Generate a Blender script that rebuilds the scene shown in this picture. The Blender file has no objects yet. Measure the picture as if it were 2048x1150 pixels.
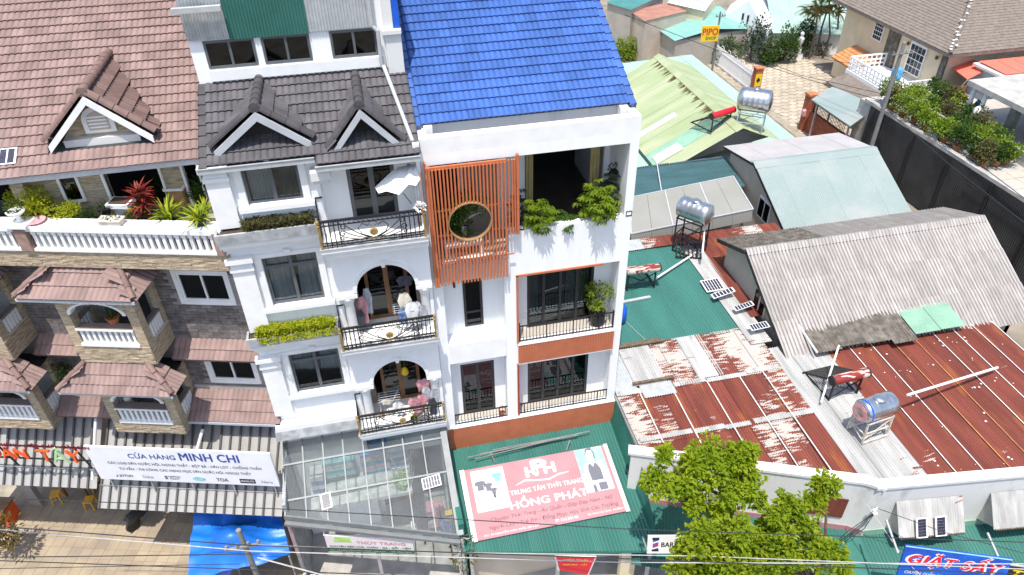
import bpy, bmesh, math, random
from mathutils import Matrix, Vector
R_ = math.radians
random.seed(7)
scene = bpy.context.scene
col = scene.collection

# ------------------------------------------------------------ camera
F_PX, PITCH, ROLL, YAW = 1445.0, 0.6423, 0.01826, 0.2054
CAM = Vector((0, 0, 22.4))
_f0 = Vector((math.sin(YAW), math.cos(YAW), 0)); _r0 = Vector((math.cos(YAW), -math.sin(YAW), 0)); _up = Vector((0, 0, 1))
C_F = math.cos(PITCH) * _f0 - math.sin(PITCH) * _up
_dn = -(math.cos(PITCH) * _up + math.sin(PITCH) * _f0)
C_R = math.cos(ROLL) * _r0 + math.sin(ROLL) * _dn
C_D = -math.sin(ROLL) * _r0 + math.cos(ROLL) * _dn
cd = bpy.data.cameras.new('camera'); cam = bpy.data.objects.new('camera', cd); col.objects.link(cam)
cd.sensor_width = 36; cd.lens = F_PX / 2048 * 36; cd.clip_end = 600; cd.clip_start = 0.1
mm = Matrix.Identity(4)
for i in range(3):
    mm[i][0] = C_R[i]; mm[i][1] = -C_D[i]; mm[i][2] = -C_F[i]; mm[i][3] = CAM[i]
cam.matrix_world = mm
scene.camera = cam

# ------------------------------------------------------------ light
SUN = Vector((0.13, 0.30, -1.0)).normalized()
world = bpy.data.worlds.new('World'); scene.world = world; world.use_nodes = True
nt = world.node_tree
sky = nt.nodes.new('ShaderNodeTexSky'); sky.sky_type = 'NISHITA'; sky.sun_disc = False
sky.sun_elevation = math.asin(-SUN.z); sky.sun_rotation = math.atan2(-SUN.x, -SUN.y)
sky.dust_density = 2.0
nt.links.new(sky.outputs[0], nt.nodes['Background'].inputs[0])
nt.nodes['Background'].inputs[1].default_value = 0.15
sd = bpy.data.lights.new('sun', 'SUN'); sun = bpy.data.objects.new('sun', sd); col.objects.link(sun)
sd.energy = 3.4; sd.angle = R_(0.53); sd.color = (1.0, 0.95, 0.87)
sun.rotation_euler = SUN.to_track_quat('-Z', 'Y').to_euler()
sun.location = (-10, -10, 60)
scene.view_settings.view_transform = 'Standard'; scene.view_settings.look = 'None'
scene.view_settings.exposure = 0.74; scene.view_settings.gamma = 1.0

# ------------------------------------------------------------ helpers
def ray(px, py):
    return C_R * ((px - 1024) / F_PX) + C_D * ((py - 575) / F_PX) + C_F
def at(px, py, X=None, Y=None, Z=None):
    r = ray(px, py)
    if Y is not None: t = Y / r.y
    elif X is not None: t = X / r.x
    else: t = (Z - CAM.z) / r.z
    return CAM + r * t
V = Vector
MATS = {}
def mat(name, c, rough=.7, var=.12, sc=2.0, metal=0., bump=0., bsc=30., rnd=0., spec=.35, c2=None, lo=.35, hi=.65, stretch=(1, 1, 1), det=5., gen=False):
    m = bpy.data.materials.new(name); m.use_nodes = True
    n = m.node_tree.nodes; l = m.node_tree.links; p = n['Principled BSDF']
    p.inputs['Roughness'].default_value = rough; p.inputs['Metallic'].default_value = metal
    p.inputs['Specular IOR Level'].default_value = spec
    tc = n.new('ShaderNodeTexCoord'); mp = n.new('ShaderNodeMapping'); mp.inputs['Scale'].default_value = stretch
    if gen == 'obj': l.new(tc.outputs['Object'], mp.inputs['Vector'])
    else:
        g = n.new('ShaderNodeNewGeometry'); l.new(g.outputs['Position'], mp.inputs['Vector'])
    nz = n.new('ShaderNodeTexNoise'); nz.inputs['Scale'].default_value = sc; nz.inputs['Detail'].default_value = det
    l.new(mp.outputs[0], nz.inputs['Vector'])
    rp = n.new('ShaderNodeValToRGB'); rp.color_ramp.elements[0].position = lo; rp.color_ramp.elements[1].position = hi
    a = [max(0, x * (1 - var)) for x in c]; b = [min(1, x * (1 + var)) for x in c] if c2 is None else c2
    rp.color_ramp.elements[0].color = (*a, 1); rp.color_ramp.elements[1].color = (*b, 1)
    l.new(nz.outputs['Fac'], rp.inputs['Fac'])
    out = rp.outputs['Color']
    if rnd:
        oi = n.new('ShaderNodeObjectInfo'); mr = n.new('ShaderNodeMapRange')
        mr.inputs['To Min'].default_value = 1 - rnd; mr.inputs['To Max'].default_value = 1 + rnd
        l.new(oi.outputs['Random'], mr.inputs['Value'])
        hs = n.new('ShaderNodeHueSaturation'); l.new(mr.outputs[0], hs.inputs['Value']); l.new(out, hs.inputs['Color']); out = hs.outputs['Color']
    l.new(out, p.inputs['Base Color'])
    if bump:
        nb = n.new('ShaderNodeTexNoise'); nb.inputs['Scale'].default_value = bsc; nb.inputs['Detail'].default_value = 3
        l.new(mp.outputs[0], nb.inputs['Vector'])
        bp = n.new('ShaderNodeBump'); bp.inputs['Strength'].default_value = bump; bp.inputs['Distance'].default_value = .02
        l.new(nb.outputs['Fac'], bp.inputs['Height']); l.new(bp.outputs[0], p.inputs['Normal'])
    MATS[name] = m
    return m
def glassmat(name, tint=(.6, .66, .66), mixf=.75, rough=.02, base=None):
    # clear pane: mostly see-through, with a glossy skin
    m = bpy.data.materials.new(name); m.use_nodes = True
    n = m.node_tree.nodes; l = m.node_tree.links
    for x in list(n):
        if x.type == 'BSDF_PRINCIPLED': n.remove(x)
    o = [x for x in n if x.type == 'OUTPUT_MATERIAL'][0]
    tr = n.new('ShaderNodeBsdfTransparent'); tr.inputs[0].default_value = (*tint, 1)
    gl = n.new('ShaderNodeBsdfGlossy'); gl.inputs['Roughness'].default_value = rough; gl.inputs[0].default_value = (.9, .95, 1, 1)
    lw = n.new('ShaderNodeFresnel'); lw.inputs[0].default_value = 1.5
    mx = n.new('ShaderNodeMixShader'); l.new(lw.outputs[0], mx.inputs[0]); l.new(tr.outputs[0], mx.inputs[1]); l.new(gl.outputs[0], mx.inputs[2])
    fin = mx
    if base:
        df = n.new('ShaderNodeBsdfDiffuse'); df.inputs[0].default_value = (*base, 1)
        nz = n.new('ShaderNodeTexNoise'); nz.inputs['Scale'].default_value = 1.7; nz.inputs['Detail'].default_value = 6
        g = n.new('ShaderNodeNewGeometry'); l.new(g.outputs['Position'], nz.inputs['Vector'])
        mr = n.new('ShaderNodeMapRange'); mr.inputs['From Min'].default_value = .3; mr.inputs['From Max'].default_value = .7
        mr.inputs['To Min'].default_value = max(0, 1 - mixf - .1); mr.inputs['To Max'].default_value = 1 - mixf + .1
        l.new(nz.outputs['Fac'], mr.inputs['Value'])
        m2 = n.new('ShaderNodeMixShader'); l.new(mr.outputs[0], m2.inputs[0]); l.new(mx.outputs[0], m2.inputs[1]); l.new(df.outputs[0], m2.inputs[2]); fin = m2
    l.new(fin.outputs[0], o.inputs['Surface'])
    MATS[name] = m
    return m

class B:
    def __init__(s): s.v = []; s.f = []
    def add(s, vs, fs):
        k = len(s.v); s.v += [tuple(x) for x in vs]; s.f += [tuple(i + k for i in f) for f in fs]; return s
    def quad(s, a, b, c, d): return s.add([a, b, c, d], [(0, 1, 2, 3)])
    def poly(s, pts): return s.add(pts, [tuple(range(len(pts)))])
    def box(s, x0, x1, y0, y1, z0, z1):
        return s.add([(x0, y0, z0), (x1, y0, z0), (x1, y1, z0), (x0, y1, z0), (x0, y0, z1), (x1, y0, z1), (x1, y1, z1), (x0, y1, z1)],
                     [(0, 3, 2, 1), (4, 5, 6, 7), (0, 1, 5, 4), (1, 2, 6, 5), (2, 3, 7, 6), (3, 0, 4, 7)])
    def obox(s, c, ux, uy, uz):   # centre + half axes
        c = V(c); ux = V(ux); uy = V(uy); uz = V(uz)
        return s.add([c - ux - uy - uz, c + ux - uy - uz, c + ux + uy - uz, c - ux + uy - uz, c - ux - uy + uz, c + ux - uy + uz, c + ux + uy + uz, c - ux + uy + uz],
                     [(0, 3, 2, 1), (4, 5, 6, 7), (0, 1, 5, 4), (1, 2, 6, 5), (2, 3, 7, 6), (3, 0, 4, 7)])
    def bar(s, p, q, w, h=None, up=(0, 0, 1)):
        p = V(p); q = V(q); h = h or w; d = (q - p); L = d.length
        if L < 1e-6: return s
        d = d / L; u = V(up)
        if abs(d.dot(u)) > .98: u = V((0, 1, 0))
        sx = d.cross(u).normalized(); sy = sx.cross(d)
        return s.obox((p + q) / 2, d * L / 2, sx * w / 2, sy * h / 2)
    def tube(s, p, q, r, n=8, r2=None, caps=True):
        p = V(p); q = V(q); r2 = r if r2 is None else r2; d = (q - p).normalized()
        u = V((0, 0, 1)) if abs(d.z) < .9 else V((1, 0, 0))
        a = d.cross(u).normalized(); b = d.cross(a)
        vs = []
        for i in range(n):
            t = 2 * math.pi * i / n; w = a * math.cos(t) + b * math.sin(t); vs += [p + w * r, q + w * r2]
        fs = [(2 * i, 2 * ((i + 1) % n), 2 * ((i + 1) % n) + 1, 2 * i + 1) for i in range(n)]
        if caps: fs += [tuple(2 * i for i in range(n)), tuple(2 * i + 1 for i in reversed(range(n)))]
        return s.add(vs, fs)
    def sweep(s, pts, r, n=5):
        pts = [V(p) for p in pts]; vs = []; fs = []
        for i, p in enumerate(pts):
            d = (pts[min(i + 1, len(pts) - 1)] - pts[max(i - 1, 0)]).normalized()
            u = V((0, 0, 1)) if abs(d.z) < .9 else V((0, 1, 0))
            a = d.cross(u).normalized(); b = d.cross(a)
            rr = r[i] if isinstance(r, (list, tuple)) else r
            for k in range(n):
                t = 2 * math.pi * k / n; vs.append(p + (a * math.cos(t) + b * math.sin(t)) * rr)
        for i in range(len(pts) - 1):
            for k in range(n):
                fs.append((i * n + k, i * n + (k + 1) % n, (i + 1) * n + (k + 1) % n, (i + 1) * n + k))
        fs += [tuple(range(n)), tuple((len(pts) - 1) * n + k for k in reversed(range(n)))]
        return s.add(vs, fs)
    def prism(s, pts, vec):
        n = len(pts); pts = [V(p) for p in pts]; vec = V(vec)
        return s.add(pts + [p + vec for p in pts], [tuple(reversed(range(n))), tuple(range(n, 2 * n))] + [(i, (i + 1) % n, n + (i + 1) % n, n + i) for i in range(n)])
    def lathe(s, c, prof, n=12, axis=None):
        c = V(c); ax = V(axis).normalized() if axis else V((0, 0, 1))
        u = V((1, 0, 0)) if abs(ax.x) < .9 else V((0, 1, 0)); a = ax.cross(u).normalized(); b = ax.cross(a)
        vs = []; fs = []; m = len(prof)
        for r, h in prof:
            for k in range(n):
                t = 2 * math.pi * k / n; vs.append(c + ax * h + (a * math.cos(t) + b * math.sin(t)) * r)
        for i in range(m - 1):
            for k in range(n): fs.append((i * n + k, i * n + (k + 1) % n, (i + 1) * n + (k + 1) % n, (i + 1) * n + k))
        fs += [tuple(reversed(range(n))), tuple((m - 1) * n + k for k in range(n))]
        return s.add(vs, fs)
    def wall(s, x0, x1, z0, z1, y0, y1, holes=()):
        # wall slab in the XZ plane (front face y0) with rectangular openings
        xs = sorted({x0, x1, *[min(max(h[i], x0), x1) for h in holes for i in (0, 1)]})
        zs = sorted({z0, z1, *[min(max(h[i], z0), z1) for h in holes for i in (2, 3)]})
        def solid(i, j):
            if i < 0 or j < 0 or i >= len(xs) - 1 or j >= len(zs) - 1: return False
            cx = (xs[i] + xs[i + 1]) / 2; cz = (zs[j] + zs[j + 1]) / 2
            return not any(h[0] < cx < h[1] and h[2] < cz < h[3] for h in holes)
        for i in range(len(xs) - 1):
            for j in range(len(zs) - 1):
                if not solid(i, j): continue
                a, b, c, d = xs[i], xs[i + 1], zs[j], zs[j + 1]
                s.quad((a, y0, c), (b, y0, c), (b, y0, d), (a, y0, d)); s.quad((b, y1, c), (a, y1, c), (a, y1, d), (b, y1, d))
                if not solid(i - 1, j): s.quad((a, y1, c), (a, y0, c), (a, y0, d), (a, y1, d))
                if not solid(i + 1, j): s.quad((b, y0, c), (b, y1, c), (b, y1, d), (b, y0, d))
                if not solid(i, j - 1): s.quad((a, y1, c), (b, y1, c), (b, y0, c), (a, y0, c))
                if not solid(i, j + 1): s.quad((a, y0, d), (b, y0, d), (b, y1, d), (a, y1, d))
        return s
    def corr(s, o, U, Vv, w, L, pitch=.076, amp=.018, n=4, th=0):
        # corrugated sheet: origin, across dir U, along dir Vv; ridges run along Vv
        o = V(o); U = V(U).normalized(); Vv = V(Vv).normalized(); N = U.cross(Vv).normalized()
        if N.z < 0: N = -N
        k = max(2, int(w / pitch * n)); vs = []
        for i in range(k + 1):
            x = w * i / k; h = amp * math.sin(2 * math.pi * x / pitch)
            vs += [o + U * x + N * h, o + U * x + N * h + Vv * L]
        return s.add(vs, [(2 * i, 2 * i + 2, 2 * i + 3, 2 * i + 1) for i in range(k)])
    def mesh(s, name, recalc=True, smooth=False):
        me = bpy.data.meshes.new(name); me.from_pydata(s.v, [], s.f)
        if recalc:
            bm = bmesh.new(); bm.from_mesh(me); bmesh.ops.recalc_face_normals(bm, faces=bm.faces); bm.to_mesh(me); bm.free()
        if smooth: me.polygons.foreach_set('use_smooth', [True] * len(me.polygons))
        me.update(); return me
    def obj(s, name, m, parent=None, smooth=False, recalc=True, label=None, kind=None):
        me = s.mesh(name, recalc, smooth); me.materials.append(MATS[m] if isinstance(m, str) else m)
        return link(bpy.data.objects.new(name, me), parent, label, kind)
WINV = {}
def link(o, parent=None, label=None, kind=None):
    col.objects.link(o)
    if parent is not None:
        o.parent = parent
        if parent.name in WINV: o.matrix_parent_inverse = WINV[parent.name]
    if label: o['label'] = label
    if kind: o['kind'] = kind
    return o
def thing(name, label, cat, loc=(0, 0, 0), rz=0., group=None, world=False):
    o = bpy.data.objects.new(name, None); col.objects.link(o); o.empty_display_size = .3
    o.location = loc; o.rotation_euler = (0, 0, rz); o['label'] = label; o['category'] = cat
    if group: o['group'] = group
    if world: WINV[o.name] = (Matrix.Translation(loc) @ Matrix.Rotation(rz, 4, 'Z')).inverted()
    return o
def tag(o, label, cat, group=None):
    o['label'] = label; o['category'] = cat
    if group: o['group'] = group
    return o
def struct(o): o['kind'] = 'structure'; return o
def dup(root, loc, rz, label, group=None, sc=None):
    r = root.copy(); col.objects.link(r); r.location = loc; r.rotation_euler = (0, 0, rz); r['label'] = label
    if sc: r.scale = (sc, sc, sc)
    if group: r['group'] = group
    for ch in root.children:
        c = ch.copy(); col.objects.link(c); c.parent = r
        for g in ch.children:
            d = g.copy(); col.objects.link(d); d.parent = c
    return r
def inst(me, name, M4, parent, kind=None):
    o = bpy.data.objects.new(name, me); link(o, parent, None, kind); o.matrix_basis = M4; return o
def frame(o, U, Vv, N=None):
    U = V(U).normalized(); Vv = V(Vv).normalized(); N = N or U.cross(Vv)
    m = Matrix.Identity(4)
    for i in range(3): m[i][0] = U[i]; m[i][1] = Vv[i]; m[i][2] = N[i]; m[i][3] = o[i]
    return m

# text --------------------------------------------------------------
def text(body, m, parent, o, U, Vv, w, h=None, ext=.004, bold=0., shear=0., name='lettering', label=None):
    """lettering fitted to a box: centre o, width w along U, height h along Vv"""
    cu = bpy.data.curves.new(name, 'FONT'); cu.body = body; cu.size = 1; cu.resolution_u = 3
    cu.shear = shear; cu.align_x = 'CENTER'; cu.space_character = 1 + bold * 2
    t = bpy.data.objects.new(name, cu); col.objects.link(t)
    dg = bpy.context.evaluated_depsgraph_get(); dg.update()
    me = bpy.data.meshes.new_from_object(t.evaluated_get(dg)); bpy.data.objects.remove(t); bpy.data.curves.remove(cu)
    xs = [v.co.x for v in me.vertices]; ys = [v.co.y for v in me.vertices]
    if not xs: return None
    sx = w / (max(xs) - min(xs)); sy = h / (max(ys) - min(ys)) if h else sx
    cx = (max(xs) + min(xs)) / 2; cy = (max(ys) + min(ys)) / 2
    U = V(U).normalized(); Vv = V(Vv).normalized(); N = U.cross(Vv); o = V(o)
    base = [o + U * (v.co.x - cx) * sx + Vv * (v.co.y - cy) * sy + N * ext for v in me.vertices]
    if bold:   # heavier strokes: the same outline laid a little left and right of itself
        fs = [tuple(f.vertices) for f in me.polygons]; bb_ = B(); bb_.add(base, fs); k = bold * sx * 1.6
        for i, dx in enumerate((-k, k, -k * .5, k * .5)): bb_.add([p + U * dx + N * (.0006 * (i + 1)) for p in base], fs)
        for i, dy in enumerate((-k * .6, k * .6)): bb_.add([p + Vv * dy + N * (.0006 * (i + 5)) for p in base], fs)
        me = bb_.mesh(name, recalc=False)
    else:
        for v, p in zip(me.vertices, base): v.co = p
    me.materials.clear(); me.materials.append(MATS[m]); me.name = name
    return link(bpy.data.objects.new(name, me), parent, label)

# roof tiles ----------------------------------------------------------
def tile_mesh(name, m, w=.31, L=.37, waves=2, h=.028):
    b = B(); n = 5; k = waves * n; top = []; bot = []; back = []
    for i in range(k + 1):
        t = (i % n) / n; z = h * math.sqrt(max(0, math.sin(math.pi * t))) if i % n else 0
        x = w * i / k; top.append((x, 0, z + .052)); bot.append((x, .004, z + .014)); back.append((x, L, z + .004))
    vs = top + bot + back; q = k + 1
    b.add(vs, [(i, i + 1, 2 * q + i + 1, 2 * q + i) for i in range(k)] + [(q + i, q + i + 1, i + 1, i) for i in range(k)])
    me = b.mesh(name, recalc=False); me.materials.append(MATS[m]); return me
def tile_roof(par, me, o, U, Vv, nu, nv, w=.31, e=.32, mask=None, limit=300, name='tile', jit=.004, rnd=random.Random(3)):
    o = V(o); U = V(U).normalized(); Vv = V(Vv).normalized(); N = U.cross(Vv)
    cnt = 0; rest = B()
    for j in range(nv):
        for i in range(nu):
            if mask and not mask((i + .5) * w, (j + .5) * e): continue
            p = o + U * (i * w + rnd.uniform(-jit, jit)) + Vv * (j * e + rnd.uniform(-jit, jit)) + N * rnd.uniform(0, jit)
            M4 = frame(p, U, Vv, N)
            if cnt < limit: inst(me, name, M4, par)
            else: rest.add([M4 @ v.co for v in me.vertices], [tuple(f.vertices) for f in me.polygons])
            cnt += 1
    if rest.v: rest.obj('upper_tiles', me.materials[0], par, recalc=False, kind='stuff')
def cap_mesh(name, m, L=.36, r=.11, n=7, tip=1.0):
    # half-round ridge cap, axis +y
    b = B(); a0 = []; a1 = []
    for i in range(n + 1):
        t = math.pi * i / n; a0.append((r * math.cos(t), 0, r * math.sin(t) * tip)); a1.append((r * .86 * math.cos(t), L, r * .86 * math.sin(t) * tip))
    c0 = [(x * .8, 0, z * .8 - .01) for x, y, z in a0]
    q = n + 1
    b.add(a0 + a1 + c0, [(i + 1, i, q + i, q + i + 1) for i in range(n)] + [(i, i + 1, 2 * q + i + 1, 2 * q + i) for i in range(n)])
    me = b.mesh(name); me.materials.append(MATS[m]); return me
def caps(par, me, p, q, up, name='ridge_tile', e=.33):
    p = V(p); q = V(q); d = (q - p); L = d.length; d /= L; k = max(1, round(L / e)); N = V(up); U = d.cross(N).normalized(); N = U.cross(d)
    for i in range(k): inst(me, name, frame(p + d * (L * i / k) + N * .006 * (i % 2), U, d, N), par)
def verge_mesh(name, m, L=.37, w=.17, drop=.17):
    # angled verge tile, along +y, top flat towards +x, drop at x=0
    b = B(); pr0 = [(-.02, 0, -drop), (-.02, 0, .055), (.02, 0, .075), (w, 0, .06), (w, 0, .03)]
    pr1 = [(-.005, L, -drop + .02), (-.005, L, .02), (.02, L, .035), (w - .01, L, .03), (w - .01, L, .01)]
    k = 5
    b.add(pr0 + pr1, [(i, i + 1, k + i + 1, k + i) for i in range(4)] + [(4, 3, 2, 1, 0)])
    me = b.mesh(name); me.materials.append(MATS[m]); return me

# windows -------------------------------------------------------------
def window(par, x0, x1, z0, z1, y, fm, gm='glass', nx=2, zs=(), fw=.055, d=.09, name='window', mw=None, label=None, kick=0):
    mw = mw or fw; b = B()
    b.box(x0, x1, y, y + d, z0, z0 + fw); b.box(x0, x1, y, y + d, z1 - fw, z1)
    b.box(x0, x0 + fw, y + .002, y + d, z0 + fw, z1 - fw); b.box(x1 - fw, x1, y + .002, y + d, z0 + fw, z1 - fw)
    xs = [x0 + fw] + [x0 + (x1 - x0) * i / nx for i in range(1, nx)] + [x1 - fw]
    zz = [z0 + fw] + list(zs) + [z1 - fw]
    for i in range(1, nx): b.box(xs[i] - mw / 2, xs[i] + mw / 2, y + .004, y + d, z0 + fw, z1 - fw)
    for z in zs: b.box(x0 + fw, x1 - fw, y + .006, y + d, z - mw / 2, z + mw / 2)
    if kick: b.box(x0 + fw, x1 - fw, y + .02, y + d, z0 + fw, z0 + kick)
    o = b.obj(name, fm, par, label=label)
    for i in range(nx):
        for j in range(len(zz) - 1):
            B().box(xs[i] + .003, xs[i + 1] - .003, y + d * .5, y + d * .5 + .008, zz[j] + .003, zz[j + 1] - .003).obj('pane', gm, o)
    return o
def curtain(par, x0, x1, z0, z1, y, m, waves=6, amp=.035, flare=0.):
    b = B(); n = waves * 6; vs = []
    for i in range(n + 1):
        t = i / n; x = x0 + (x1 - x0) * t; yy = y + amp * math.sin(2 * math.pi * waves * t) + amp * .4 * math.sin(2 * math.pi * waves * .37 * t + 1)
        vs += [(x, yy, z1), (x + flare * (t - .5), yy * 1.0, z0)]
    b.add(vs, [(2 * i, 2 * i + 1, 2 * i + 3, 2 * i + 2) for i in range(n)])
    return b.obj('curtain', m, par, smooth=True)

# foliage -------------------------------------------------------------
def leaf(b, p, d, size, rng, asp=.45, droop=.0, fold=.15):
    d = V(d).normalized(); u = V((rng.uniform(-.7, .7), rng.uniform(-.7, .7), 1.0)); s = d.cross(u)
    if s.length < 1e-3: s = d.cross(V((0, 0, 1.01)))
    s = s.normalized() * size * asp * .5; n = s.cross(d).normalized() * size * fold
    p = V(p); q = p + d * size - V((0, 0, droop * size)); m = p + d * size * .5
    b.add([p, m + s + n, q, m - s + n], [(0, 1, 2), (0, 2, 3)])
def blob(b, c, r, n, size, rng, shell=.5, asp=.5, up=.3, droop=.1):
    c = V(c); r = V(r) if hasattr(r, '__len__') else V((r, r, r))
    for _ in range(n):
        d = V((rng.gauss(0, 1), rng.gauss(0, 1), rng.gauss(0, 1))).normalized()
        k = shell + (1 - shell) * rng.random() ** .5
        p = c + V((d.x * r.x, d.y * r.y, d.z * r.z)) * k
        dd = d + V((rng.uniform(-.8, .8), rng.uniform(-.8, .8), rng.uniform(-.5, .5) + up))
        leaf(b, p, dd, size * rng.uniform(.6, 1.2), rng, asp, droop)
def blade(b, p, az, el, L, w, rng, bend=.5, n=4):
    # long strap leaf
    d = V((math.cos(az) * math.cos(el), math.sin(az) * math.cos(el), math.sin(el))); s = V((-math.sin(az), math.cos(az), 0)); vs = []; p = V(p)
    for i in range(n + 1):
        t = i / n; q = p + d * L * t - V((0, 0, bend * L * t * t)); ww = w * (1 - t) ** .6 * (.55 + .9 * t if t < .5 else 1)
        vs += [q - s * ww / 2, q + s * ww / 2]
    b.add(vs, [(2 * i, 2 * i + 1, 2 * i + 3, 2 * i + 2) for i in range(n)])
def rosette(b, c, n, L, w, rng, e0=.3, e1=1.3, bend=.3, jit=.03):
    for i in range(n):
        blade(b, V(c) + V((rng.uniform(-jit, jit), rng.uniform(-jit, jit), rng.uniform(0, jit))), rng.uniform(0, 6.283), rng.uniform(e0, e1), L * rng.uniform(.7, 1.1), w, rng, bend * rng.uniform(.5, 1.3))
def pot(par, m, r=.15, h=.25, n=12, name='pot'):
    return B().lathe((0, 0, 0), [(r * .7, 0), (r, h * .9), (r * 1.1, h * .9), (r * 1.1, h), (r * .92, h), (r * .9, h * .88), (0.01, h * .88)], n).obj(name, m, par, smooth=False)
# ------------------------------------------------------------ materials
def leafmat(name, c, c2, sc=6., tr=.35):
    m = mat(name, c, .55, 0, sc, c2=c2, lo=.3, hi=.7, spec=.3, rnd=.12)
    n = m.node_tree.nodes; l = m.node_tree.links; p = n['Principled BSDF']
    o = [x for x in n if x.type == 'OUTPUT_MATERIAL'][0]
    t = n.new('ShaderNodeBsdfTranslucent'); src = p.inputs['Base Color'].links[0].from_socket; l.new(src, t.inputs[0])
    mx = n.new('ShaderNodeMixShader'); mx.inputs[0].default_value = tr
    l.new(p.outputs[0], mx.inputs[1]); l.new(t.outputs[0], mx.inputs[2]); l.new(mx.outputs[0], o.inputs['Surface'])
    return m
mat('white', (.84, .85, .86), .65, .0, 1.5, c2=(.77, .775, .775), lo=.45, hi=.8, stretch=(2.2, 2.2, .3), bump=.05, bsc=60)
mat('white_trim', (.80, .80, .79), .6, .04, 3, bump=.04)
mat('white_old', (.66, .66, .64), .8, .0, 2.2, c2=(.42, .41, .39), lo=.55, hi=.8, bump=.2, stretch=(1, 1, .35))
mat('grey_paint', (.45, .47, .50), .6, .06, 3)
mat('grey_stain', (.33, .34, .35), .8, .25, 4, bump=.1)
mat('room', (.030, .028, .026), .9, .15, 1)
mat('room_floor', (.10, .085, .07), .7, .15, 2)
mat('black_frame', (.030, .031, .034), .4, .1, 4, spec=.5)
mat('charcoal_frame', (.10, .11, .12), .45, .08, 4, spec=.5)
mat('black_iron', (.018, .018, .020), .5, .2, 8)
mat('gold', (.42, .29, .10), .45, .2, 12, metal=.6)
mat('orange', (.50, .145, .060), .5, .07, 4)
mat('orange_panel', (.46, .150, .075), .55, .07, 3)
mat('red_frame', (.30, .055, .030), .55, .1, 3)
mat('blue_tile', (.045, .112, .345), .45, .11, 1.1, rnd=.12, spec=.5)
mat('brown_tile', (.240, .165, .150), .75, .13, 2.0, rnd=.14, bump=.08, bsc=80)
mat('brown_cap', (.20, .13, .115), .75, .15, 3.0, rnd=.14)
mat('dark_brown_tile', (.17, .108, .095), .7, .12, 3, rnd=.1)
mat('black_tile', (.092, .087, .094), .65, .18, 2.0, rnd=.16, bump=.08, bsc=80)
mat('black_cap', (.068, .063, .067), .6, .15, 3.0, rnd=.12)
mat('underlay', (.05, .05, .05), .9)
mat('concrete', (.40, .385, .36), .9, .18, 1.8, bump=.15, bsc=40)
mat('gutter_floor', (.30, .285, .28), .9, .15, 3)
mat('tile_floor', (.45, .41, .36), .5, .08, 2)
mat('curtain_grey', (.66, .61, .63), .9, .08, 3)
mat('curtain_white', (.70, .71, .72), .9, .05, 3)
mat('curtain_yellow', (.55, .45, .20), .9, .1, 3)
mat('curtain_blue', (.05, .06, .09), .9, .1, 3)
mat('wood', (.20, .10, .045), .6, .25, 6, stretch=(1, 1, .2))
mat('bamboo', (.33, .19, .09), .6, .2, 6)
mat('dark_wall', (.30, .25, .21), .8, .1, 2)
mat('steel', (.55, .56, .57), .28, .12, 3, metal=.95, stretch=(1, 1, 1))
mat('galv', (.50, .52, .53), .45, .12, 5, metal=.55)
mat('galv_white', (.46, .48, .49), .5, .08, 5, metal=.15)
mat('pipe_white', (.68, .68, .66), .5, .06, 5)
mat('plastic_blue', (.01, .10, .55), .35, .1, 3, spec=.5)
mat('tarp_blue', (.010, .14, .58), .42, .25, 1.1, spec=.5, bump=.25, bsc=5)
mat('tarp_lilac', (.24, .27, .62), .5, .15, 2)
mat('green_metal', (.040, .150, .125), .55, .10, 1.2, stretch=(1, .2, 1))
mat('green_metal_b', (.028, .15, .118), .55, .14, 1.2)
mat('green_pale', (.22, .38, .28), .6, .1, 1.5)
mat('aqua_roof', (.25, .315, .305), .6, .07, .5, c2=(.33, .345, .34), lo=.45, hi=.75)
mat('aqua_back', (.38, .365, .365), .65, .06, .9)
mat('mint_roof', (.32, .45, .385), .6, .07, .7)
mat('teal_roof', (.06, .20, .19), .6, .1, 1)
mat('teal_light', (.20, .40, .35), .6, .08, 1)
mat('lime_roof', (.28, .34, .185), .65, .0, .55, c2=(.37, .405, .26), lo=.4, hi=.65, stretch=(.25, 2.2, 1))
mat('dark_teal', (.045, .105, .115), .6, .15, 1.5, stretch=(.3, 3, 3))
mat('translucent', (.32, .315, .29), .45, .12, .6, c2=(.26, .255, .22))
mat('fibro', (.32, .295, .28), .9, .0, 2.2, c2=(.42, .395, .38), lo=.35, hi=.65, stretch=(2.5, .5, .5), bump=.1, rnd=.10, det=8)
mat('fibro_dark', (.10, .088, .072), .9, .0, 3.5, c2=(.22, .195, .17), lo=.4, hi=.7, rnd=.1)
mat('cream', (.50, .43, .35), .85, .08, 1.2, bump=.08)
mat('cream_grey', (.40, .37, .32), .85, .08, 1.2)
mat('villa_wall', (.66, .55, .38), .85, .06, 1.2)
mat('villa_tile', (.14, .117, .098), .85, .0, 4, c2=(.195, .165, .14), rnd=.1)
mat('orange_tile', (.48, .22, .09), .8, .2, 3, rnd=.1)
mat('brick_red', (.33, .10, .055), .85, .2, 4)
mat('salmon', (.78, .16, .11), .6, .06, 1.5)
mat('black_metal', (.035, .037, .040), .5, .25, .8)
mat('terracotta', (.42, .16, .07), .8, .15, 6)
mat('soil', (.07, .05, .035), .95, .2, 10)
mat('stone_pale', (.55, .50, .44), .85, .2, 5, bump=.2)
mat('asphalt', (.055, .055, .058), .9, .2, 3, bump=.1)
mat('earth', (.22, .19, .15), .95, .25, .6)
mat('paver', (.36, .29, .20), .85, .0, 1.1, c2=(.26, .21, .155), rnd=.08)
mat('cobble', (.47, .40, .31), .9, .0, 1.5, c2=(.36, .31, .25), rnd=.12)
mat('joint', (.31, .27, .21), .95, .2, 3)
mat('solar', (.035, .037, .060), .25, .2, 6, spec=.6)
mat('solar_white', (.75, .75, .76), .5, .03, 5)
mat('blacktube', (.030, .028, .028), .22, .2, 6, spec=.6)
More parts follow.
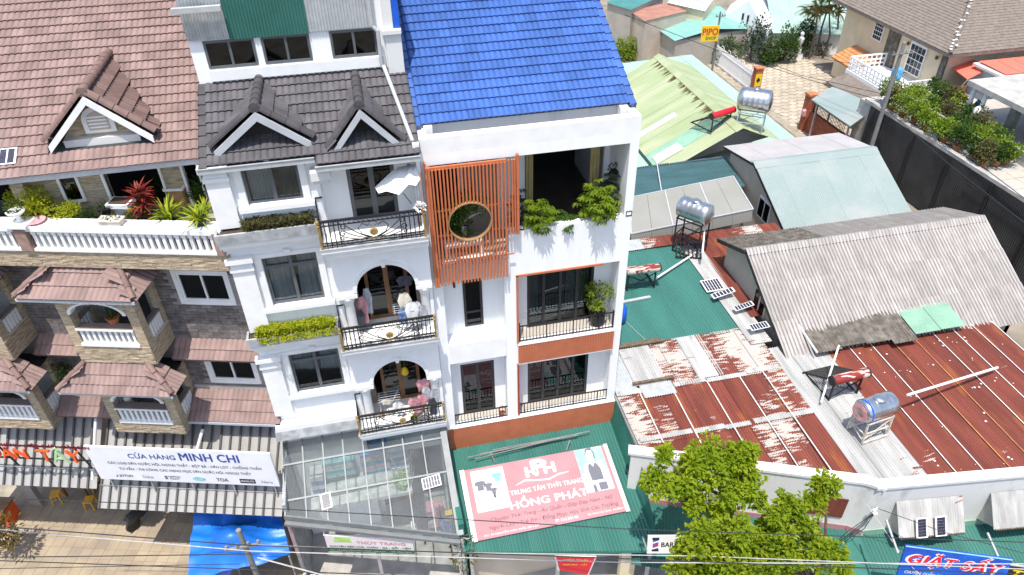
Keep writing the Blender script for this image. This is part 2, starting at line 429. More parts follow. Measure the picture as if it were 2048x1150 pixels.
mat('clothes_pink', (.62, .30, .33), .9, .2, 9)
mat('clothes_cream', (.68, .63, .52), .9, .12, 9)
mat('clothes_blue', (.16, .25, .48), .9, .2, 9)
mat('clothes_grey', (.45, .47, .52), .9, .2, 9)
mat('clothes_dark', (.06, .06, .08), .9, .2, 9)
mat('cloth_white', (.78, .78, .78), .9, .05, 4)
mat('sign_white', (.74, .75, .78), .5, .04, 2)
mat('sign_pink', (.40, .205, .225), .55, .06, 1.5)
mat('sign_print', (.66, .645, .64), .55, .03, 3)
mat('sign_navy', (.025, .07, .32), .5, .05, 4)
mat('sign_grey', (.15, .155, .19), .5, .05, 4)
mat('sign_blue', (.012, .13, .55), .45, .05, 2, c2=(.02, .06, .38))
mat('sign_red', (.60, .015, .03), .45, .05, 4)
mat('sign_green', (.01, .13, .06), .5, .05, 4)
mat('sign_yellow', (.75, .50, .02), .5, .05, 4)
mat('sign_black', (.02, .02, .02), .5, .05, 4)
mat('sign_maroon', (.16, .015, .035), .5, .05, 4)
mat('sign_orange', (.75, .11, .025), .45, .05, 4)
mat('sign_teal', (.30, .62, .60), .5, .1, 4)
mat('skin_print', (.70, .62, .58), .6, .05, 4)
mat('cable', (.03, .03, .032), .6, .1, 8)
mat('cable_pale', (.42, .41, .40), .6, .1, 8)
mat('pole', (.20, .20, .195), .85, .12, 3)
mat('trunk', (.13, .095, .065), .95, .3, 9, bump=.3)
mat('stem_green', (.10, .13, .04), .9, .2, 9)
mat('yellow_plastic', (.75, .36, .01), .5, .1, 4)
mat('gold_tank', (.55, .52, .12), .3, .1, 3)
mat('red_paint', (.45, .02, .03), .3, .1, 4, spec=.5)
mat('dark_rubber', (.025, .025, .026), .6, .2, 4)
mat('goods_teal', (.25, .52, .55), .8, .25, 5)
mat('goods_blue', (.08, .30, .58), .8, .25, 5)
mat('goods_white', (.60, .60, .58), .8, .2, 5)
mat('goods_lime', (.35, .60, .15), .8, .2, 5)
glassmat('glass', (.45, .50, .50))
glassmat('glass_dark', (.10, .12, .12))
glassmat('glass_clear', (.72, .77, .77))
glassmat('canopy_glass', (.86, .89, .89), mixf=.87, rough=.08, base=(.16, .18, .19))
leafmat('leaf_green', (.035, .085, .012), (.085, .16, .022))
leafmat('leaf_lime', (.13, .21, .012), (.24, .33, .022))
leafmat('leaf_tree', (.19, .30, .012), (.38, .46, .024), 2.2, .5)
leafmat('leaf_yellow', (.30, .36, .012), (.48, .50, .03))
leafmat('leaf_dark', (.018, .045, .010), (.045, .085, .018))
leafmat('leaf_bush', (.030, .075, .012), (.075, .135, .020), 2.)
leafmat('leaf_grey', (.06, .085, .05), (.14, .17, .10))
leafmat('leaf_red', (.16, .02, .025), (.30, .05, .03))
leafmat('leaf_brown', (.12, .09, .03), (.20, .16, .05))
leafmat('leaf_heath', (.075, .10, .025), (.17, .13, .06))
leafmat('petal_pink', (.5, .05, .16), (.6, .08, .22))

def rust_sheet(name, red, pale, amt, line_m=None, rust=(.36, .12, .03)):
    """old painted roof sheet: red paint peeling to pale metal in streaky bands across the ribs"""
    m = mat(name, red, .7, .18, 1.4, rnd=.10, stretch=(3, .3, 1)); n = m.node_tree.nodes; l = m.node_tree.links; p = n['Principled BSDF']
    src = p.inputs['Base Color'].links[0].from_socket
    g = n.new('ShaderNodeNewGeometry')
    def noise(scale, st, det=4):
        mp = n.new('ShaderNodeMapping'); mp.inputs['Scale'].default_value = st; l.new(g.outputs['Position'], mp.inputs['Vector'])
        z = n.new('ShaderNodeTexNoise'); z.inputs['Scale'].default_value = scale; z.inputs['Detail'].default_value = det; l.new(mp.outputs[0], z.inputs['Vector']); return z.outputs['Fac']
    def mth(op, a, b):
        x = n.new('ShaderNodeMath'); x.operation = op
        for i, v in enumerate((a, b)):
            if isinstance(v, (int, float)): x.inputs[i].default_value = v
            else: l.new(v, x.inputs[i])
        return x.outputs[0]
    big = noise(.6, (1, .9, 1), 2); fine = noise(1., (2.2, 15., 1), 2)
    s = mth('ADD', mth('MULTIPLY', big, .85), mth('MULTIPLY', fine, .85))
    th = mth('GREATER_THAN', s, 1.0 - amt)
    mx = n.new('ShaderNodeMix'); mx.data_type = 'RGBA'; l.new(th, mx.inputs['Factor']); l.new(src, mx.inputs['A']); mx.inputs['B'].default_value = (*pale, 1)
    r = noise(1.3, (1.5, .35, 1), 4); rr = n.new('ShaderNodeMapRange'); rr.inputs['From Min'].default_value = .58; rr.inputs['From Max'].default_value = .72; l.new(r, rr.inputs['Value'])
    rm = mth('MULTIPLY', rr.outputs[0], .7)
    m2 = n.new('ShaderNodeMix'); m2.data_type = 'RGBA'; l.new(rm, m2.inputs['Factor']); l.new(src, m2.inputs['A']); m2.inputs['B'].default_value = (*rust, 1)
    l.new(m2.outputs['Result'], mx.inputs['A']); l.new(mx.outputs['Result'], p.inputs['Base Color'])
    return m
rust_sheet('rust_a', (.180, .049, .034), (.44, .41, .37), .035)
rust_sheet('rust_b', (.180, .047, .032), (.46, .44, .41), -.16)
rust_sheet('rust_c', (.185, .052, .036), (.46, .43, .39), .125)
rust_sheet('white_sheet', (.42, .42, .41), (.20, .05, .035), -.10, rust=(.38, .375, .36))

mat('strip_stone', (.50, .41, .29), .85, 0, 9., c2=(.30, .235, .16), lo=.42, hi=.62, stretch=(.5, .5, 3.2), bump=.15, bsc=30)
mat('grey_brick', (.175, .155, .15), .85, .25, 5, rnd=.28, bump=.15)
mat('grey_mortar', (.30, .28, .27), .95, .1, 4)
mat('brown_post', (.30, .20, .165), .8, .2, 6)
mat('ledge_brown', (.22, .18, .16), .7, .1, 3)
mat('rib_metal', (.36, .355, .345), .6, .10, 2.2, c2=(.28, .27, .255), lo=.5, hi=.8)
mat('canopy_steel', (.19, .205, .21), .5, .08, 4, metal=.2)
mat('sign_maroon_b', (.20, .085, .10), .5, .05, 4)
mat('rib_shade', (.085, .083, .08), .6, .1, 3)  # awning ribs coloured dark to carry the shade on their sides
mat('sign_lime', (.42, .60, .35), .5, .1, 4)

def rib_dirt_shade(m, x0, pitch, dark):   # dark lines painted in the fibre sheet troughs: shade between the ribs, with grime
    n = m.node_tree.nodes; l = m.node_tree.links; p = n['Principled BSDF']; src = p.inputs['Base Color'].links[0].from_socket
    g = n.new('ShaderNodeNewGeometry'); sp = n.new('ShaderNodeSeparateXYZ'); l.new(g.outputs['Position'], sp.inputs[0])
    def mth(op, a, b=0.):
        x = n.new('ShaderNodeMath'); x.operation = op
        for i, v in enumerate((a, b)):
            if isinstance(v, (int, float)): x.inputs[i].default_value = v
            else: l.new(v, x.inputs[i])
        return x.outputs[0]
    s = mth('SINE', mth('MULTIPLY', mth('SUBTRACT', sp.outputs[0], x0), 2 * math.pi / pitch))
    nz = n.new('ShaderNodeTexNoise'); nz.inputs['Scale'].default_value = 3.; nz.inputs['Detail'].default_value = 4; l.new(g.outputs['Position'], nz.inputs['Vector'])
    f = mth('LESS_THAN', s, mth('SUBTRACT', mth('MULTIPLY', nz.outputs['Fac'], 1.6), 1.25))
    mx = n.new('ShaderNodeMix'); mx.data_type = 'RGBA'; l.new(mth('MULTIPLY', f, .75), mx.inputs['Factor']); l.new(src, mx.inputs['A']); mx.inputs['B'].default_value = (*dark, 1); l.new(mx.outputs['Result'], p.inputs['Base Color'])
rib_dirt_shade(MATS['fibro'], 13.48, (23.95 - 13.48) / 72, (.16, .147, .135))
mat('faded_terracotta', (.34, .17, .125), .85, .15, 1.5)
# ============================================================ BLUE-ROOFED HOUSE
struct(B().quad((-120, -40, 0), (160, -40, 0), (160, 220, 0), (-120, 220, 0)).obj('ground', 'earth'))
X0, X1, YF = 1.15, 6.95, 16.5
bh = thing('town_house', 'tall narrow white house with bright blue tiled roof and orange slat screen', 'house', (4, 16.5, 0), world=True)
b = B()
HO = [(1.44, 3.22, 4.40, 7.20), (3.60, 6.68, 4.40, 6.80), (1.44, 3.22, 7.95, 10.70), (3.60, 6.70, 7.60, 10.20), (3.36, 6.70, 11.72, 13.98), (1.30, 3.36, 10.95, 13.98)]
b.wall(X0, X1, 0, 14.30, 16.5, 16.72, HO)
b.obj('front_wall', 'white', bh)
b = B(); b.box(X0, X0 + .2, 16.72, 24, 0, 14.30); b.box(X1 - .2, X1, 16.72, 24, 0, 14.30); b.box(X0, X1, 24, 24.2, 0, 18.2)
for sx in (X0, X1 - .2): b.prism([(sx, 17.25, 14.30), (sx, 24, 14.30), (sx, 24, 18.15), (sx, 17.25, 14.83)], (.2, 0, 0))
b.obj('side_wall', 'white', bh)
# roof parapet with gutter
b = B(); b.box(X0, X1, 16.5, 16.74, 14.30, 14.72); b.box(X0, X0 + .24, 16.74, 17.25, 14.30, 14.715); b.box(X1 - .24, X1, 16.74, 17.25, 14.30, 14.715)
b.box(X0 + .2, X0 + .42, 16.98, 17.5, 14.45, 14.80); b.box(X1 - .42, X1 - .2, 16.98, 17.5, 14.45, 14.80)
b.obj('parapet', 'white_trim', bh)
B().box(X0 + .24, X1 - .24, 16.74, 17.24, 14.26, 14.315).obj('roof_gutter', 'gutter_floor', bh)
B().box(X0 + .2, X1 - .2, 17.24, 17.42, 14.26, 14.84).obj('eave_wall', 'white_old', bh)
# floors and rooms
b = B()
for z0, z1, yb in ((4.05, 4.37, 17.1), (7.25, 7.57, 17.3), (10.60, 10.92, 18.1)): B().box(X0 + .2, X1 - .2, 16.72, yb, z0, z1).obj('balcony_floor', 'tile_floor', bh)
b = B()
for z0, z1, yb in ((4.05, 4.37, 17.1), (7.25, 7.57, 17.3), (10.60, 10.92, 18.1), (14.0, 14.26, 16.72)): b.box(X0 + .2, X1 - .2, yb + .002, 24, z0, z1)
b.obj('floor_slab', 'room_floor', bh)
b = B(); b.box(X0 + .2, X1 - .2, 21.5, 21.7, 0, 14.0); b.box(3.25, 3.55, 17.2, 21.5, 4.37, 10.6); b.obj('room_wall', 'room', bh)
# inner facades
b = B()
b.wall(1.35, 3.24, 4.37, 7.25, 17.0, 17.12, [(1.80, 2.90, 4.37, 6.62)])
b.wall(1.35, 3.24, 7.57, 10.60, 17.0, 17.12, [(2.05, 2.63, 8.18, 9.95)])
b.wall(3.56, 6.75, 4.37, 7.25, 17.0, 17.12, [(4.02, 6.10, 4.37, 6.60)])
b.wall(3.56, 6.75, 7.57, 10.60, 17.2, 17.32, [(4.05, 6.18, 7.57, 10.02)])
b.wall(1.35, 6.75, 10.92, 14.0, 18.0, 18.12, [(1.50, 2.25, 10.92, 13.5), (4.18, 6.55, 10.92, 13.6)])
b.box(3.24, 3.56, 16.72, 17.2, 4.37, 10.60); b.box(6.70, 6.76, 16.72, 18.0, 4.37, 14.0)
b.obj('inner_wall', 'white', bh)
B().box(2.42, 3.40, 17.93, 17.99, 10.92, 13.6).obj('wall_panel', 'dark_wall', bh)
B().box(1.445, 3.215, 16.47, 16.998, 7.197, 7.953).obj('planter_ledge', 'white_trim', bh)
# ground floor shop front below the awning
# orange ribbed panels
def ribbed(x0, x1, z0, z1, y, name, m):
    p = B(); n = int((x1 - x0) / .085); p.box(x0, x1, y, 16.5 if y < 16.45 else 16.5, z0, z1)
    for i in range(n):
        x = x0 + (x1 - x0) * (i + .5) / n; p.box(x - .026, x + .026, y - .018, y, z0 + .03, z1 - .035)
    o = p.obj(name, m, bh); B().box(x0 - .01, x1 + .01, y - .022, 16.5, z1, z1 + .03).obj('panel_cap', 'white_trim', o); B().box(x0 - .01, x1 + .01, y - .022, 16.5, z0 - .03, z0).obj('panel_trim', 'galv_white', o)
ribbed(X0 + .02, X1, 3.36, 4.37, 16.42, 'ribbed_panel', 'orange_panel')
ribbed(3.60, 6.70, 6.80, 7.57, 16.43, 'ribbed_panel', 'orange_panel')
b = B(); b.box(3.56, 3.62, 16.46, 17.15, 7.62, 10.2); b.box(3.56, 6.2, 16.46, 16.62, 10.16, 10.22); b.obj('orange_reveal', 'orange_panel', bh)
B().box(3.56, 3.62, 16.46, 16.98, 4.42, 6.76).obj('red_reveal', 'red_frame', bh)
# doors and windows
w = window(bh, 1.80, 2.90, 4.38, 6.62, 17.0, 'black_frame', 'glass', 2, fw=.09, name='door', label='black glazed double door')
w = window(bh, 4.02, 6.10, 4.38, 6.60, 17.0, 'black_frame', 'glass', 4, fw=.085, name='door')
for x in (4.1, 5.72): curtain(w, x, x + .3, 4.42, 6.55, 17.22, 'curtain_white', 3)
w = window(bh, 4.05, 6.18, 7.58, 10.02, 17.2, 'black_frame', 'glass', 4, fw=.085, name='door')
for x in (4.12, 5.35, 5.75): curtain(w, x, x + .34, 7.62, 9.95, 17.42, 'curtain_white', 3)
window(bh, 2.05, 2.63, 8.18, 9.95, 16.98, 'black_frame', 'glass_dark', 1, (8.72,), fw=.075)
for x in (4.2, 6.2): curtain(bh, x, x + .28, 10.95, 13.5, 18.2, 'curtain_yellow', 3)
for f in ((1.9, 2.7, 18.8, 19.2, 4.37, 5.0), (4.4, 5.6, 18.5, 19.3, 7.57, 8.1)): B().box(*f).obj('cabinet', 'wood', bh)
# railings
def railing(x0, x1, z0, z1, y, par, step=.105, side=None):
    p = B(); p.box(x0, x1, y - .02, y + .02, z1 - .03, z1); p.box(x0, x1, y - .012, y + .012, z0 + .04, z0 + .065)
    n = int((x1 - x0) / step)
    for i in range(n + 1):
        x = x0 + (x1 - x0) * i / n; t = .008 if i % 8 else .016; p.box(x - t, x + t, y - t, y + t, z0, z1 - .03)
    p.box(x0 - .03, x0 + .01, y - .025, y + .025, z0, z1 + .12); p.box(x1 - .01, x1 + .03, y - .025, y + .025, z0, z1 + .05)
    return p.obj('railing', 'black_iron', par)
railing(1.24, 6.88, 4.40, 4.88, 16.55, bh); railing(3.66, 6.66, 7.60, 8.24, 16.55, bh)
# slat screen with the round opening
sc = B().box(1.24, 3.30, 16.30, 16.36, 13.93, 14.02).obj('screen_frame', 'orange', bh)
CX, CZ, CR = 2.295, 12.33, .575
sl = 0; N_SL = 21
for i in range(N_SL):
    x = 1.40 + (3.26 - 1.40) * i / (N_SL - 1); dx = abs(x - CX); segs = [(10.36, 13.96)]
    if dx < CR:
        hh = math.sqrt(CR * CR - dx * dx); segs = [(10.36, CZ - hh), (CZ + hh, 13.96)]
    for z0, z1 in segs: B().box(x - .021, x + .021, 16.27, 16.33, z0, z1).obj('slat', 'orange', sc)
for x in (1.245, 1.315): B().box(x - .03, x + .03, 16.24, 16.36, 10.34, 14.04).obj('slat', 'orange', sc)
for x in (3.36, 3.45, 3.52): B().box(x - .02, x + .02, 16.27, 16.34, 11.76, 14.0).obj('slat', 'orange', sc)
B().box(3.56, 3.63, 16.26, 16.36, 11.75, 14.14).obj('post', 'orange', sc)
B().box(1.215, 1.27, 16.36, 16.46, 13.98, 14.12).obj('bracket', 'orange', sc)
b = B()
for z in (11.08, 11.95, 12.72):
    hw = math.sqrt(max(0, CR * CR - (z - CZ) ** 2))
    if hw: b.box(1.3, CX - hw, 16.34, 16.37, z - .015, z + .015); b.box(CX + hw, 3.5, 16.34, 16.37, z - .015, z + .015)
    else: b.box(1.3, 3.5, 16.34, 16.37, z - .015, z + .015)
b.obj('cross_bar', 'orange', sc, kind='stuff')
b = B(); n = 36; vs = []
for i in range(n):
    t = 2 * math.pi * i / n
    for r, y in ((CR - .012, 16.25), (CR + .016, 16.25), (CR + .016, 16.36), (CR - .012, 16.36)): vs.append((CX + r * math.cos(t), y, CZ + r * math.sin(t)))
b.add(vs, [(4 * i + k, 4 * i + (k + 1) % 4, 4 * ((i + 1) % n) + (k + 1) % 4, 4 * ((i + 1) % n) + k) for i in range(n) for k in range(4)])
b.obj('round_ring', 'bamboo', sc)
B().box(1.30, 3.36, 16.40, 16.50, 10.36, 10.95).obj('screen_back_band', 'white_trim', bh)
# wall lamps
for x, y, z in ((1.80, 16.9, 9.95), (6.25, 16.95, 10.05), (5.95, 16.9, 6.68)):
    B().tube((x, y, z - .16), (x, y, z + .02), .035, 8).obj('wall_lamp', 'black_iron', bh)
# blue tiled roof
rf = B().prism([(X0 + .0, 17.22, 14.84), (X0, 24.1, 18.28), (X0, 24.1, 18.20), (X0, 17.22, 14.76)], (X1 - X0, 0, 0)).obj('roof', 'underlay', bh)
sl_ = V((0, 1, .5)).normalized(); bt = tile_mesh('blue_tile', 'blue_tile')
tile_roof(rf, bt, (X0 + .15, 17.12, 14.80), (1, 0, 0), sl_, 18, 24)
vb = verge_mesh('verge_tile', 'blue_tile')
def verge(par, me, p, d, L, side, e=.32):
    p = V(p); d = V(d).normalized(); U = V((side, 0, 0)); N = V((0, -d.z, d.y))
    for i in range(int(L / e)): inst(me, 'verge_tile', frame(p + d * e * i, U, d, N), par)
verge(rf, vb, (X0 - .03, 17.05, 14.79), sl_, 4.8, 1); verge(rf, vb, (X1 + .03, 17.05, 14.79), sl_, 7, -1)

# things on the blue-roofed house -------------------------------------
def lantern(p, label):
    t = thing('lantern', label, 'lamp', p, group='lanterns on the terrace parapet')
    b = B(); b.box(-.09, .09, -.09, .09, 0, .03); b.box(-.09, .09, -.09, .09, .15, .17)
    for x in (-.08, .08):
        for y in (-.08, .08): b.box(x - .01, x + .01, y - .01, y + .01, .03, .15)
    b.lathe((0, 0, .17), [(.1, 0), (.02, .05)], 4); b.obj('frame', 'black_iron', t)
    B().box(-.065, .065, -.065, .065, .03, .15).obj('glass_body', 'pipe_white', t)
lantern((3.72, 16.58, 11.72), 'small black lantern beside the orange slat screen')
lantern((6.85, 16.58, 11.72), 'small black lantern at the right end of the white parapet')
rng = random.Random(5)
def schefflera(p, h, r, n, label, m='leaf_lime', stem=6, name='schefflera'):
    t = thing(name, label, 'plant', p, group='terrace plants'); st = B(); lf = B()
    for i in range(stem):
        a = rng.uniform(0, 6.28); q = V((math.cos(a) * r * .5, math.sin(a) * r * .5, h * rng.uniform(.6, .9))); st.sweep([(0, 0, 0), q * .5 + V((0, 0, .05)), q], [.02, .015, .008], 5)
    for i in range(n):
        d = V((rng.gauss(0, 1), rng.gauss(0, 1), rng.gauss(0, .9))).normalized(); c = V((0, 0, h * .6)) + V((d.x * r, d.y * r, d.z * h * .45)) * rng.uniform(.45, 1)
        k = rng.randint(7, 9); tilt = d * .6 + V((0, 0, .6))
        for j in range(k):
            a = 6.283 * j / k + rng.uniform(-.2, .2); dd = V((math.cos(a), math.sin(a), -.15)) + tilt * .35
            leaf(lf, c, dd, rng.uniform(.13, .2), rng, .32, .35, .06)
    st.obj('stem', 'stem_green', t); lf.obj('leaves', m, t, recalc=False)
schefflera((4.25, 16.72, 11.30), 1.15, .52, 80, 'bright green umbrella plant left of centre on the terrace parapet')
schefflera((5.95, 16.66, 11.30), 1.5, .58, 110, 'largest bright green umbrella plant hanging over the terrace parapet')
schefflera((3.85, 17.1, 11.0), 1.6, .34, 40, 'grey-green shrub between the slat screen and the umbrella plants', 'leaf_grey')
schefflera((6.45, 17.15, 11.0), 1.8, .38, 48, 'grey-green shrub in the right corner of the terrace', 'leaf_grey')
schefflera((5.05, 16.85, 11.25), .6, .40, 36, 'low green plant between the two umbrella plants', 'leaf_green')
# bonsai behind the round opening
t = thing('bonsai_tree', 'dark leafy bonsai tree seen through the round screen opening', 'tree', (2.2, 17.15, 10.95))
b = B(); b.sweep([(0, 0, 0), (.05, 0, .5), (-.08, 0, .9), (.15, 0, 1.3), (.1, .05, 1.7)], [.07, .06, .05, .04, .02], 7); b.sweep([(-.05, 0, .85), (.3, -.1, 1.1), (.5, -.15, 1.2)], [.03, .025, .01], 6); b.obj('trunk', 'stone_pale', t)
b = B()
for c, r, n in (((-.25, -.1, 1.25), .34, 330), ((.1, -.1, 1.6), .36, 360), ((.5, -.15, 1.45), .26, 170), ((-.35, 0, .85), .3, 260), ((-.1, -.15, 1.4), .3, 260), ((.05, -.1, .75), .25, 150), ((-.75, 0, 1.2), .25, 150)): blob(b, c, r, n, .11, rng, .3)
b.obj('crown', 'leaf_green', t, recalc=False)
B().lathe((0, 0, 0), [(.16, 0), (.3, .22), (.3, .26), (.26, .26), (.01, .2)], 12).obj('pot', 'terracotta', t)
t = thing('bench', 'white slatted bench behind the orange slat screen', 'bench', (2.2, 16.95, 10.95)); b = B()
for i in range(5): b.box(-.6, .5, -.2 + i * .09, -.14 + i * .09, .30, .33)
b.obj('seat', 'white_trim', t)
for x in (-.55, .45): B().box(x - .03, x + .03, -.2, .2, 0, .3).obj('leg', 'white_trim', t)
# potted tree on the middle balcony
t = thing('potted_tree', 'round leafy tree in a black pot on the middle orange balcony', 'potted tree', (6.28, 16.85, 7.57)); b = B()
b.lathe((0, 0, 0), [(.19, 0), (.25, .5), (.22, .5), (.2, .45), (.01, .45)], 14); b.obj('pot', 'black_iron', t)
b = B(); b.sweep([(0, 0, .4), (.02, 0, .8), (0, 0, 1.2)], [.04, .035, .02], 6)
for a in range(6): b.sweep([(0, 0, .8), (.2 * math.cos(a * 1.05), .2 * math.sin(a * 1.05), 1.1)], [.02, .01], 5)
b.obj('trunk', 'trunk', t); b = B()
for i in range(16):
    d = V((rng.gauss(0, 1), rng.gauss(0, 1), rng.gauss(0, 1))).normalized(); blob(b, V((0, 0, 1.15)) + V((d.x * .33, d.y * .33, d.z * .4)), .17, 42, .11, rng, .2)
b.obj('crown', 'leaf_lime', t, recalc=False)
t = thing('flower_pot', 'tiny flower pot on the lowest balcony by the railing', 'flower pot', (3.05, 16.62, 4.37)); pot(t, 'terracotta', .08, .2); b = B(); blob(b, (0, 0, .3), .12, 50, .07, rng); b.obj('leaves', 'leaf_red', t, recalc=False)
t = thing('hanging_basket', 'small dark hanging pot on the right terrace wall', 'hanging pot', (6.60, 17.3, 12.6)); pot(t, 'black_iron', .09, .2); b = B(); blob(b, (0, 0, .25), .15, 60, .09, rng); b.obj('leaves', 'leaf_dark', t, recalc=False)
# ============================================================ WHITE HOUSE WITH IRON BALCONIES
def onplane(px, py, p, n):
    r = ray(px, py); n = V(n); return CAM + r * ((V(p) - CAM).dot(n) / r.dot(n))
wh = thing('town_house', 'white classical house with black tiled dormers and curly iron balconies', 'house', (-1.4, 16.5, 0), world=True)
WX0, WX1 = -3.92, 1.13
FZ = (12.32, 8.90, 5.45); YB = 15.78
b = B()
WINS = [(-3.13, -1.80, 13.47, 14.50), (-3.19, -1.80, 10.34, 11.90), (-3.17, -1.76, 7.02, 8.55)]
b.wall(WX0, -1.50, 0, 14.72, 16.5, 16.74, WINS)
b.obj('front_wall', 'white', wh)
b = B()
b.wall(-1.50, WX1, FZ[0] - .02, 14.55, 17.1, 17.25, [(-.72, .50, FZ[0], FZ[0] + 2.25)])
b.wall(-1.50, WX1, 0, FZ[2] - .3, 16.9, 17.1, [(-1.3, 0.9, 0, 3.2)])
b.box(-1.50, -1.36, 16.5, 17.1, FZ[2], 14.55)
b.obj('loggia_wall', 'white', wh)
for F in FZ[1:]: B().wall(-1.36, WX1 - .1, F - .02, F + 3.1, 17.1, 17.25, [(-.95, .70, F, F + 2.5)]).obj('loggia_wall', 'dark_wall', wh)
b = B(); b.box(WX0, WX0 + .2, 16.74, 24, 0, 14.7); b.box(WX0, WX1, 24, 24.2, 0, 18.5); b.box(WX1 - .16, WX1 - .02, 17.25, 24, 0, 14.5); b.box(WX1 - .1, WX1, 16.35, 17.1, FZ[2], 14.5)
b.obj('side_wall', 'white', wh)
b = B()
for F in FZ: b.box(WX0 + .2, WX1 - .16, 17.25, 24, F - .3, F - .02); b.box(WX0 + .2, -1.5, 16.74, 17.25, F - .3, F - .02)
b.obj('floor_slab', 'room_floor', wh)
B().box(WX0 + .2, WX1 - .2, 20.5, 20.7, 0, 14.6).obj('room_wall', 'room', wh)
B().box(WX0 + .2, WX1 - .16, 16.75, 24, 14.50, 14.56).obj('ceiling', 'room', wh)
b = B(); b.box(WX0, 1.1, 18.8, 24, 18.9, 19.0); b.box(WX0, WX0 + .15, 18.8, 24, 14.7, 18.9); b.box(.97, 1.12, 18.8, 24, 14.5, 18.9); b.obj('attic_shell', 'room', wh)
# pilasters, cornices, planters on the window bay
for z0, z1 in ((12.95, 14.25), (9.60, 11.65), (6.30, 8.25)):
    b = B(); b.box(WX0 - .04, -3.42, 16.38, 16.5, z0, z1)
    b.box(WX0 - .07, -3.39, 16.33, 16.5, z1, z1 + .10); b.box(WX0 - .04, -3.42, 16.37, 16.5, z1 + .10, z1 + .28); b.box(WX0 - .12, -3.36, 16.27, 16.5, z1 + .28, z1 + .42)
    b.obj('pilaster', 'white_trim', wh)
for zt in (12.95, 9.60, 6.30):
    b = B(); b.box(WX0 - .10, -1.58, 16.16, 16.5, zt - .46, zt - .30); b.box(WX0 - .06, -1.58, 16.26, 16.5, zt - .58, zt - .46); b.box(WX0 - .03, -1.58, 16.36, 16.5, zt - .72, zt - .58)
    b.obj('cornice', 'white_trim', wh)
for zt in (12.95, 9.60):
    p = B(); p.box(WX0 - .14, -1.60, 16.10, 16.16, zt - .30, zt - .02); p.box(WX0 - .14, WX0 - .08, 16.16, 16.5, zt - .30, zt - .02); p.box(-1.66, -1.60, 16.16, 16.5, zt - .30, zt - .02); p.obj('planter', 'grey_stain', wh)
    B().box(WX0 - .08, -1.66, 16.16, 16.5, zt - .29, zt - .08).obj('planter_soil', 'soil', wh)
p = B(); p.box(WX0 - .10, -1.60, 16.18, 16.5, 5.84, 5.98); p.prism([(WX0 - .14, 16.05, 5.55), (WX0 - .14, 16.5, 5.55), (WX0 - .14, 16.5, 5.84), (WX0 - .14, 16.15, 5.84)], (2.5, 0, 0)); p.obj('base_moulding', 'grey_stain', wh)
# window surrounds, keystones and windows
for i, (x0, x1, z0, z1) in enumerate(WINS):
    s = B(); s.box(x0 - .17, x0, 16.44, 16.5, z0 - .02, z1 + .02); s.box(x1, x1 + .17, 16.44, 16.5, z0 - .02, z1 + .02)
    s.box(x0 - .22, x1 + .22, 16.43, 16.5, z1 + .02, z1 + .14 if i else z1 + .10)
    s.obj('window_surround', 'white_trim', wh)
    B().box(x0 - .24, x1 + .24, 16.34, 16.5, z0 - .14, z0 - .02).obj('window_sill', 'white_trim', wh)
    cx = (x0 + x1) / 2; kz = z1 + .10
    B().prism([(cx - .09, 16.40, kz + .12), (cx + .09, 16.40, kz + .12), (cx + .03, 16.40, kz - .04), (cx - .03, 16.40, kz - .04)], (0, .1, 0)).obj('keystone', 'white_trim', wh)
    w = window(wh, x0, x1, z0, z1, 16.55, 'charcoal_frame', 'glass_clear', 2, (z1 - .36,) if i else (), fw=.07, mw=.09)
    if i == 0:
        curtain(w, x0 + .1, x0 + .62, z0, z1, 16.68, 'curtain_grey', 7, .03); curtain(w, x0 + .85, x1 - .06, z0, z1, 16.68, 'curtain_blue', 5)
    else:
        curtain(w, x0 + .08, x0 + .62, z0 + .02, z1 - .1, 16.69, 'curtain_grey', 4, .04); curtain(w, x0 + .86, x1 - .05, z0 + .02, z1 - .1, 16.69, 'curtain_grey', 4, .04, .2)
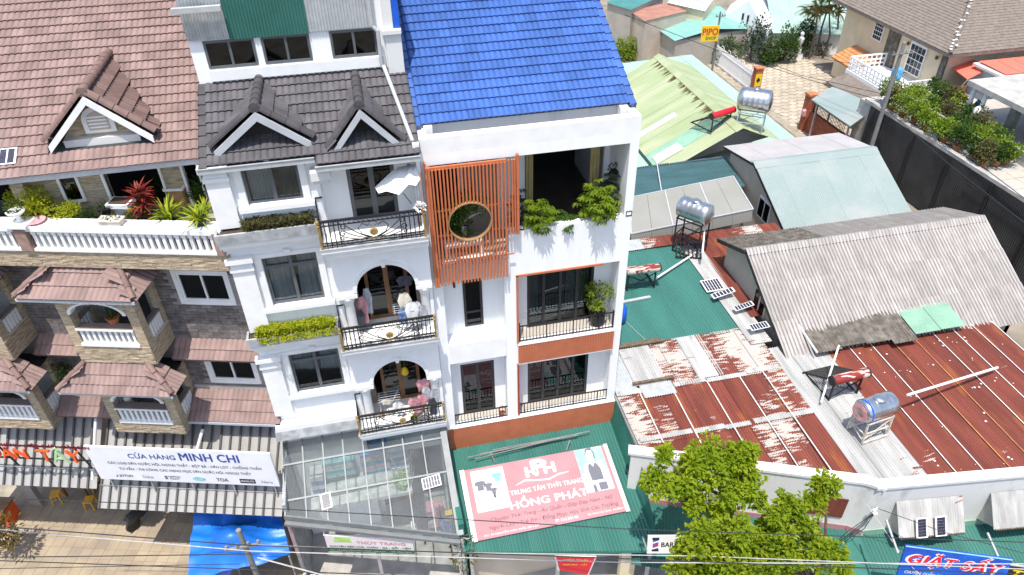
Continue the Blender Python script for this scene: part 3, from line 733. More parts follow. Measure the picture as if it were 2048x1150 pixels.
# balconies
def iron_balcony(F, lv):
    s = B(); s.box(-1.60, 1.12, YB, 17.1, F - .10, F); s.box(-1.57, 1.12, YB + .05, 16.6, F - .18, F - .10); s.box(-1.53, 1.12, YB + .12, 16.6, F - .34, F - .18)
    bal = s.obj('balcony', 'white_trim', wh)
    B().box(-1.62, 1.13, YB - .02, YB + .12, F - .001, F + .03).obj('balcony_edge', 'grey_stain', bal)
    b = B(); x0, x1, y, z0, z1 = -1.55, 1.06, YB + .05, F + .03, F + .84
    b.box(x0, x1, y - .03, y + .03, z1 - .05, z1); b.box(x0, x1, y - .012, y + .012, z1 - .17, z1 - .145); b.box(x0, x1, y - .014, y + .014, z0 + .06, z0 + .09); b.box(x0, x1, y - .014, y + .014, z0 + .15, z0 + .17)
    cx = (x0 + x1) / 2 + .02; zm = (z0 + z1) / 2
    for x in [x0 + .14 + .115 * i for i in range(4)] + [x1 - .14 - .115 * i for i in range(5)]:
        b.box(x - .013, x + .013, y - .013, y + .013, z0, z1 - .05)
        b.lathe((x, y, zm - .05), [(.008, 0), (.022, .03), (.008, .06)], 6)
    def spiral(c, r0, a0, turns, sgn, n=14):
        return [V((c[0] + sgn * r0 * (1 - .8 * k / n) * math.cos(a0 + turns * 6.283 * k / n), y, c[1] + r0 * (1 - .8 * k / n) * math.sin(a0 + turns * 6.283 * k / n))) for k in range(n + 1)]
    for sg in (-1, 1):
        for (ex, ez, r) in ((.74, .19, .085), (.78, .0, .085), (.80, -.14, .06)):
            c = (cx + sg * (ex - .02), zm + ez - .03)
            sp = spiral(c, r, 1.6, -1.0, sg)
            st = V((cx + sg * .08, y, zm - .24)); m1 = V((cx + sg * ex * .55, y, zm - .2 + ez * .55))
            cur = [st.lerp(m1, t).lerp(m1.lerp(sp[0], t), t) for t in (0, .2, .4, .6, .8)]
            b.sweep(cur + sp, .015, 4)
        b.sweep([V((cx + sg * .06, y, zm - .22)), V((cx + sg * .3, y, zm - .1)), V((cx + sg * .38, y, zm + .08)), V((cx + sg * .26, y, zm + .2)), V((cx + sg * .12, y, zm + .12))], .015, 4)
        b.sweep([V((cx + sg * .05, y, zm + .24)), V((cx + sg * .12, y, zm + .16)), V((cx + sg * .03, y, zm + .1))], .009, 4)
    k = 22
    for i in range(k):
        x = x0 + .06 + (x1 - x0 - .12) * i / (k - 1)
        for z, r in ((z1 - .10, .042), (z0 + .12, .03)):
            b.sweep([(x + r * math.cos(t), y, z + r * math.sin(t)) for t in (0.3, 1.5, 2.7, 3.9, 5.1)], .011, 4)
    rail = b.obj('railing', 'black_iron', bal)
    for sgx in (x0, x1):
        g = B(); g.box(sgx - .035, sgx + .035, y - .04, y + .04, z0 - .03, z0 + .06); g.tube((sgx, y, z0 + .06), (sgx, y, z1 - .16), .032, 8); g.lathe((sgx, y, z1 - .16), [(.045, 0), (.045, .03), (.02, .05), (.05, .10), (.045, .15), (.01, .19)], 8)
        g.obj('gold_post', 'gold', rail)
    fl = B()
    for i in range(8):
        a = 6.283 * i / 8; fl.lathe((cx + .075 * math.cos(a), y - .03, zm - .05 + .075 * math.sin(a)), [(.01, -.02), (.045, .0), (.01, .03)], 6, (0, -1, 0))
    fl.lathe((cx, y - .03, zm - .05), [(.06, -.01), (.05, .03), (.01, .03)], 8, (0, -1, 0)); fl.box(cx - .16, cx + .16, y - .02, y + .02, zm - .26, zm - .23)
    fl.obj('gold_flower', 'gold', rail)
    sd_ = B(); sx = x0
    for z in (z1 - .05, z0 + .07): sd_.bar((sx, y, z), (sx, 16.5, z), .03)
    for i in range(6): sd_.bar((sx, y + .1 + .1 * i, z0), (sx, y + .1 + .1 * i, z1 - .05), .016)
    sd_.bar((sx, 16.48, z0), (sx, 16.48, z1 + .3), .03); sd_.bar((sx, 16.48, z1 + .3), (sx + .18, 16.48, z1 + .3), .03)
    sd_.obj('side_railing', 'black_iron', bal)
    d = window(wh, -.72, .50, F, F + 2.2, 17.12, 'wood' if lv else 'charcoal_frame', 'glass_dark', 2, fw=.10, mw=.14, name='door'); B().box(-.02, .0, 17.06, 17.12, F + .95, F + 1.1).obj('handle', 'black_iron', d)
    if lv:
        zb, zc, zt, yy = F + 1.55, F + 1.68, F + 3.07, 16.25; cxa, r = -.13, .80
        pts = [(-1.46, yy, zb), (cxa - r, yy, zb), (cxa - r, yy, zc)]
        pts += [(cxa - r * math.cos(math.pi * i / 20), yy, zc + r * math.sin(math.pi * i / 20)) for i in range(1, 20)]
        pts += [(cxa + r, yy, zc), (cxa + r, yy, zb), (1.12, yy, zb), (1.12, yy, zt), (-1.46, yy, zt)]
        ar = B().prism(pts, (0, .34, 0)).obj('arch', 'white', wh)
        tr = B(); n = 20; vs = []
        for i in range(n + 1):
            a = math.pi * i / n
            for rr, y2 in ((r - .004, yy - .05), (r + .10, yy - .05), (r + .10, yy + .02), (r - .004, yy + .02)): vs.append((cxa - rr * math.cos(a), y2, zc + rr * math.sin(a)))
        tr.add(vs, [(4 * i + k, 4 * i + (k + 1) % 4, 4 * i + 4 + (k + 1) % 4, 4 * i + 4 + k) for i in range(n) for k in range(4)])
        tr.box(-1.50, cxa - r, yy - .06, yy + .3, zb - .03, zb + .09); tr.box(cxa + r, 1.12, yy - .06, yy + .3, zb - .03, zb + .09)
        tr.obj('arch_moulding', 'white_trim', ar)
        B().prism([(cxa - .08, yy - .1, zc + r + .14), (cxa + .08, yy - .1, zc + r + .14), (cxa + .04, yy - .1, zc + r - .05), (cxa - .04, yy - .1, zc + r - .05)], (0, .12, 0)).obj('keystone', 'white_trim', ar)
        for x in (-1.20, .90):
            B().lathe((x, 16.40, F), [(.19, 0), (.19, .12), (.15, .14), (.14, .2), (.125, zb - F - .32), (.15, zb - F - .26), (.18, zb - F - .16), (.21, zb - F - .1), (.21, zb - F - .03)], 16).obj('column', 'white_trim', wh, smooth=True)
for i, F in enumerate(FZ): iron_balcony(F, i)
# roofs
su = V((0, 1, .5)).normalized()
def zr_(y): return 14.72 + .5 * (y - 16.42)
rf = B(); rf.prism([(WX0, 16.42, zr_(16.42)), (WX0, 18.62, zr_(18.62)), (WX0, 18.62, zr_(18.62) - .1), (WX0, 16.42, zr_(16.42) - .1)], (WX1 - WX0, 0, 0))
rf.prism([(-1.33, 16.16, zr_(16.16)), (-1.33, 16.42, zr_(16.42)), (-1.33, 16.42, zr_(16.42) - .1), (-1.33, 16.16, zr_(16.16) - .1)], (WX1 + 1.33, 0, 0))
roofw = rf.obj('roof', 'underlay', wh)
kt = tile_mesh('black_tile', 'black_tile')
tile_roof(roofw, kt, (WX0 + .12, 16.32, zr_(16.32)), (1, 0, 0), su, 16, 8)
tile_roof(roofw, kt, (-1.31, 16.06, zr_(16.06)), (1, 0, 0), su, 8, 1)
vk = verge_mesh('verge_tile', 'black_cap'); verge(roofw, vk, (WX0 - .04, 16.28, zr_(16.28) - .01), su, 2.6, 1)
kc = cap_mesh('ridge_tile', 'black_cap', r=.12)
def dormer(par, me, cm, gx, half, apex_z, eave_z, yf, slope, zplane, wallm, tm, overhang=.0, boardm='grey_paint', lim=300, name='dormer'):
    """gabled dormer: ridge along +y from the gable front yf back into the main roof plane zplane(y)"""
    hl, hr = half; k = B()
    yb = yf + (apex_z - zplane(yf)) / .5
    out = []
    for sg, h in ((-1, hl), (1, hr)):
        e = V((gx + sg * h, yf, eave_z)); a = V((gx, yf, apex_z)); ye = yf + max(0, (eave_z - zplane(yf)) / .5)
        k.add([a, e, V((e.x, ye, eave_z)), V((gx, yb, apex_z))], [(0, 1, 2, 3)])
        k.add([a - V((0, 0, .1)), e - V((0, 0, .1)), V((e.x, ye, eave_z - .1)), V((gx, yb, apex_z - .1))], [(0, 1, 2, 3)])
    d = k.obj(name, 'underlay', par)
    for sg, h in ((-1, hl), (1, hr)):
        e = V((gx + sg * h, yf, eave_z)); a = V((gx, yf, apex_z)); up = (a - e); L = up.length; up.normalize()
        ye = yf + max(0, (eave_z - zplane(yf)) / .5)
        # rows climb from eave to ridge; tiles lie along y
        U = V((0, -1, 0)) if sg < 0 else V((0, 1, 0)); nrow = max(2, round(L / .33)); e_ = L / nrow
        for j in range(nrow):
            ylen = (ye - yf) + (yb - ye) * (j + .35) / nrow; n = max(1, round(ylen / .31))
            for i in range(n):
                p = e + up * (j * e_ - .03) + V((0, (i + 1 if sg < 0 else i) * ylen / n, 0))
                M4 = frame(p, U, up)
                inst(me, 'tile', M4, d)
        # gable board + verge caps along the raking edge
        B().prism([e + V((-sg * .10, -.12, -.01)), a + V((0, -.12, -.06)), a + V((0, -.12, -.26)), e + V((-sg * .38, -.12, -.0))] if False else [e + V((-sg * .06, -.10, -.06)), a + V((0, -.10, -.06)), a + V((0, -.10, -.27)), e + V((-sg * .06, -.10, -.25))], (0, .06, 0)).obj('barge_board', boardm, d)
        nv = max(3, round(L / .36)); 
        for i in range(nv): inst(cm, 'verge_tile', frame(e + up * (L * i / nv) + V((0, .03, .03)), V((0, -1, 0)) if sg < 0 else V((0, 1, 0)), up), d)
    caps(d, cm, (gx, yf - .06, apex_z + .03), (gx, yb, apex_z + .03), (0, 0, 1))
    B().lathe((gx, yf - .05, apex_z + .04), [(.125, 0), (.125, .02), (.01, .03)], 10, (0, -1, 0)).obj('ridge_end', tm, d)
    return d
d1 = dormer(roofw, kt, kc, -2.49, (1.17, 1.17), 15.84, 14.98, 16.66, .5, zr_, 'white', 'black_cap')
d2 = dormer(roofw, kt, kc, -.14, (.85, .95), 15.74, 14.74, 16.46, .5, zr_, 'white', 'black_cap')
for d, x0, x1, xm, zt, z0, y in ((d1, -3.2, -1.6, -2.47, 15.45, 14.9, 16.98), (d2, -.62, .5, -.13, 15.4, 14.75, 16.8)):
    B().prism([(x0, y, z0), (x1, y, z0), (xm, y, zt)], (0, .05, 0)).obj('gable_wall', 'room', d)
# gutters
b = B()
for x0, x1, y in ((WX0 - .1, -1.36, 16.24), (-1.36, WX1, 15.98)):
    z = zr_(y + .1) - .02; b.box(x0, x1, y, y + .015, z - .13, z); b.box(x0, x1, y + .015, y + .13, z - .13, z - .115); b.box(x0, x1, y + .115, y + .13, z - .115, z - .03); b.box(x0 - .004, x1 + .004, y - .02, y + .02, z, z + .015)
    b.box(x0 + .05, x1, y + .1, 16.5 if x0 < -2 else 17.1, z - .16, z - .135)
b.obj('gutter', 'galv_white', wh)
b = B(); b.box(-1.52, -1.05, 16.12, 16.5, 14.10, 14.32); b.box(-1.48, -1.1, 16.2, 16.5, 13.98, 14.10); b.obj('capital_block', 'white_old', wh)
# attic storey
AW = [(-3.60, -2.42, 16.18, 16.86), (-2.26, -1.11, 16.18, 16.86), (-.62, .52, 16.18, 16.86)]
b = B(); b.wall(WX0, .72, 15.6, 19, 18.6, 18.8, AW); b.obj('attic_wall', 'white', wh)
B().box(WX0 + .3, .66, 18.5, 18.6, 15.90, 16.16).obj('attic_ledge', 'white_trim', wh)
for a in AW: window(wh, *a, 18.58, 'charcoal_frame', 'glass_dark', 2, fw=.06)
b = B(); b.box(.72, 1.12, 18.35, 18.8, 15.6, 16.75); b.box(.66, 1.13, 18.28, 18.8, 16.75, 16.85); b.box(.72, .95, 18.4, 18.8, 16.85, 19); b.obj('attic_pier', 'white_old', wh)
B().box(.96, 1.12, 18.42, 18.8, 16.85, 19).obj('blue_patch', 'plastic_blue', wh)
for x0, x1, m in ((-3.92, -2.95, 'galv'), (-2.95, -1.08, 'green_metal'), (-1.08, .40, 'galv_white')):
    B().corr((x0, 18.54, 16.90 if m != 'green_metal' else 16.86), (1, 0, 0), (0, -.02, 1), x1 - x0 - .005, 2.2, .075, .014).obj('cladding_sheet', m, wh)
b = B(); b.tube((.44, 18.45, 19), (.44, 18.45, 16.95), .055, 10); b.tube((.44, 18.45, 16.95), (.56, 18.42, 16.82), .05, 10); b.tube((.56, 18.42, 16.84), (.56, 18.42, 15.95), .05, 10)
b.tube((.60, 18.35, 15.96), (1.0, 16.3, 14.80), .05, 10); b.obj('downpipe', 'galv_white', wh)
B().box(WX0 - .12, -2.95, 18.3, 18.42, 17.60, 17.72).obj('upper_gutter', 'galv_white', wh)
B().box(.98, 1.14, 16.2, 18.6, 14.6, 14.75).obj('wall_flashing', 'white_trim', wh)

# loose things on the white house ------------------------------------------
def flower_box(x0, x1, y, z, m, label, n, size, flowers=0, hang=0., seed=1):
    r = random.Random(seed); t = thing('flower_bed', label, 'plants', ((x0 + x1) / 2, y, z), world=False)
    b = B(); hw = (x1 - x0) / 2; s = B()
    for i in range(n):
        x = r.uniform(-hw, hw); yy = r.uniform(-.17, .12) - (hang * r.random() if r.random() < .4 else 0); zz = r.uniform(-.02, .20 if yy > -.17 else .0)
        for k in range(7): leaf(b, (x + r.gauss(0, .03), yy + r.gauss(0, .03), zz - (.12 if yy < -.18 else 0) * r.random()), (r.gauss(0, 1), r.gauss(0, 1) - .2, r.gauss(.8, .6)), size * r.uniform(.6, 1.2), r, .4)
    for i in range(30): s.bar((r.uniform(-hw, hw), 0, -.1), (r.uniform(-hw, hw) * .99, r.uniform(-.1, .1), .12), .012)
    s.obj('stems', 'stem_green', t, kind='stuff'); b.obj('foliage', m, t, recalc=False)
    if flowers:
        f = B()
        for i in range(flowers): blob(f, (r.uniform(.2, hw), r.uniform(-.2, -.05), r.uniform(0, .12)), .03, 12, .05, r)
        f.obj('flowers', 'petal_pink', t, recalc=False, kind='stuff')
flower_box(-3.35, -1.68, 16.33, 12.93, 'leaf_heath', 'dull green and rusty flower bed below the top window', 620, .085, 3, 0, 3)
flower_box(-3.75, -1.68, 16.30, 9.58, 'leaf_yellow', 'bright yellow-green trailing plants below the middle window', 900, .095, 0, .24, 4)
# folded white parasol on the top balcony
t = thing('parasol', 'white cloth parasol hanging open over the top iron balcony', 'parasol', (.62, 16.25, 12.32)); r = random.Random(9)
B().tube((.34, .3, 0), (.30, .25, 1.75), .022, 8).obj('pole', 'wood', t); B().tube((.40, .2, 0), (.38, .25, 1.3), .03, 8).obj('stand', 'bamboo', t)
b = B(); n = 14; top = V((.30, .2, 1.78)); ring = []
for i in range(n):
    a = 6.283 * i / n; rr = .72 if math.cos(a) < 0 else .45
    ring.append(V((.05 + rr * math.cos(a), -.02 + .34 * math.sin(a), 1.55 - .22 * (1 if math.cos(a) < 0 else .3) + (.05 if i % 2 else -.05))))
mid = [top.lerp(q, .5) + V((0, 0, .12 + (.03 if i % 2 else -.02))) for i, q in enumerate(ring)]
b.add([top] + mid + ring, [(0, 1 + i, 1 + (i + 1) % n) for i in range(n)] + [(1 + i, 1 + n + i, 1 + n + (i + 1) % n, 1 + (i + 1) % n) for i in range(n)])
b.obj('canopy', 'cloth_white', t, smooth=True); B().bar((0.0, -.15, 1.2), (.18, -.1, .85), .02).obj('handle', 'black_iron', t)
curtain(t, .28, .46, .75, 1.6, -.05, 'cloth_white', 3, .05)
# clothes and drying racks on the two lower balconies
def garment(b, x, y, z, w, h, r, sleeves=True):
    n = 5; vs = []
    for j in range(4):
        for i in range(n + 1):
            u = i / n - .5; v = j / 3
            ww = w * (.55 if j == 0 else 1.0 if j == 1 else .75); vs.append((x + u * ww, y + .03 * math.sin(u * 9 + j) + r.uniform(-.015, .015), z - h * v))
    b.add(vs, [(j * (n + 1) + i, j * (n + 1) + i + 1, (j + 1) * (n + 1) + i + 1, (j + 1) * (n + 1) + i) for j in range(3) for i in range(n)])
def cloth(x, y, z, w, h, m, label, name='garment', grp='washing on the middle balcony'):
    t = thing(name, label, 'clothing', (x, y, z), group=grp); b = B(); garment(b, 0, 0, 0, w, h, random.Random(int(x * 100) + int(z * 10))); b.obj('cloth', m, t, smooth=True)
    B().sweep([(-.12, 0, -.02), (0, 0, .05), (.12, 0, -.02)], .006, 4).obj('hanger', 'black_iron', t)
G3 = 8.90
cloth(-.86, 16.6, G3 + 1.25, .3, .95, 'clothes_pink', 'long pink garment hanging beside the left column of the middle balcony')
cloth(-.70, 16.75, G3 + 1.4, .26, .9, 'clothes_grey', 'pale grey garment hanging behind the pink one on the middle balcony')
cloth(.32, 16.35, G3 + 1.35, .40, .75, 'clothes_cream', 'cream shirt hanging on the middle balcony rack')
cloth(.22, 16.20, G3 + .95, .28, .55, 'clothes_blue', 'blue and pink small garment hanging on the middle balcony rack')
cloth(.62, 16.25, G3 + 1.05, .36, .75, 'cloth_white', 'white shirt hanging near the right column of the middle balcony')
cloth(.40, 16.6, G3 + 1.75, .5, .35, 'clothes_dark', 'dark garment draped at the top of the middle balcony arch')
G2 = 5.45
def rack(x, y, z, label):
    t = thing('drying_rack', label, 'drying rack', (x, y, z)); b = B()
    for sy in (-.2, .2):
        b.bar((-.3, sy, 0), (.3, -sy, .85), .02); b.bar((-.3, -sy, 0), (-.3, sy, .85), .02)
    for k in range(5): b.bar((-.35, -.2 + .1 * k, .85), (.35, -.2 + .1 * k, .85), .014)
    b.obj('frame', 'galv_white', t); return t
rack(-.55, 16.45, G2, 'white drying rack on the lowest iron balcony'); rack(.30, 16.35, G3, 'white drying rack on the middle iron balcony')
for i, (x, y, z, w, h, m, l) in enumerate(((.45, 16.15, 1.0, .35, .6, 'clothes_pink', 'pink blouse on the lowest balcony washing pile'), (.62, 16.3, 1.15, .3, .6, 'clothes_grey', 'blue-grey shirt on the lowest balcony washing pile'), (.28, 16.0, .75, .35, .45, 'clothes_pink', 'pink towel over the lowest balcony railing'),
        (.75, 16.1, .8, .3, .7, 'clothes_dark', 'dark trousers hung at the right end of the lowest balcony'), (.5, 16.05, .62, .4, .35, 'clothes_cream', 'beige cloth folded over the lowest balcony railing'), (-.62, 16.35, .86, .4, .25, 'clothes_cream', 'pale cloth lying on the rack of the lowest balcony'))):
    cloth(x, y, G2 + z, w, h, m, l, grp='washing on the lowest balcony')
# WASH2
for (x, y, z, w, h, m, l) in ((.2, 16.1, .95, .4, .5, 'clothes_pink', 'rose blanket hung at the centre right of the lowest balcony'), (.55, 16.45, 1.35, .45, .5, 'clothes_pink', 'pale pink shirt at the top of the lowest balcony washing'), (.85, 16.25, 1.0, .3, .7, 'clothes_grey', 'grey trousers beside the right column of the lowest balcony'), (-.3, 16.2, .8, .35, .4, 'cloth_white', 'white cloth on the left part of the lowest balcony')):
    cloth(x, y, 5.45 + z, w, h, m, l, grp='washing on the lowest balcony')
for (x, y, z, w, h, m, l) in ((.48, 16.15, 1.15, .4, .8, 'cloth_white', 'white sheet hanging low on the middle balcony rack'), (.78, 16.2, .9, .3, .6, 'clothes_grey', 'grey checked shirt at the right end of the middle balcony'), (-.95, 16.45, .9, .25, .6, 'clothes_dark', 'dark red garment by the left column of the middle balcony')):
    cloth(x, y, 8.90 + z, w, h, m, l)
t = thing('potted_plant', 'spiky yellow-green plant behind the lowest iron railing', 'plant', (.12, 16.0, G2)); pot(t, 'black_iron', .1, .2); b = B(); rosette(b, (0, 0, .2), 16, .4, .035, r); b.obj('leaves', 'leaf_yellow', t, recalc=False)
t = thing('broom', 'long broom leaning by the lowest balcony column', 'broom', (-.85, 16.5, G2)); B().tube((0, 0, .2), (-.1, .3, 1.4), .014, 6).obj('stick', 'wood', t); B().lathe((0, 0, 0), [(.12, 0), (.03, .22)], 8).obj('bristles', 'bamboo', t)
t = thing('rag_mop', 'white mop head on the corner post of the top balcony', 'mop', (1.0, 15.85, 12.32 + .85)); b = B(); blob(b, (0, 0, .05), (.13, .1, .09), 120, .08, r); b.obj('mop_head', 'cloth_white', t, recalc=False); B().tube((.03, .05, -.1), (.1, .2, .9), .012, 6).obj('handle', 'bamboo', t)
t = thing('tree_fern_bag', 'orange and green hanging decoration inside the lowest arch', 'decoration', (.05, 16.9, G2 + 1.2)); B().lathe((0, 0, 0), [(.02, 0), (.12, .1), (.1, .25), (.02, .35)], 8).obj('bag', 'sign_yellow', t); b = B(); rosette(b, (0, 0, .35), 8, .3, .04, r); b.obj('leaves', 'leaf_green', t, recalc=False)

# ============================================================ GLASS CANOPY
gc = thing('glass_canopy', 'grey steel and glass canopy in front of the white house', 'canopy', (-1.5, 14.5, 0), world=True)
def gz(y): return 4.20 + .40 * (y - 14.30)
def fy(x): return 14.32 - (x + 4.05) * .29
xs = [-4.02 + .615 * i for i in range(9)]; ybars = [16.35, 15.75, 14.55]
nn = V((0, -.4, 1)).normalized()
for x in xs: B().bar((x, fy(x), gz(fy(x))), (x, 16.45, gz(16.45)), .045, .09, nn).obj('glazing_bar', 'canopy_steel', gc)
b = B()
for y in (15.75,): b.bar((xs[0], y, gz(y) + .004), (xs[-1], y, gz(y) + .004), .055, .08, nn)
b.bar((xs[0], 14.72, gz(14.72) + .004), (xs[-1], 14.72, gz(14.72) + .004), .055, .08, nn)
b.obj('cross_bar', 'canopy_steel', gc)
b = B(); b.bar((xs[0] - .04, fy(xs[0]), gz(fy(xs[0])) - .03), (xs[-1] + .04, fy(xs[-1]), gz(fy(xs[-1])) - .03), .06, .16); b.bar((xs[0] - .05, fy(xs[0]) - .08, gz(fy(xs[0])) - .22), (xs[-1] + .05, fy(xs[-1]) - .08, gz(fy(xs[-1])) - .22), .14, .10)
b.bar((xs[-1] + .1, fy(xs[-1]), gz(fy(xs[-1]))), (xs[-1] + .1, 16.4, gz(16.4)), .16, .12); b.obj('edge_gutter', 'canopy_steel', gc)
for i in range(8):
    xa, xb = xs[i] + .035, xs[i + 1] - .035
    rows = [(15.78, 16.42, 0), (14.75, 15.72, 0), (None, 14.69, 1)]
    for y0, y1, fr in rows:
        ya = fy(xa) + .03 if fr else y0; yb_ = fy(xb) + .03 if fr else y0
        if ya >= y1: continue
        B().add([(xa, ya, gz(ya)), (xb, yb_, gz(yb_)), (xb, y1, gz(y1)), (xa, y1, gz(y1)), (xa, ya, gz(ya) + .01), (xb, yb_, gz(yb_) + .01), (xb, y1, gz(y1) + .01), (xa, y1, gz(y1) + .01)], [(0, 3, 2, 1), (4, 5, 6, 7), (0, 1, 5, 4), (1, 2, 6, 5), (2, 3, 7, 6), (3, 0, 4, 7)]).obj('pane', 'canopy_glass', gc)
for x in (xs[0], xs[4], xs[-1]): B().box(x - .05, x + .05, fy(x) + .02, fy(x) + .12, 0, gz(fy(x)) - .08).obj('post', 'galv', gc)
def solar(p, U, Vv, w, h, label, nx=6, ny=1, tilt=None, grp='small solar panels', post=False):
    U = V(U).normalized(); Vv = V(Vv).normalized(); N = U.cross(Vv); p = V(p)
    t = thing('solar_panel', label, 'solar panel', p, group=grp); z = V((0, 0, 0))  # a framed solar panel, not a charger unit
    B().obox(z, U * w / 2, Vv * h / 2, N * .012).obj('frame', 'solar_white', t)
    c = B(); a, bq = (nx, ny)
    for i in range(a):
        for j in range(bq):
            c.obox(U * (w * .9 * ((i + .5) / a - .5)) + Vv * (h * .88 * ((j + .5) / bq - .5)) + N * .011, U * w * .36 / a, Vv * h * .42 / bq, N * .004)
    c.obj('cells', 'solar', t, kind='stuff')
    if post:
        B().bar(-N * .0, -V((0, 0, post)) + N * .0, .03).obj('post', 'galv', t)
    return t
q = onplane(653, 1003, (0, 14.3, 4.2), nn); solar(q + nn * .06, (.97, .12, .05), (-.08, 1, .4), .32, .48, 'upright small solar panel on the left of the glass canopy', 1, 6)
q = onplane(863, 965, (0, 14.3, 4.2), nn); solar(q + nn * .06, (.99, .1, .04), (-.05, 1, .4), .58, .36, 'wide small solar panel on the right of the glass canopy', 6, 2)
# ============================================================ BROWN-ROOFED HOUSE (street front turned 16 degrees)
LO = V((-3.95, 16.4, 0)); LA = R_(-16)
lh = thing('villa', 'brown tiled house with stone cladding, white balusters and projecting balcony boxes', 'house', LO, LA)
LM = Matrix.Translation(LO) @ Matrix.Rotation(LA, 4, 'Z'); LINV = LM.inverted()
def L2W(x, y, z): return LM @ V((x, y, z))
# --- world-aligned top storey and roof
WINV[lh.name] = LINV
def zb_(y): return 14.12 + .5 * (y - 18.2)
rb = B().prism([(-14, 18.2, zb_(18.2)), (-14, 24.5, zb_(24.5)), (-14, 24.5, zb_(24.5) - .12), (-14, 18.2, zb_(18.2) - .12)], (10.1, 0, 0)).obj('roof', 'underlay', lh)
br = tile_mesh('brown_tile', 'brown_tile')
def bmask(u, v):
    x = -10.1 + u; y = 18.1 + v * .894
    h = (15.83 - zb_(y)); hw = max(0, h / 1.18 * 1.22) - .1
    return not (y > 18.72 and h > 0 and abs(x + 6.65) < hw)
tile_roof(rb, br, (-10.1, 18.1, zb_(18.1)), (1, 0, 0), su, 20, 21, mask=bmask)
db = tile_mesh('dormer_tile', 'dark_brown_tile'); bc = cap_mesh('ridge_tile', 'brown_cap', r=.13)
d3 = dormer(rb, db, bc, -6.65, (1.26, 1.32), 15.83, 14.66, 18.72, .5, zb_, 'cream', 'brown_cap', boardm='white_trim')
B().prism([(-7.75, 18.98, 14.4), (-5.5, 18.98, 14.4), (-6.65, 18.98, 15.7)], (0, .06, 0)).obj('gable_wall', 'strip_stone', d3)
def arched(cx, y, z0, hw, h, d, n=12):
    return [(cx - hw, y, z0), (cx + hw, y, z0), (cx + hw, y, z0 + h - hw)] + [(cx + hw * math.cos(math.pi * i / n), y, z0 + h - hw + hw * math.sin(math.pi * i / n)) for i in range(1, n)] + [(cx - hw, y, z0 + h - hw)]
B().prism(arched(-6.62, 18.9, 14.72, .37, .68, 0), (0, .08, 0)).obj('vent_frame', 'white_trim', d3)
B().prism(arched(-6.62, 18.885, 14.80, .25, .48, 0), (0, .02, 0)).obj('vent_back', 'cream', d3)
for i in range(4): B().box(-6.84, -6.40, 18.86, 18.885, 14.86 + i * .09, 14.90 + i * .09).obj('vent_slat', 'white_trim', d3)
B().box(-7.55, -5.75, 18.82, 18.98, 14.42, 14.62).obj('gable_ledge', 'white_old', d3)
b = B(); b.box(-14, -3.95, 18.13, 18.17, 13.94, 14.13); b.box(-14, -3.95, 18.17, 18.85, 13.92, 13.95); b.obj('fascia', 'grey_paint', lh)
TH = [(-8.06, -7.55, 12.93, 13.72), (-6.92, -5.58, 12.2, 13.85), (-4.98, -3.95, 12.2, 13.85), (-13, -9.05, 12.6, 13.7)]
B().wall(-14, -3.93, 12.1, 13.94, 18.8, 19.0, TH).obj('top_wall', 'strip_stone', lh)
window(lh, -8.06, -7.55, 12.93, 13.72, 18.74, 'white_trim', 'glass_dark', 1, fw=.07)
for a in ((-6.99, -6.92), (-5.58, -5.52), (-5.03, -4.97), (-4.62, -4.57)): B().box(*a, 18.72, 18.9, 12.2, 13.88).obj('door_jamb', 'white_trim', lh)
b = B(); b.box(-14, -3.93, 24.3, 24.5, 0, 17.2); b.box(-14, -3.93, 21.5, 21.6, 10, 14.1); b.box(-4.1, -3.94, 19, 24.3, 0, 14.2); b.obj('back_wall', 'room', lh)
B().box(-14, -3.94, 19, 24.3, 14.0, 14.1).obj('ceiling', 'room', lh)
# stone pier at the left of the balcony storey
B().box(-9.05, -8.75, 18.5, 18.8, 12.2, 13.94).obj('stone_pier', 'strip_stone', lh)
del WINV[lh.name]
# --- local frame from here: x along the street front, y into the house
YW = .82
b = B()
W3 = (-2.08, -.72, 10.05, 10.98); W2 = (-2.05, -.70, 6.98, 7.81); W3b = (-6.6, -5.5, 9.9, 10.9)
b.wall(-11, .02, 0, 11.7, YW, YW + .2, [W3, W2, (-10.5, -.4, 0, 3.4), (-4.6, -3.2, 8.9, 10.8), (-4.6, -3.2, 6.0, 7.6)]); b.box(-11, -.1, 5, 5.1, 0, 11.7); b.box(-11, -.1, 1.02, 5, 5.3, 5.5); b.box(-11, -.1, 1.02, 5, 8.4, 8.6)
b.obj('street_wall', 'grey_mortar', lh)
# floor of the top balcony
B().prism([(-10, .02, 11.7), (.0, .02, 11.7), (.6, 2.5, 11.7), (-10, 2.5, 11.7)], (0, 0, .48)).obj('balcony_floor', 'concrete', lh)
def strips(x0, x1, z0, z1, y, seed, parent, axis='x', w=.26, h=.052, m='strip_stone'):
    r = random.Random(seed); b = B(); z = z0; k = 0
    while z < z1 - .01:
        hh = min(h, z1 - z); x = x0 - (w * .5 if k % 2 else 0)
        while x < x1:
            ww = w * r.uniform(.6, 1.3); a = max(x, x0); c = min(x + ww - .006, x1); d = r.uniform(.004, .022)
            if c - a > .02:
                if axis == 'x': b.box(a, c, y - d, y, z, z + hh - .006)
                else: b.box(y, y + d, a, c, z, z + hh - .006)
            x += ww
        z += hh; k += 1
    return b.obj('stone_strips', m, parent, kind='stuff')
fas = B().box(-10, .02, .0, .04, 11.68, 12.20).obj('balcony_fascia', 'strip_stone', lh); strips(-9, .0, 11.69, 12.19, -.001, 1, fas)
B().box(-10, .03, -.06, .12, 12.20, 12.27).obj('balustrade_base', 'white_trim', lh)
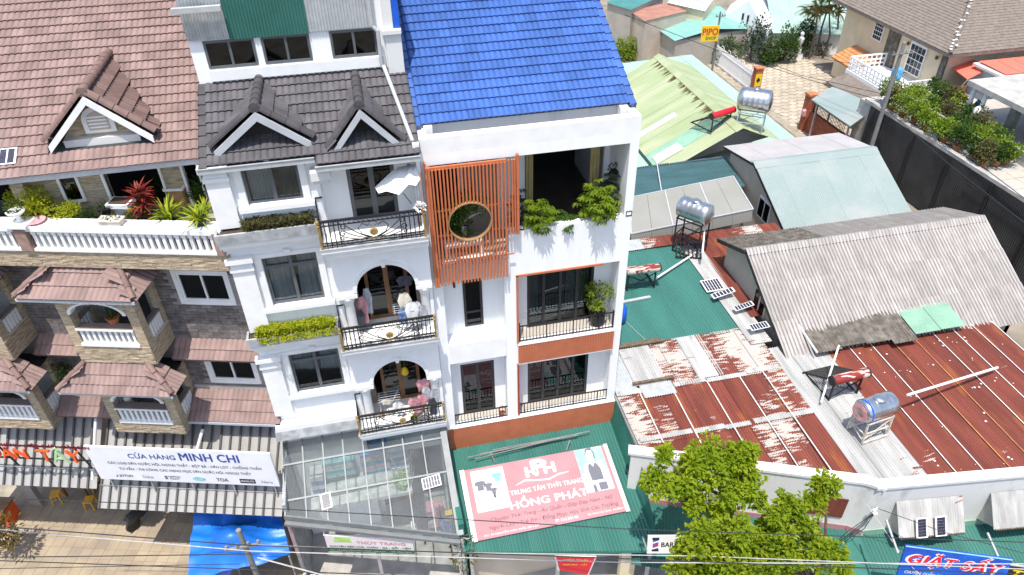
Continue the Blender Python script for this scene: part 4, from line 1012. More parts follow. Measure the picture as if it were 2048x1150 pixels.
cap_ = B(); cap_.box(-10, .03, -.07, .42, 12.80, 12.92); cap_.box(-10, .03, -.02, .10, 12.76, 12.80); cap_.obj('balustrade_cap', 'white_trim', lh)
bal = B().box(-.045, .045, -.045, .045, 0, .50); bal.box(-.06, .06, -.06, .06, .42, .49); bme = bal.mesh('baluster'); bme.materials.append(MATS['white_trim'])
for i in range(27): inst(bme, 'baluster', Matrix.Translation((-4.90 + i * .178, .03, 12.27)), lh)
for i in range(16): inst(bme, 'baluster', Matrix.Translation((-8.2 + i * .178, .03, 12.27)), lh)
for x0, x1 in ((-5.34, -5.04), (-.20, .02)): B().box(x0, x1, -.10, .14, 12.22, 12.86).obj('brick_post', 'brown_post', lh)
B().box(-5.5, -4.9, -.16, .34, 12.92, 13.0).obj('post_cap', 'white_trim', lh)
B().box(-10, .0, .42, .9, 12.3, 12.72).obj('planter_bed', 'soil', lh)
# grey bricks on the two lower storeys
brk = B().box(0, .30, -.02, .004, 0, .098); bkm = brk.mesh('brick'); bkm.materials.append(MATS['grey_brick'])
cnt = 0; rest = B(); rr_ = random.Random(11)
wallo = [o for o in lh.children if o.name.startswith('street_wall')][0]
for (xa, xb, za, zb2) in ((-2.80, 0.0, 8.55, 11.66), (-2.80, 0.0, 6.55, 8.5), (-7.0, -4.97, 8.6, 11.6), (-7.0, -4.97, 6.6, 8.3)):
    z = za; k = 0
    while z < zb2 - .05:
        x = xa - (.155 if k % 2 else 0) + rr_.uniform(-.03, .03)
        while x < xb:
            a, c = max(x, xa), min(x + .30, xb)
            hit = any(a < w[1] + .12 and c > w[0] - .12 and z < w[3] + .12 and z + .1 > w[2] - .12 for w in (W3, W2))
            if not hit and c - a > .05:
                M4 = Matrix.Translation((a, YW - rr_.uniform(0, .012), z)) @ Matrix.Diagonal(((c - a) / .30, 1, 1, 1))
                if cnt < 300: inst(bkm, 'brick', M4, wallo); cnt += 1
                else: rest.add([M4 @ v.co for v in bkm.vertices], [tuple(f.vertices) for f in bkm.polygons])
            x += .312
        z += .110; k += 1
if rest.v: rest.obj('far_bricks', 'grey_brick', wallo, recalc=False, kind='stuff')
for w in (W3, W2):
    s = B(); x0, x1, z0, z1 = w; s.box(x0 - .12, x0, YW - .05, YW + .05, z0 - .12, z1 + .12); s.box(x1, x1 + .12, YW - .05, YW + .05, z0 - .12, z1 + .12); s.box(x0, x1, YW - .05, YW + .05, z1, z1 + .12); s.box(x0, x1, YW - .06, YW + .05, z0 - .12, z0)
    s.obj('window_surround', 'white_trim', lh); wd = window(lh, x0, x1, z0, z1, YW - .02, 'white_trim', 'glass', 2, fw=.05); curtain(wd, x0 + .05, x0 + .4, z0, z1, YW + .25, 'curtain_white', 4)
# skirt roofs
bs = tile_mesh('skirt_tile', 'brown_tile', .31, .33)
def skirt(x0, x1, yt, zt, ye, ze, nv, name='skirt_roof', par=None):
    o = B().prism([(x0, ye, ze), (x0, yt, zt), (x0, yt, zt - .08), (x0, ye, ze - .08)], (x1 - x0, 0, 0)).obj(name, 'brown_cap', par or lh)
    up = V((0, yt - ye, zt - ze)); L = up.length; n = max(1, round((x1 - x0) / .31)); U = V((1, 0, 0)); up.normalize(); e = L / nv
    for j in range(nv):
        for i in range(n): inst(bs, 'tile', frame(V((x0 + (x1 - x0) * i / n, ye, ze)) + up * (j * e - .03), U, up) @ Matrix.Diagonal(((x1 - x0) / n / .31, (e + .05) / .33, 1, 1)), o)
    return o
skirt(-2.78, .05, YW, 8.62, .32, 8.24, 2); skirt(-2.78, .08, YW, 6.62, -.02, 6.0, 3); B().box(-2.78, .1, -.10, -.03, 5.92, 6.0).obj('gutter', 'grey_paint', lh); B().box(-2.75, .1, YW - .06, YW, 6.62, 6.74).obj('flashing', 'concrete', lh)
skirt(-7.0, -4.99, YW, 8.62, .32, 8.24, 2); skirt(-7.0, -4.99, YW, 6.62, -.02, 6.0, 3)
# balcony boxes
def hip_roof(par, x0, x1, ye, ze, yt, zt, inset, nrow):
    """roof against the wall: front slope with two hipped ends"""
    xa, xb = x0 + inset, x1 - inset
    o = B(); o.add([(x0, ye, ze), (x1, ye, ze), (xb, yt, zt), (xa, yt, zt), (x0, yt + .25, ze), (x1, yt + .25, ze), (xa, yt + .25, zt), (xb, yt + .25, zt)], [(0, 1, 2, 3), (0, 3, 6, 4), (1, 5, 7, 2), (3, 2, 7, 6)])
    o.box(x0, x1, ye, ye + .03, ze - .07, ze - .003); o.box(x0, x1, ye + .03, yt, ze - .05, ze - .03)
    r = o.obj('hip_roof', 'brown_cap', par)
    up = V((0, yt - ye, zt - ze)); L = up.length; up.normalize(); e = L / nrow
    for j in range(nrow):
        f = (j + .3) / nrow; a, c = x0 + inset * f, x1 - inset * f; n = round((c - a) / .31)
        for i in range(n): inst(bs, 'tile', frame(V((a + (c - a) * i / n, ye, ze)) + up * (j * e - .04), (1, 0, 0), up) @ Matrix.Diagonal(((c - a) / n / .31, (e + .05) / .33, 1, 1)), r)
    for sg, xe, xt in ((1, x1, xb), (-1, x0, xa)):
        up2 = V((xt - xe, 0, zt - ze)); L2 = up2.length; up2.normalize(); n = 2
        for j in range(2):
            w = (yt + .25 - ye) * (1 - .45 * j / 2); nn_ = max(2, round(w / .31))
            for i in range(nn_):
                U = V((0, sg, 0)); y = (yt + .25 - w) + w * (i if sg > 0 else i + 1) / nn_
                inst(bs, 'tile', frame(V((xe, y, ze)) + up2 * (j * L2 / 2 - .03), U, up2) @ Matrix.Diagonal((w / nn_ / .31, (L2 / 2 + .04) / .33, 1, 1)), r)
        caps(r, bcs, (xe - sg * .02, ye, ze + .08), (xt, yt, zt + .10), (sg * .4, -.4, 1))
    B().box(x0 + .02, x1 - .02, ye - .03, ye, ze - .10, ze - .02).obj('gutter', 'grey_paint', r)
bcs = cap_mesh('hip_tile', 'brown_cap', r=.085)
smb = B().box(-.04, .04, -.04, .04, 0, .46).mesh('baluster'); smb.materials.append(MATS['white_trim'])
smb2 = B().box(-.04, .04, -.04, .04, 0, .46).mesh('baluster'); smb2.materials.append(MATS['white_trim'])
def balcony_box(x0, x1, zbot, zrail, zarch, zroof, up, label, flip=False):
    yf = -.35; t = B(); h = .52
    t.box(x0, x1, yf, yf + .14, zbot, zrail - .02); t.box(x1 - .14, x1, yf + .14, YW, zbot, zrail - .02); t.box(x0, x0 + .14, yf + .14, YW, zbot, zrail - .02); t.box(x0 + .14, x1 - .14, yf + .14, YW, zbot + .02, zbot + .14)
    ztop = zrail + h
    for xa, xb in ((x0, x0 + .27), (x1 - .27, x1)): t.box(xa, xb, yf, yf + .27, zrail - .02, zroof)
    for xa in (x0, x1 - .16): t.box(xa, xa + .16, YW - .2, YW, zrail - .02, zroof)
    o = t.obj('balcony_box', 'strip_stone', lh, label=label)
    strips(x0, x1, zbot, zrail - .10, yf - .001, 5, o); strips(yf, YW, zbot, zrail - .1, x1, 6, o, 'y')
    B().box(x0 + .25, x1 - .25, yf - .05, yf + .16, zrail - .09, zrail).obj('rail_base', 'white_trim', o)
    B().box(x0 + .27, x1 - .27, yf - .02, yf + .26, ztop - .06, ztop).obj('rail_cap', 'ledge_brown', o); B().box(x0 + .27, x1 - .27, yf - .04, yf - .02, ztop - .06, ztop).obj('rail_edge', 'white_trim', o)
    n = 10
    for i in range(n): inst(smb, 'baluster', Matrix.Translation((x0 + .36 + (x1 - x0 - .72) * i / (n - 1), yf + .06, zrail)), o)
    for xs_ in (x1 - .07, x0 + .07):
        B().box(xs_ - .08, xs_ + .08, yf + .27, YW - .2, ztop - .06, ztop).obj('rail_cap', 'ledge_brown', o)
        for i in range(5): inst(smb2, 'baluster', Matrix.Translation((xs_ + (.03 if xs_ > x0 + .5 else -.03), yf + .36 + .13 * i, zrail)), o)
    B().box(x1 - .01, x1 + .03, yf + .27, YW - .05, zrail - .07, zrail).obj('side_base', 'cream', o)
    xa, xb = x0 + .27, x1 - .27; cx = (xa + xb) / 2; hw = (xb - xa) / 2; pts = []
    zs_ = zarch - .32
    pts = [(xa, yf - .02, zs_)] + [(cx - hw * math.cos(math.pi * i / 14), yf - .02, zs_ + .42 * math.sin(math.pi * i / 14)) for i in range(1, 14)] + [(xb, yf - .02, zs_), (xb, yf - .02, zroof), (xa, yf - .02, zroof)]
    B().prism(pts, (0, .2, 0)).obj('arch', 'strip_stone', o)
    tr = B(); vs = []; n = 14
    for i in range(n + 1):
        a = math.pi * i / n
        for k, y2 in ((1.0, yf - .05), (.88, yf - .05), (.88, yf + .2), (1.0, yf + .2)): vs.append((cx - hw * k * math.cos(a), y2, zs_ - .0 + (.42 * k) * math.sin(a)))
    tr.add(vs, [(4 * i + k, 4 * i + (k + 1) % 4, 4 * i + 4 + (k + 1) % 4, 4 * i + 4 + k) for i in range(n) for k in range(4)])
    tr.obj('arch_trim', 'white_trim', o)
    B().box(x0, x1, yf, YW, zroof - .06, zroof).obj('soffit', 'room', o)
    return o
balcony_box(-4.97, -2.80, 8.64, 9.36, 10.72, 11.12, True, 'upper balcony box with pot plant'); balcony_box(-4.97, -2.80, 5.74, 6.27, 7.40, 7.80, False, None)
balcony_box(-9.2, -7.02, 8.60, 9.36, 10.72, 11.12, True, None); balcony_box(-9.2, -7.02, 5.72, 6.25, 7.38, 7.78, False, None)
hip_roof(lh, -5.70, -2.45, -.66, 11.12, .36, 11.70, .85, 3); hip_roof(lh, -5.68, -2.30, -.88, 7.95, -.34, 8.58, .80, 3)
hip_roof(lh, -9.9, -6.65, -.66, 11.12, .36, 11.70, .85, 3); hip_roof(lh, -9.9, -6.50, -.88, 7.95, -.34, 8.58, .80, 3)
B().box(-2.3, -.1, YW + 1.2, YW + 1.4, 5.5, 11.6).obj('room_wall', 'room', lh)
# --- ground floor shop interior
B().box(-10.9, -.1, 4.6, 4.9, 0, 5.3).obj('shop_back_wall', 'room', lh)

# --- striped metal awnings
def ribbed_awning(name, label, x0, x1, yt, zt, ye, ze, skew=0.):
    t = thing(name, label, 'awning', L2W((x0 + x1) / 2, ye, 0), LA, group='ribbed metal awnings'); cx = (x0 + x1) / 2
    n = int((x1 - x0) / .30); up = V((0, yt - ye, zt - ze)); L = up.length; nn2 = V((0, -(zt - ze), yt - ye)).normalized(); w = (x1 - x0) / n
    for i in range(n):
        a = x0 - cx + i * w; sk = skew
        s = B(); p0 = V((a, 0, ze)); p1 = V((a + sk, yt - ye, zt))
        q = lambda u, v, h: p0.lerp(p1, v) + V((u, 0, 0)) + nn2 * h
        us = [(0, .0), (.02, .065), (.05, .065), (.07, .0), (w * .55, .018), (w - .002, 0)]
        vs = []
        for u, h in us: vs += [q(u, 0, h), q(u, 1, h)]
        s.add(vs, [(2 * k, 2 * k + 2, 2 * k + 3, 2 * k + 1) for k in range(len(us) - 1)])
        s.obj('sheet', 'rib_metal', t); B().bar(q(.035, 0, .05), q(.035, 1, .05), .055, .05, nn2).obj('shaded_rib', 'rib_shade', t)  # dark bar laid over each ridge, standing in for its shaded side
    fr = B()
    for v in (.12, .5, .9): fr.bar(V((x0 - cx, (yt - ye) * v, ze + (zt - ze) * v - .05)), V((x1 - cx, (yt - ye) * v, ze + (zt - ze) * v - .05)), .05)
    fr.bar((x0 - cx, (yt - ye) * .22, ze + (zt - ze) * .22 + .08), (x1 - cx, (yt - ye) * .22, ze + (zt - ze) * .22 + .08), .025)
    fr.obj('frame', 'galv', t)
    for x in (x0 - cx + .1, 0, x1 - cx - .1): B().bar((x, .15, ze - .05), (x, yt - ye, ze - .2), .04).obj('bracket', 'black_iron', t)
ribbed_awning('awning', 'ribbed grey awning below the white paint shop sign', -5.80, .08, .60, 5.55, -1.52, 3.45)
ribbed_awning('awning', 'ribbed grey awning at the left edge behind the orange letters', -12.2, -6.02, .60, 5.55, -1.02, 3.75)
b = thing('drain_pipe', 'pale drain pipe between the two ribbed awnings', 'pipe', L2W(-5.9, .2, 0), LA); B().tube((0, 0, 5.9), (-.1, -1.2, 4.2), .05, 8).obj('pipe', 'pipe_white', b)
b = thing('drain_pipe', 'pale drain pipe sloping over the awning near the white house', 'pipe', L2W(-2.4, .2, 0), LA); B().tube((0, -.3, 5.7), (-.35, -1.25, 4.55), .05, 8).obj('pipe', 'pipe_white', b)
# --- paint shop sign board
def board_text(par, rows, U, Vv, o):
    for body, m, cu, cv, w, h, bold in rows: text(body, m, par, V(o) + V(U) * cu + V(Vv) * cv, U, Vv, w, h, .006, bold)
sg = thing('shop_sign', 'long white sign board reading CỬA HÀNG MINH CHI above the ribbed awning', 'sign', L2W(-2.68, -1.2, 4.5), LA)
B().box(-2.82, 2.82, 0, .06, 0, 1.50).obj('board', 'sign_white', sg)
b = B()
for x in (-2.6, -1.3, 0, 1.3, 2.6): b.bar((x, .06, .3), (x, .9, -.2), .04); b.bar((x, .08, 0), (x, .08, -.7), .04)
b.obj('bracket', 'galv', sg)
Ux, Uz = V((1, 0, 0)), V((0, 0, 1)); so = V((0, 0, .75))
board_text(sg, [('CỬA HÀNG', 'sign_navy', -.85, .44, 1.45, .27, .008), ('MINH CHI', 'sign_navy', .92, .46, 1.80, .34, .015),
    ('CÁC LOẠI SƠN NƯỚC NỘI, NGOẠI THẤT - BỘT BẢ - SƠN LÓT - CHỐNG THẤM', 'sign_grey', 0.05, .07, 4.75, .19, .006),
    ('TƯ VẤN - THI CÔNG CÁC HẠNG MỤC SƠN NƯỚC NỘI, NGOẠI THẤT', 'sign_grey', 0.0, -.19, 4.1, .19, .006),
    ('JOTUN', 'sign_grey', -1.95, -.55, .42, .13, .02), ('Dulux', 'sign_grey', -1.25, -.55, .34, .13, .0), ('NIPPON\nPAINT', 'sign_grey', -.42, -.54, .38, .17, .01),
    ('TOA', 'sign_grey', 1.08, -.54, .36, .15, .03), ('Nero', 'sign_grey', 2.46, -.56, .34, .12, .0)], Ux, Uz, so)
B().box(-.72, -.64, -.008, -.002, .13, .29).obj('logo', 'sign_grey', sg); b = B(); b.lathe((.35, -.002, .2), [(.2, 0), (.2, .004)], 20, (0, -1, 0)); e = b.obj('logo', 'goods_teal', sg); 
for v in e.data.vertices: v.co.z = .2 + (v.co.z - .2) * .5
B().box(1.62, 2.10, -.008, -.002, .10, .29).obj('logo', 'sign_black', sg); text('MAXILITE', 'sign_white', sg, V((1.86, -.004, .2)), Ux, Uz, .40, .08, .008, .01)
B().prism([(-2.28, -.004, .15), (-2.2, -.004, .15), (-2.22, -.004, .26)], (0, -.003, 0)).obj('logo', 'sign_grey', sg)
# --- orange letter sign
sg = thing('letter_sign', 'orange and pale green channel letters reading QUÁN TÂY with small maroon letters above', 'sign', L2W(-7.3, -1.2, 0), LA)
def chan(body, m, x, z, w, h, depth=.07, bold=.0, par=None):
    o = text(body, m, par, V((x, 0, z)), Ux, Uz, w, h, 0, bold)
    if not o: return
    md = o.modifiers.new('thick', 'SOLIDIFY'); md.thickness = depth; md.offset = 0
chan('QUÁN', 'sign_orange', -.98, 5.56, 1.70, .60, par=sg); chan('T', 'sign_orange', .42, 5.50, .42, .50, par=sg); chan('Â', 'sign_lime', .86, 5.56, .52, .68, par=sg); chan('Y', 'sign_orange', 1.33, 5.50, .44, .50, par=sg)
chan('NHÀ HÀNG - TIỆC CƯỚI - ĐẶC SẢN', 'sign_maroon', 0.35, 5.93, 3.2, .20, .03, .0, par=sg)
b = B()
for z in (5.84, 5.27): b.box(-2.6, 1.8, .04, .08, z - .02, z + .02)
for x in (-2.2, -1, .2, 1.4): b.bar((x, .06, 5.9), (x, .3, 4.6), .04)
b.obj('frame', 'black_iron', sg)

# --- plants and objects on the top balcony -----------------------------------
rg = random.Random(21)
def put(px, py, z): return at(px, py, Z=z)
def bushy(p, r, h, n, size, m, label, cat='plant', name='bush', pm=None):
    t = thing(name, label, cat, p, group='plants on the top balcony'); b = B()
    for i in range(max(4, n // 60)):
        d = V((rg.gauss(0, 1), rg.gauss(0, 1), rg.gauss(0, 1))).normalized(); blob(b, V((d.x * r * .5, d.y * r * .5, h * .5 + d.z * h * .3)), (r * .55, r * .55, h * .36), 60, size, rg, .2, .35)
    s = B()
    for i in range(5): s.sweep([(0, 0, 0), (rg.uniform(-r, r) * .5, rg.uniform(-r, r) * .5, h * .6)], [.015, .006], 4)
    s.obj('stem', 'stem_green', t, kind='stuff'); b.obj('leaves', m, t, recalc=False)
    if pm: pot(t, pm, .16, .22)
    return t
bushy(put(80, 436, 12.75), .52, .85, 1100, .12, 'leaf_yellow', 'larger feathery lime bush at the left of the balcony ledge')
bushy(put(50, 425, 12.75), .34, .65, 480, .11, 'leaf_yellow', 'pale lime bush just behind the stone post')
bushy(put(133, 440, 12.75), .42, .45, 640, .11, 'leaf_yellow', 'low lime bush in the middle of the balcony ledge')
bushy(put(178, 440, 12.75), .25, .35, 160, .12, 'leaf_dark', 'small dark plant between the lime bush and the trough')
bushy(put(262, 441, 12.78), .22, .18, 160, .07, 'leaf_green', 'low green cushion plant beside the stone trough')
def strap(p, n, L, w, m, label, pm=None, e0=.3, e1=1.4, bend=.3, m2=None, name='strap_plant', h0=.0, layers=1):
    t = thing(name, label, 'plant', p, group='plants on the top balcony'); b = B()
    for k in range(layers): rosette(b, (0, 0, h0 + k * .16), n, L, w, rg, e0, e1, bend)
    b.obj('leaves', m, t, recalc=False)
    if m2: b = B(); rosette(b, (0, 0, h0 + .05), n // 2, L * .95, w, rg, e0, e1, bend); b.obj('pale_leaves', m2, t, recalc=False)
    B().tube((0, 0, 0), (0, 0, h0 + .16 * layers), .025, 6).obj('stem', 'stem_green', t)
    if pm: pot(t, pm, .17, .2)
    return t
strap(put(296, 438, 12.75), 20, .55, .085, 'leaf_red', 'dark red cordyline with cream tips behind the balustrade', None, .0, 1.2, .25, 'leaf_yellow', h0=.12, layers=5)
t = strap(put(340, 440, 12.75), 46, 1.0, .06, 'leaf_lime', 'yellow-green feathery palm right of the red cordyline', None, .4, 1.4, .55, 'leaf_yellow', name='palm')
strap(put(402, 449, 12.92), 46, .60, .055, 'leaf_lime', 'variegated agave in a black pot on the balustrade cap', 'black_iron', .1, 1.4, .35, 'leaf_yellow', h0=.12)
strap(put(412, 425, 12.75), 34, .62, .06, 'leaf_yellow', 'yellow striped agave close to the white house pilaster', None, .2, 1.4, .3)
bushy(put(408, 395, 12.6), .32, .55, 200, .15, 'leaf_green', 'light green leafy shrub at the right end of the balcony')
bushy(put(330, 388, 12.5), .3, .6, 130, .15, 'leaf_dark', 'dark shrub with pale flowers beside the dark doorway')
strap(put(212, 428, 12.72), 18, .4, .05, 'leaf_dark', 'dark spiky bonsai behind the stone trough', 'black_iron', .2, 1.3, .3, h0=.1)
bushy(put(380, 432, 12.75), .22, .35, 140, .08, 'leaf_grey', 'grey cactus mound between palm and agave')
t = thing('stone_trough', 'white stone trough with moss on the balustrade cap', 'planter', put(225, 448, 12.92), LA); b = B(); b.box(-.28, .28, -.12, .12, 0, .13); b.box(-.31, .31, -.15, .15, .13, .16); b.obj('trough', 'stone_pale', t); b = B(); blob(b, (.05, 0, .18), (.2, .09, .05), 90, .06, rg); b.obj('moss', 'leaf_green', t, recalc=False); b = B()
for i in range(7): b.lathe((rg.uniform(-.25, .2), rg.uniform(-.08, .08), .15), [(.04, 0), (.05, .04), (.01, .08)], 6)
b.obj('stones', 'stone_pale', t, kind='stuff')
t = thing('plant_basin', 'square white pedestal planter behind the trough', 'planter', put(250, 428, 12.6), LA); b = B(); b.box(-.15, .15, -.13, .13, 0, .28); b.box(-.30, .30, -.22, .22, .28, .40); b.obj('basin', 'white_trim', t); B().box(-.25, .25, -.18, .18, .395, .41).obj('soil', 'soil', t)
t = thing('fish_tank', 'wooden box with white framed yellow top beside the palm', 'box', put(366, 412, 12.4), LA + .1); b = B(); b.box(-.22, .22, -.25, .25, 0, .62); b.obj('box', 'bamboo', t); b = B()
for a in ((-.26, .26, -.29, -.24), (-.26, .26, .24, .29), (-.26, -.21, -.24, .24), (.21, .26, -.24, .24)): b.box(*a, .62, .68)
b.obj('frame', 'white_trim', t); B().box(-.21, .21, -.24, .24, .62, .64).obj('water', 'gold_tank', t)
t = thing('white_pot', 'round white pot near the right doorway', 'pot', put(365, 362, 12.9)); pot(t, 'white_trim', .16, .22)
t = thing('pedestal_urn', 'white urn with dark bonsai on the balustrade post', 'urn', L2W(-5.2, .12, 13.0), LA); B().lathe((0, 0, 0), [(.12, 0), (.06, .06), (.05, .14), (.2, .24), (.23, .3), (.18, .3), (.01, .25)], 14).obj('urn', 'white_trim', t, smooth=True); b = B(); blob(b, (0, 0, .42), (.2, .2, .12), 160, .08, rg); b.obj('bonsai', 'leaf_dark', t, recalc=False)
t = thing('clay_dish', 'shallow pink clay dish on the balustrade cap', 'dish', L2W(-4.85, .2, 12.92), LA); B().lathe((0, 0, 0), [(.14, 0), (.22, .06), (.24, .07), (.2, .07), (.01, .03)], 14).obj('dish', 'clothes_pink', t)
strap(L2W(-3.75, -.05, 9.88), 22, .42, .045, 'leaf_green', 'snake plant in a clay bowl on the upper balcony box rail', 'terracotta', .4, 1.4, .1, h0=.14)
bushy(L2W(-6.6, .35, 6.9), .38, .8, 320, .12, 'leaf_dark', 'dark trailing plant inside the left lower balcony box')
t = thing('plush_toy', 'beige plush bundle in the corner of the lower balcony box', 'toy', L2W(-4.5, .05, 6.4), LA); b = B(); b.lathe((0, 0, 0), [(.05, 0), (.14, .1), (.12, .25), (.08, .3), (.12, .38), (.1, .48), (.01, .52)], 10); b.obj('body', 'clothes_cream', t, smooth=True)
q = V((-8.95, 18.65, zb_(18.65) + .1)); solar(q, (1, 0, 0), (0, 1, .5), .62, .5, 'small white framed solar panel at the left edge of the brown roof', 3, 6)
# clothes on the left lower box
cloth(L2W(-7.7, .1, 0).x, L2W(-7.7, .1, 0).y, 7.35, .3, .55, 'goods_blue', 'blue cloth hanging in the left lower balcony box', grp='washing in the brown house')

# --- forecourt below ---------------------------------------------------------
pv = B(); pv.prism([(-13, -6, .002), (.6, -6, .002), (.6, 4.8, .002), (-13, 4.8, .002)], (0, 0, .03)); court = pv.obj('pavement', 'joint'); court.location = LO; court.rotation_euler = (0, 0, LA); struct(court)
pm_ = B().box(0, .39, 0, .39, 0, .012); pme = pm_.mesh('paving_tile'); pme.materials.append(MATS['paver']); cnt = 0; rest = B()
cells = [(i, j) for i in range(-30, 1) for j in range(-13, 10)]; cells.sort(key=lambda c: c[1])
for i, j in cells:
    M4 = Matrix.Translation((i * .4, j * .4, .032))
    if cnt < 300 and -9 < j < 3 and -26 < i < -6: inst(pme, 'paving_tile', M4, court); cnt += 1
    else: rest.add([M4 @ v.co for v in pme.vertices], [tuple(f.vertices) for f in pme.polygons])
rest.obj('far_paving', 'paver', court, recalc=False, kind='stuff')
def stool(x, y, label, rz=.3):
    t = thing('plastic_stool', label, 'stool', L2W(x, y, .04), LA + rz, group='yellow stools under the awning'); B().box(-.16, .16, -.16, .16, .40, .44).obj('seat', 'yellow_plastic', t)
    for sx in (-.13, .13):
        for sy in (-.13, .13): B().bar((sx, sy, .4), (sx * 1.25, sy * 1.25, 0), .045).obj('leg', 'yellow_plastic', t)
stool(-10.0, 1.1, 'yellow plastic stool nearest the left edge under the awning'); stool(-8.6, .9, 'yellow plastic stool right of the wooden table', .1); stool(-8.8, 1.7, 'yellow plastic stool behind the wooden table', .5)
t = thing('wooden_table', 'low brown table between the yellow stools', 'table', L2W(-9.4, 1.6, .04), LA); B().box(-.5, .5, -.35, .35, .55, .6).obj('top', 'wood', t)
for sx in (-.42, .42):
    for sy in (-.28, .28): B().box(sx - .03, sx + .03, sy - .03, sy + .03, 0, .55).obj('leg', 'wood', t)
bushy(at(8, 1090, Z=.8), .75, 1.4, 520, .22, 'leaf_brown', 'straggly brownish shrub at the lower left corner', name='shrub')
t = thing('counter_box', 'orange counter at the left edge under the awning', 'counter', L2W(-11.2, 0.2, .04), LA); B().box(-.5, .1, -.3, .3, 0, .8).obj('body', 'sign_orange', t); B().box(-.55, .15, -.35, .35, .8, .85).obj('top', 'wood', t)
# blue tarpaulin
t = thing('tarpaulin', 'shiny blue tarpaulin stretched beside the glass canopy', 'tarpaulin', L2W(-1.65, -1.6, 0), LA)
c4 = [V((-1.75, .95, 2.30)), V((1.1, 1.05, 2.25)), V((1.85, -.35, 2.0)), V((-1.2, -1.3, 1.75))]; b = B(); n = 26; vs = []
for j in range(n + 1):
    for i in range(n + 1):
        u, v = i / n, j / n; p = c4[0].lerp(c4[1], u).lerp(c4[3].lerp(c4[2], u), v); pk = math.exp(-((u - .45) ** 2 + (v - .62) ** 2) * 14)
        p.z += .8 * pk + .05 * math.sin(u * 9 + v * 5) + .03 * math.sin(v * 17 + u * 3) + .045 * math.sin(math.atan2(v - .62, u - .45) * 11) * (1 - pk) * min(1, 4 * math.hypot(u - .45, v - .62)) + .012 * math.sin(u * 23 + math.sin(v * 9) * 2) * math.sin(v * 17); vs.append(p)
b.add(vs, [(j * (n + 1) + i, j * (n + 1) + i + 1, (j + 1) * (n + 1) + i + 1, (j + 1) * (n + 1) + i) for j in range(n) for i in range(n)]); b.obj('sheet', 'tarp_blue', t, smooth=True)
for p in c4: B().tube((p.x * .97, p.y * .97, 0), (p.x * .97, p.y * .97, p.z), .03, 6).obj('pole', 'galv', t)
t = thing('tarpaulin', 'lilac lower tarpaulin left of the blue one', 'tarpaulin', L2W(-2.6, -2.2, 0), LA); b = B(); b.add([(-.55, -1.4, 1.0), (.6, -1.4, 1.0), (1.0, .6, 1.7), (.1, .9, 1.75), (0.15, -.2, 1.45)], [(0, 1, 4), (1, 2, 4), (2, 3, 4), (3, 0, 4)]); b.obj('sheet', 'tarp_lilac', t, smooth=True); B().tube((.6, .6, 0), (.6, .6, 1.6), .03, 6).obj('pole', 'galv', t)
# ============================================================ RED-ROOFED CORNER SHOPS
rh = thing('shop_block', 'low white walled shop block under rusty red corrugated roofing', 'building', (12, 13, 0), world=True)
PA, PB, PC, PD = V((6.60, 13.87, 0)), V((12.95, 11.22, 0)), V((13.30, 10.95, 0)), V((23, 9.75, 0))
def zred(y): return 4.52 + .03 * (y - 12)
def front_y(x):
    if x < PB.x: return PA.y + (PB.y - PA.y) * (x - PA.x) / (PB.x - PA.x)
    if x < PC.x: return PB.y + (PC.y - PB.y) * (x - PB.x) / (PC.x - PB.x)
    return PC.y + (PD.y - PC.y) * (x - PC.x) / (PD.x - PC.x)
def slabwall(b, p, q, z0, z1, th):
    d = (q - p).normalized(); n = V((-d.y, d.x, 0)); b.prism([V((p.x, p.y, z0)), V((q.x, q.y, z0)), V((q.x, q.y, z0)) + n * th, V((p.x, p.y, z0)) + n * th], (0, 0, z1 - z0))
for p, q, nm in ((PA, PB, 'front_wall'), (PB, PC, 'corner_wall'), (PC, PD, 'street_wall')):
    b = B(); e_ = (q - p).normalized() * (.08 if nm == 'corner_wall' else 0); slabwall(b, p - e_ + V((0, .01, 0)) * bool(e_.length), q + e_, 0, 4.64, .22); o = b.obj(nm, 'white_old', rh)
    e_ = (q - p).normalized() * .12; c = B(); slabwall(c, p - e_ - V((0, .05, 0)), q + e_ - V((0, .05, 0)), 4.64, 4.74 + (.004 if nm == 'corner_wall' else 0), .34); c.obj('coping', 'white_old', o)
    c = B(); slabwall(c, p - V((0, .03, 0)), q - V((0, .03, 0)), 2.25, 2.62, .04); c.obj('painted_band', 'green_pale' if nm == 'street_wall' else 'sign_pink', o)
b = B(); b.box(7.0, 7.2, 14.2, 18.6, 0, 4.5); b.box(7.0, 13.4, 18.5, 18.7, 0, 4.7); b.box(13.4, 22.5, 17.0, 17.2, 0, 4.6); b.obj('back_wall', 'white_old', rh)
B().box(7.2, 22, 14, 17, 0, .05).obj('floor', 'concrete', rh)
def sheet(x0, x1, y0, y1, m, par, zf=zred, lift=0., pitch=.088, amp=.021, name='roof_sheet'):
    p0 = V((x0, y0, zf(y0) + lift)); p1 = V((x0, y1, zf(y1) + lift)); d = p1 - p0
    return B().corr(p0, (1, 0, 0), d, x1 - x0, d.length, pitch, amp).obj(name, m, par, recalc=False)
rs = random.Random(8)
def fy0(x): return front_y(x) + .20
cols = [6.98 + .76 * i for i in range(9)]
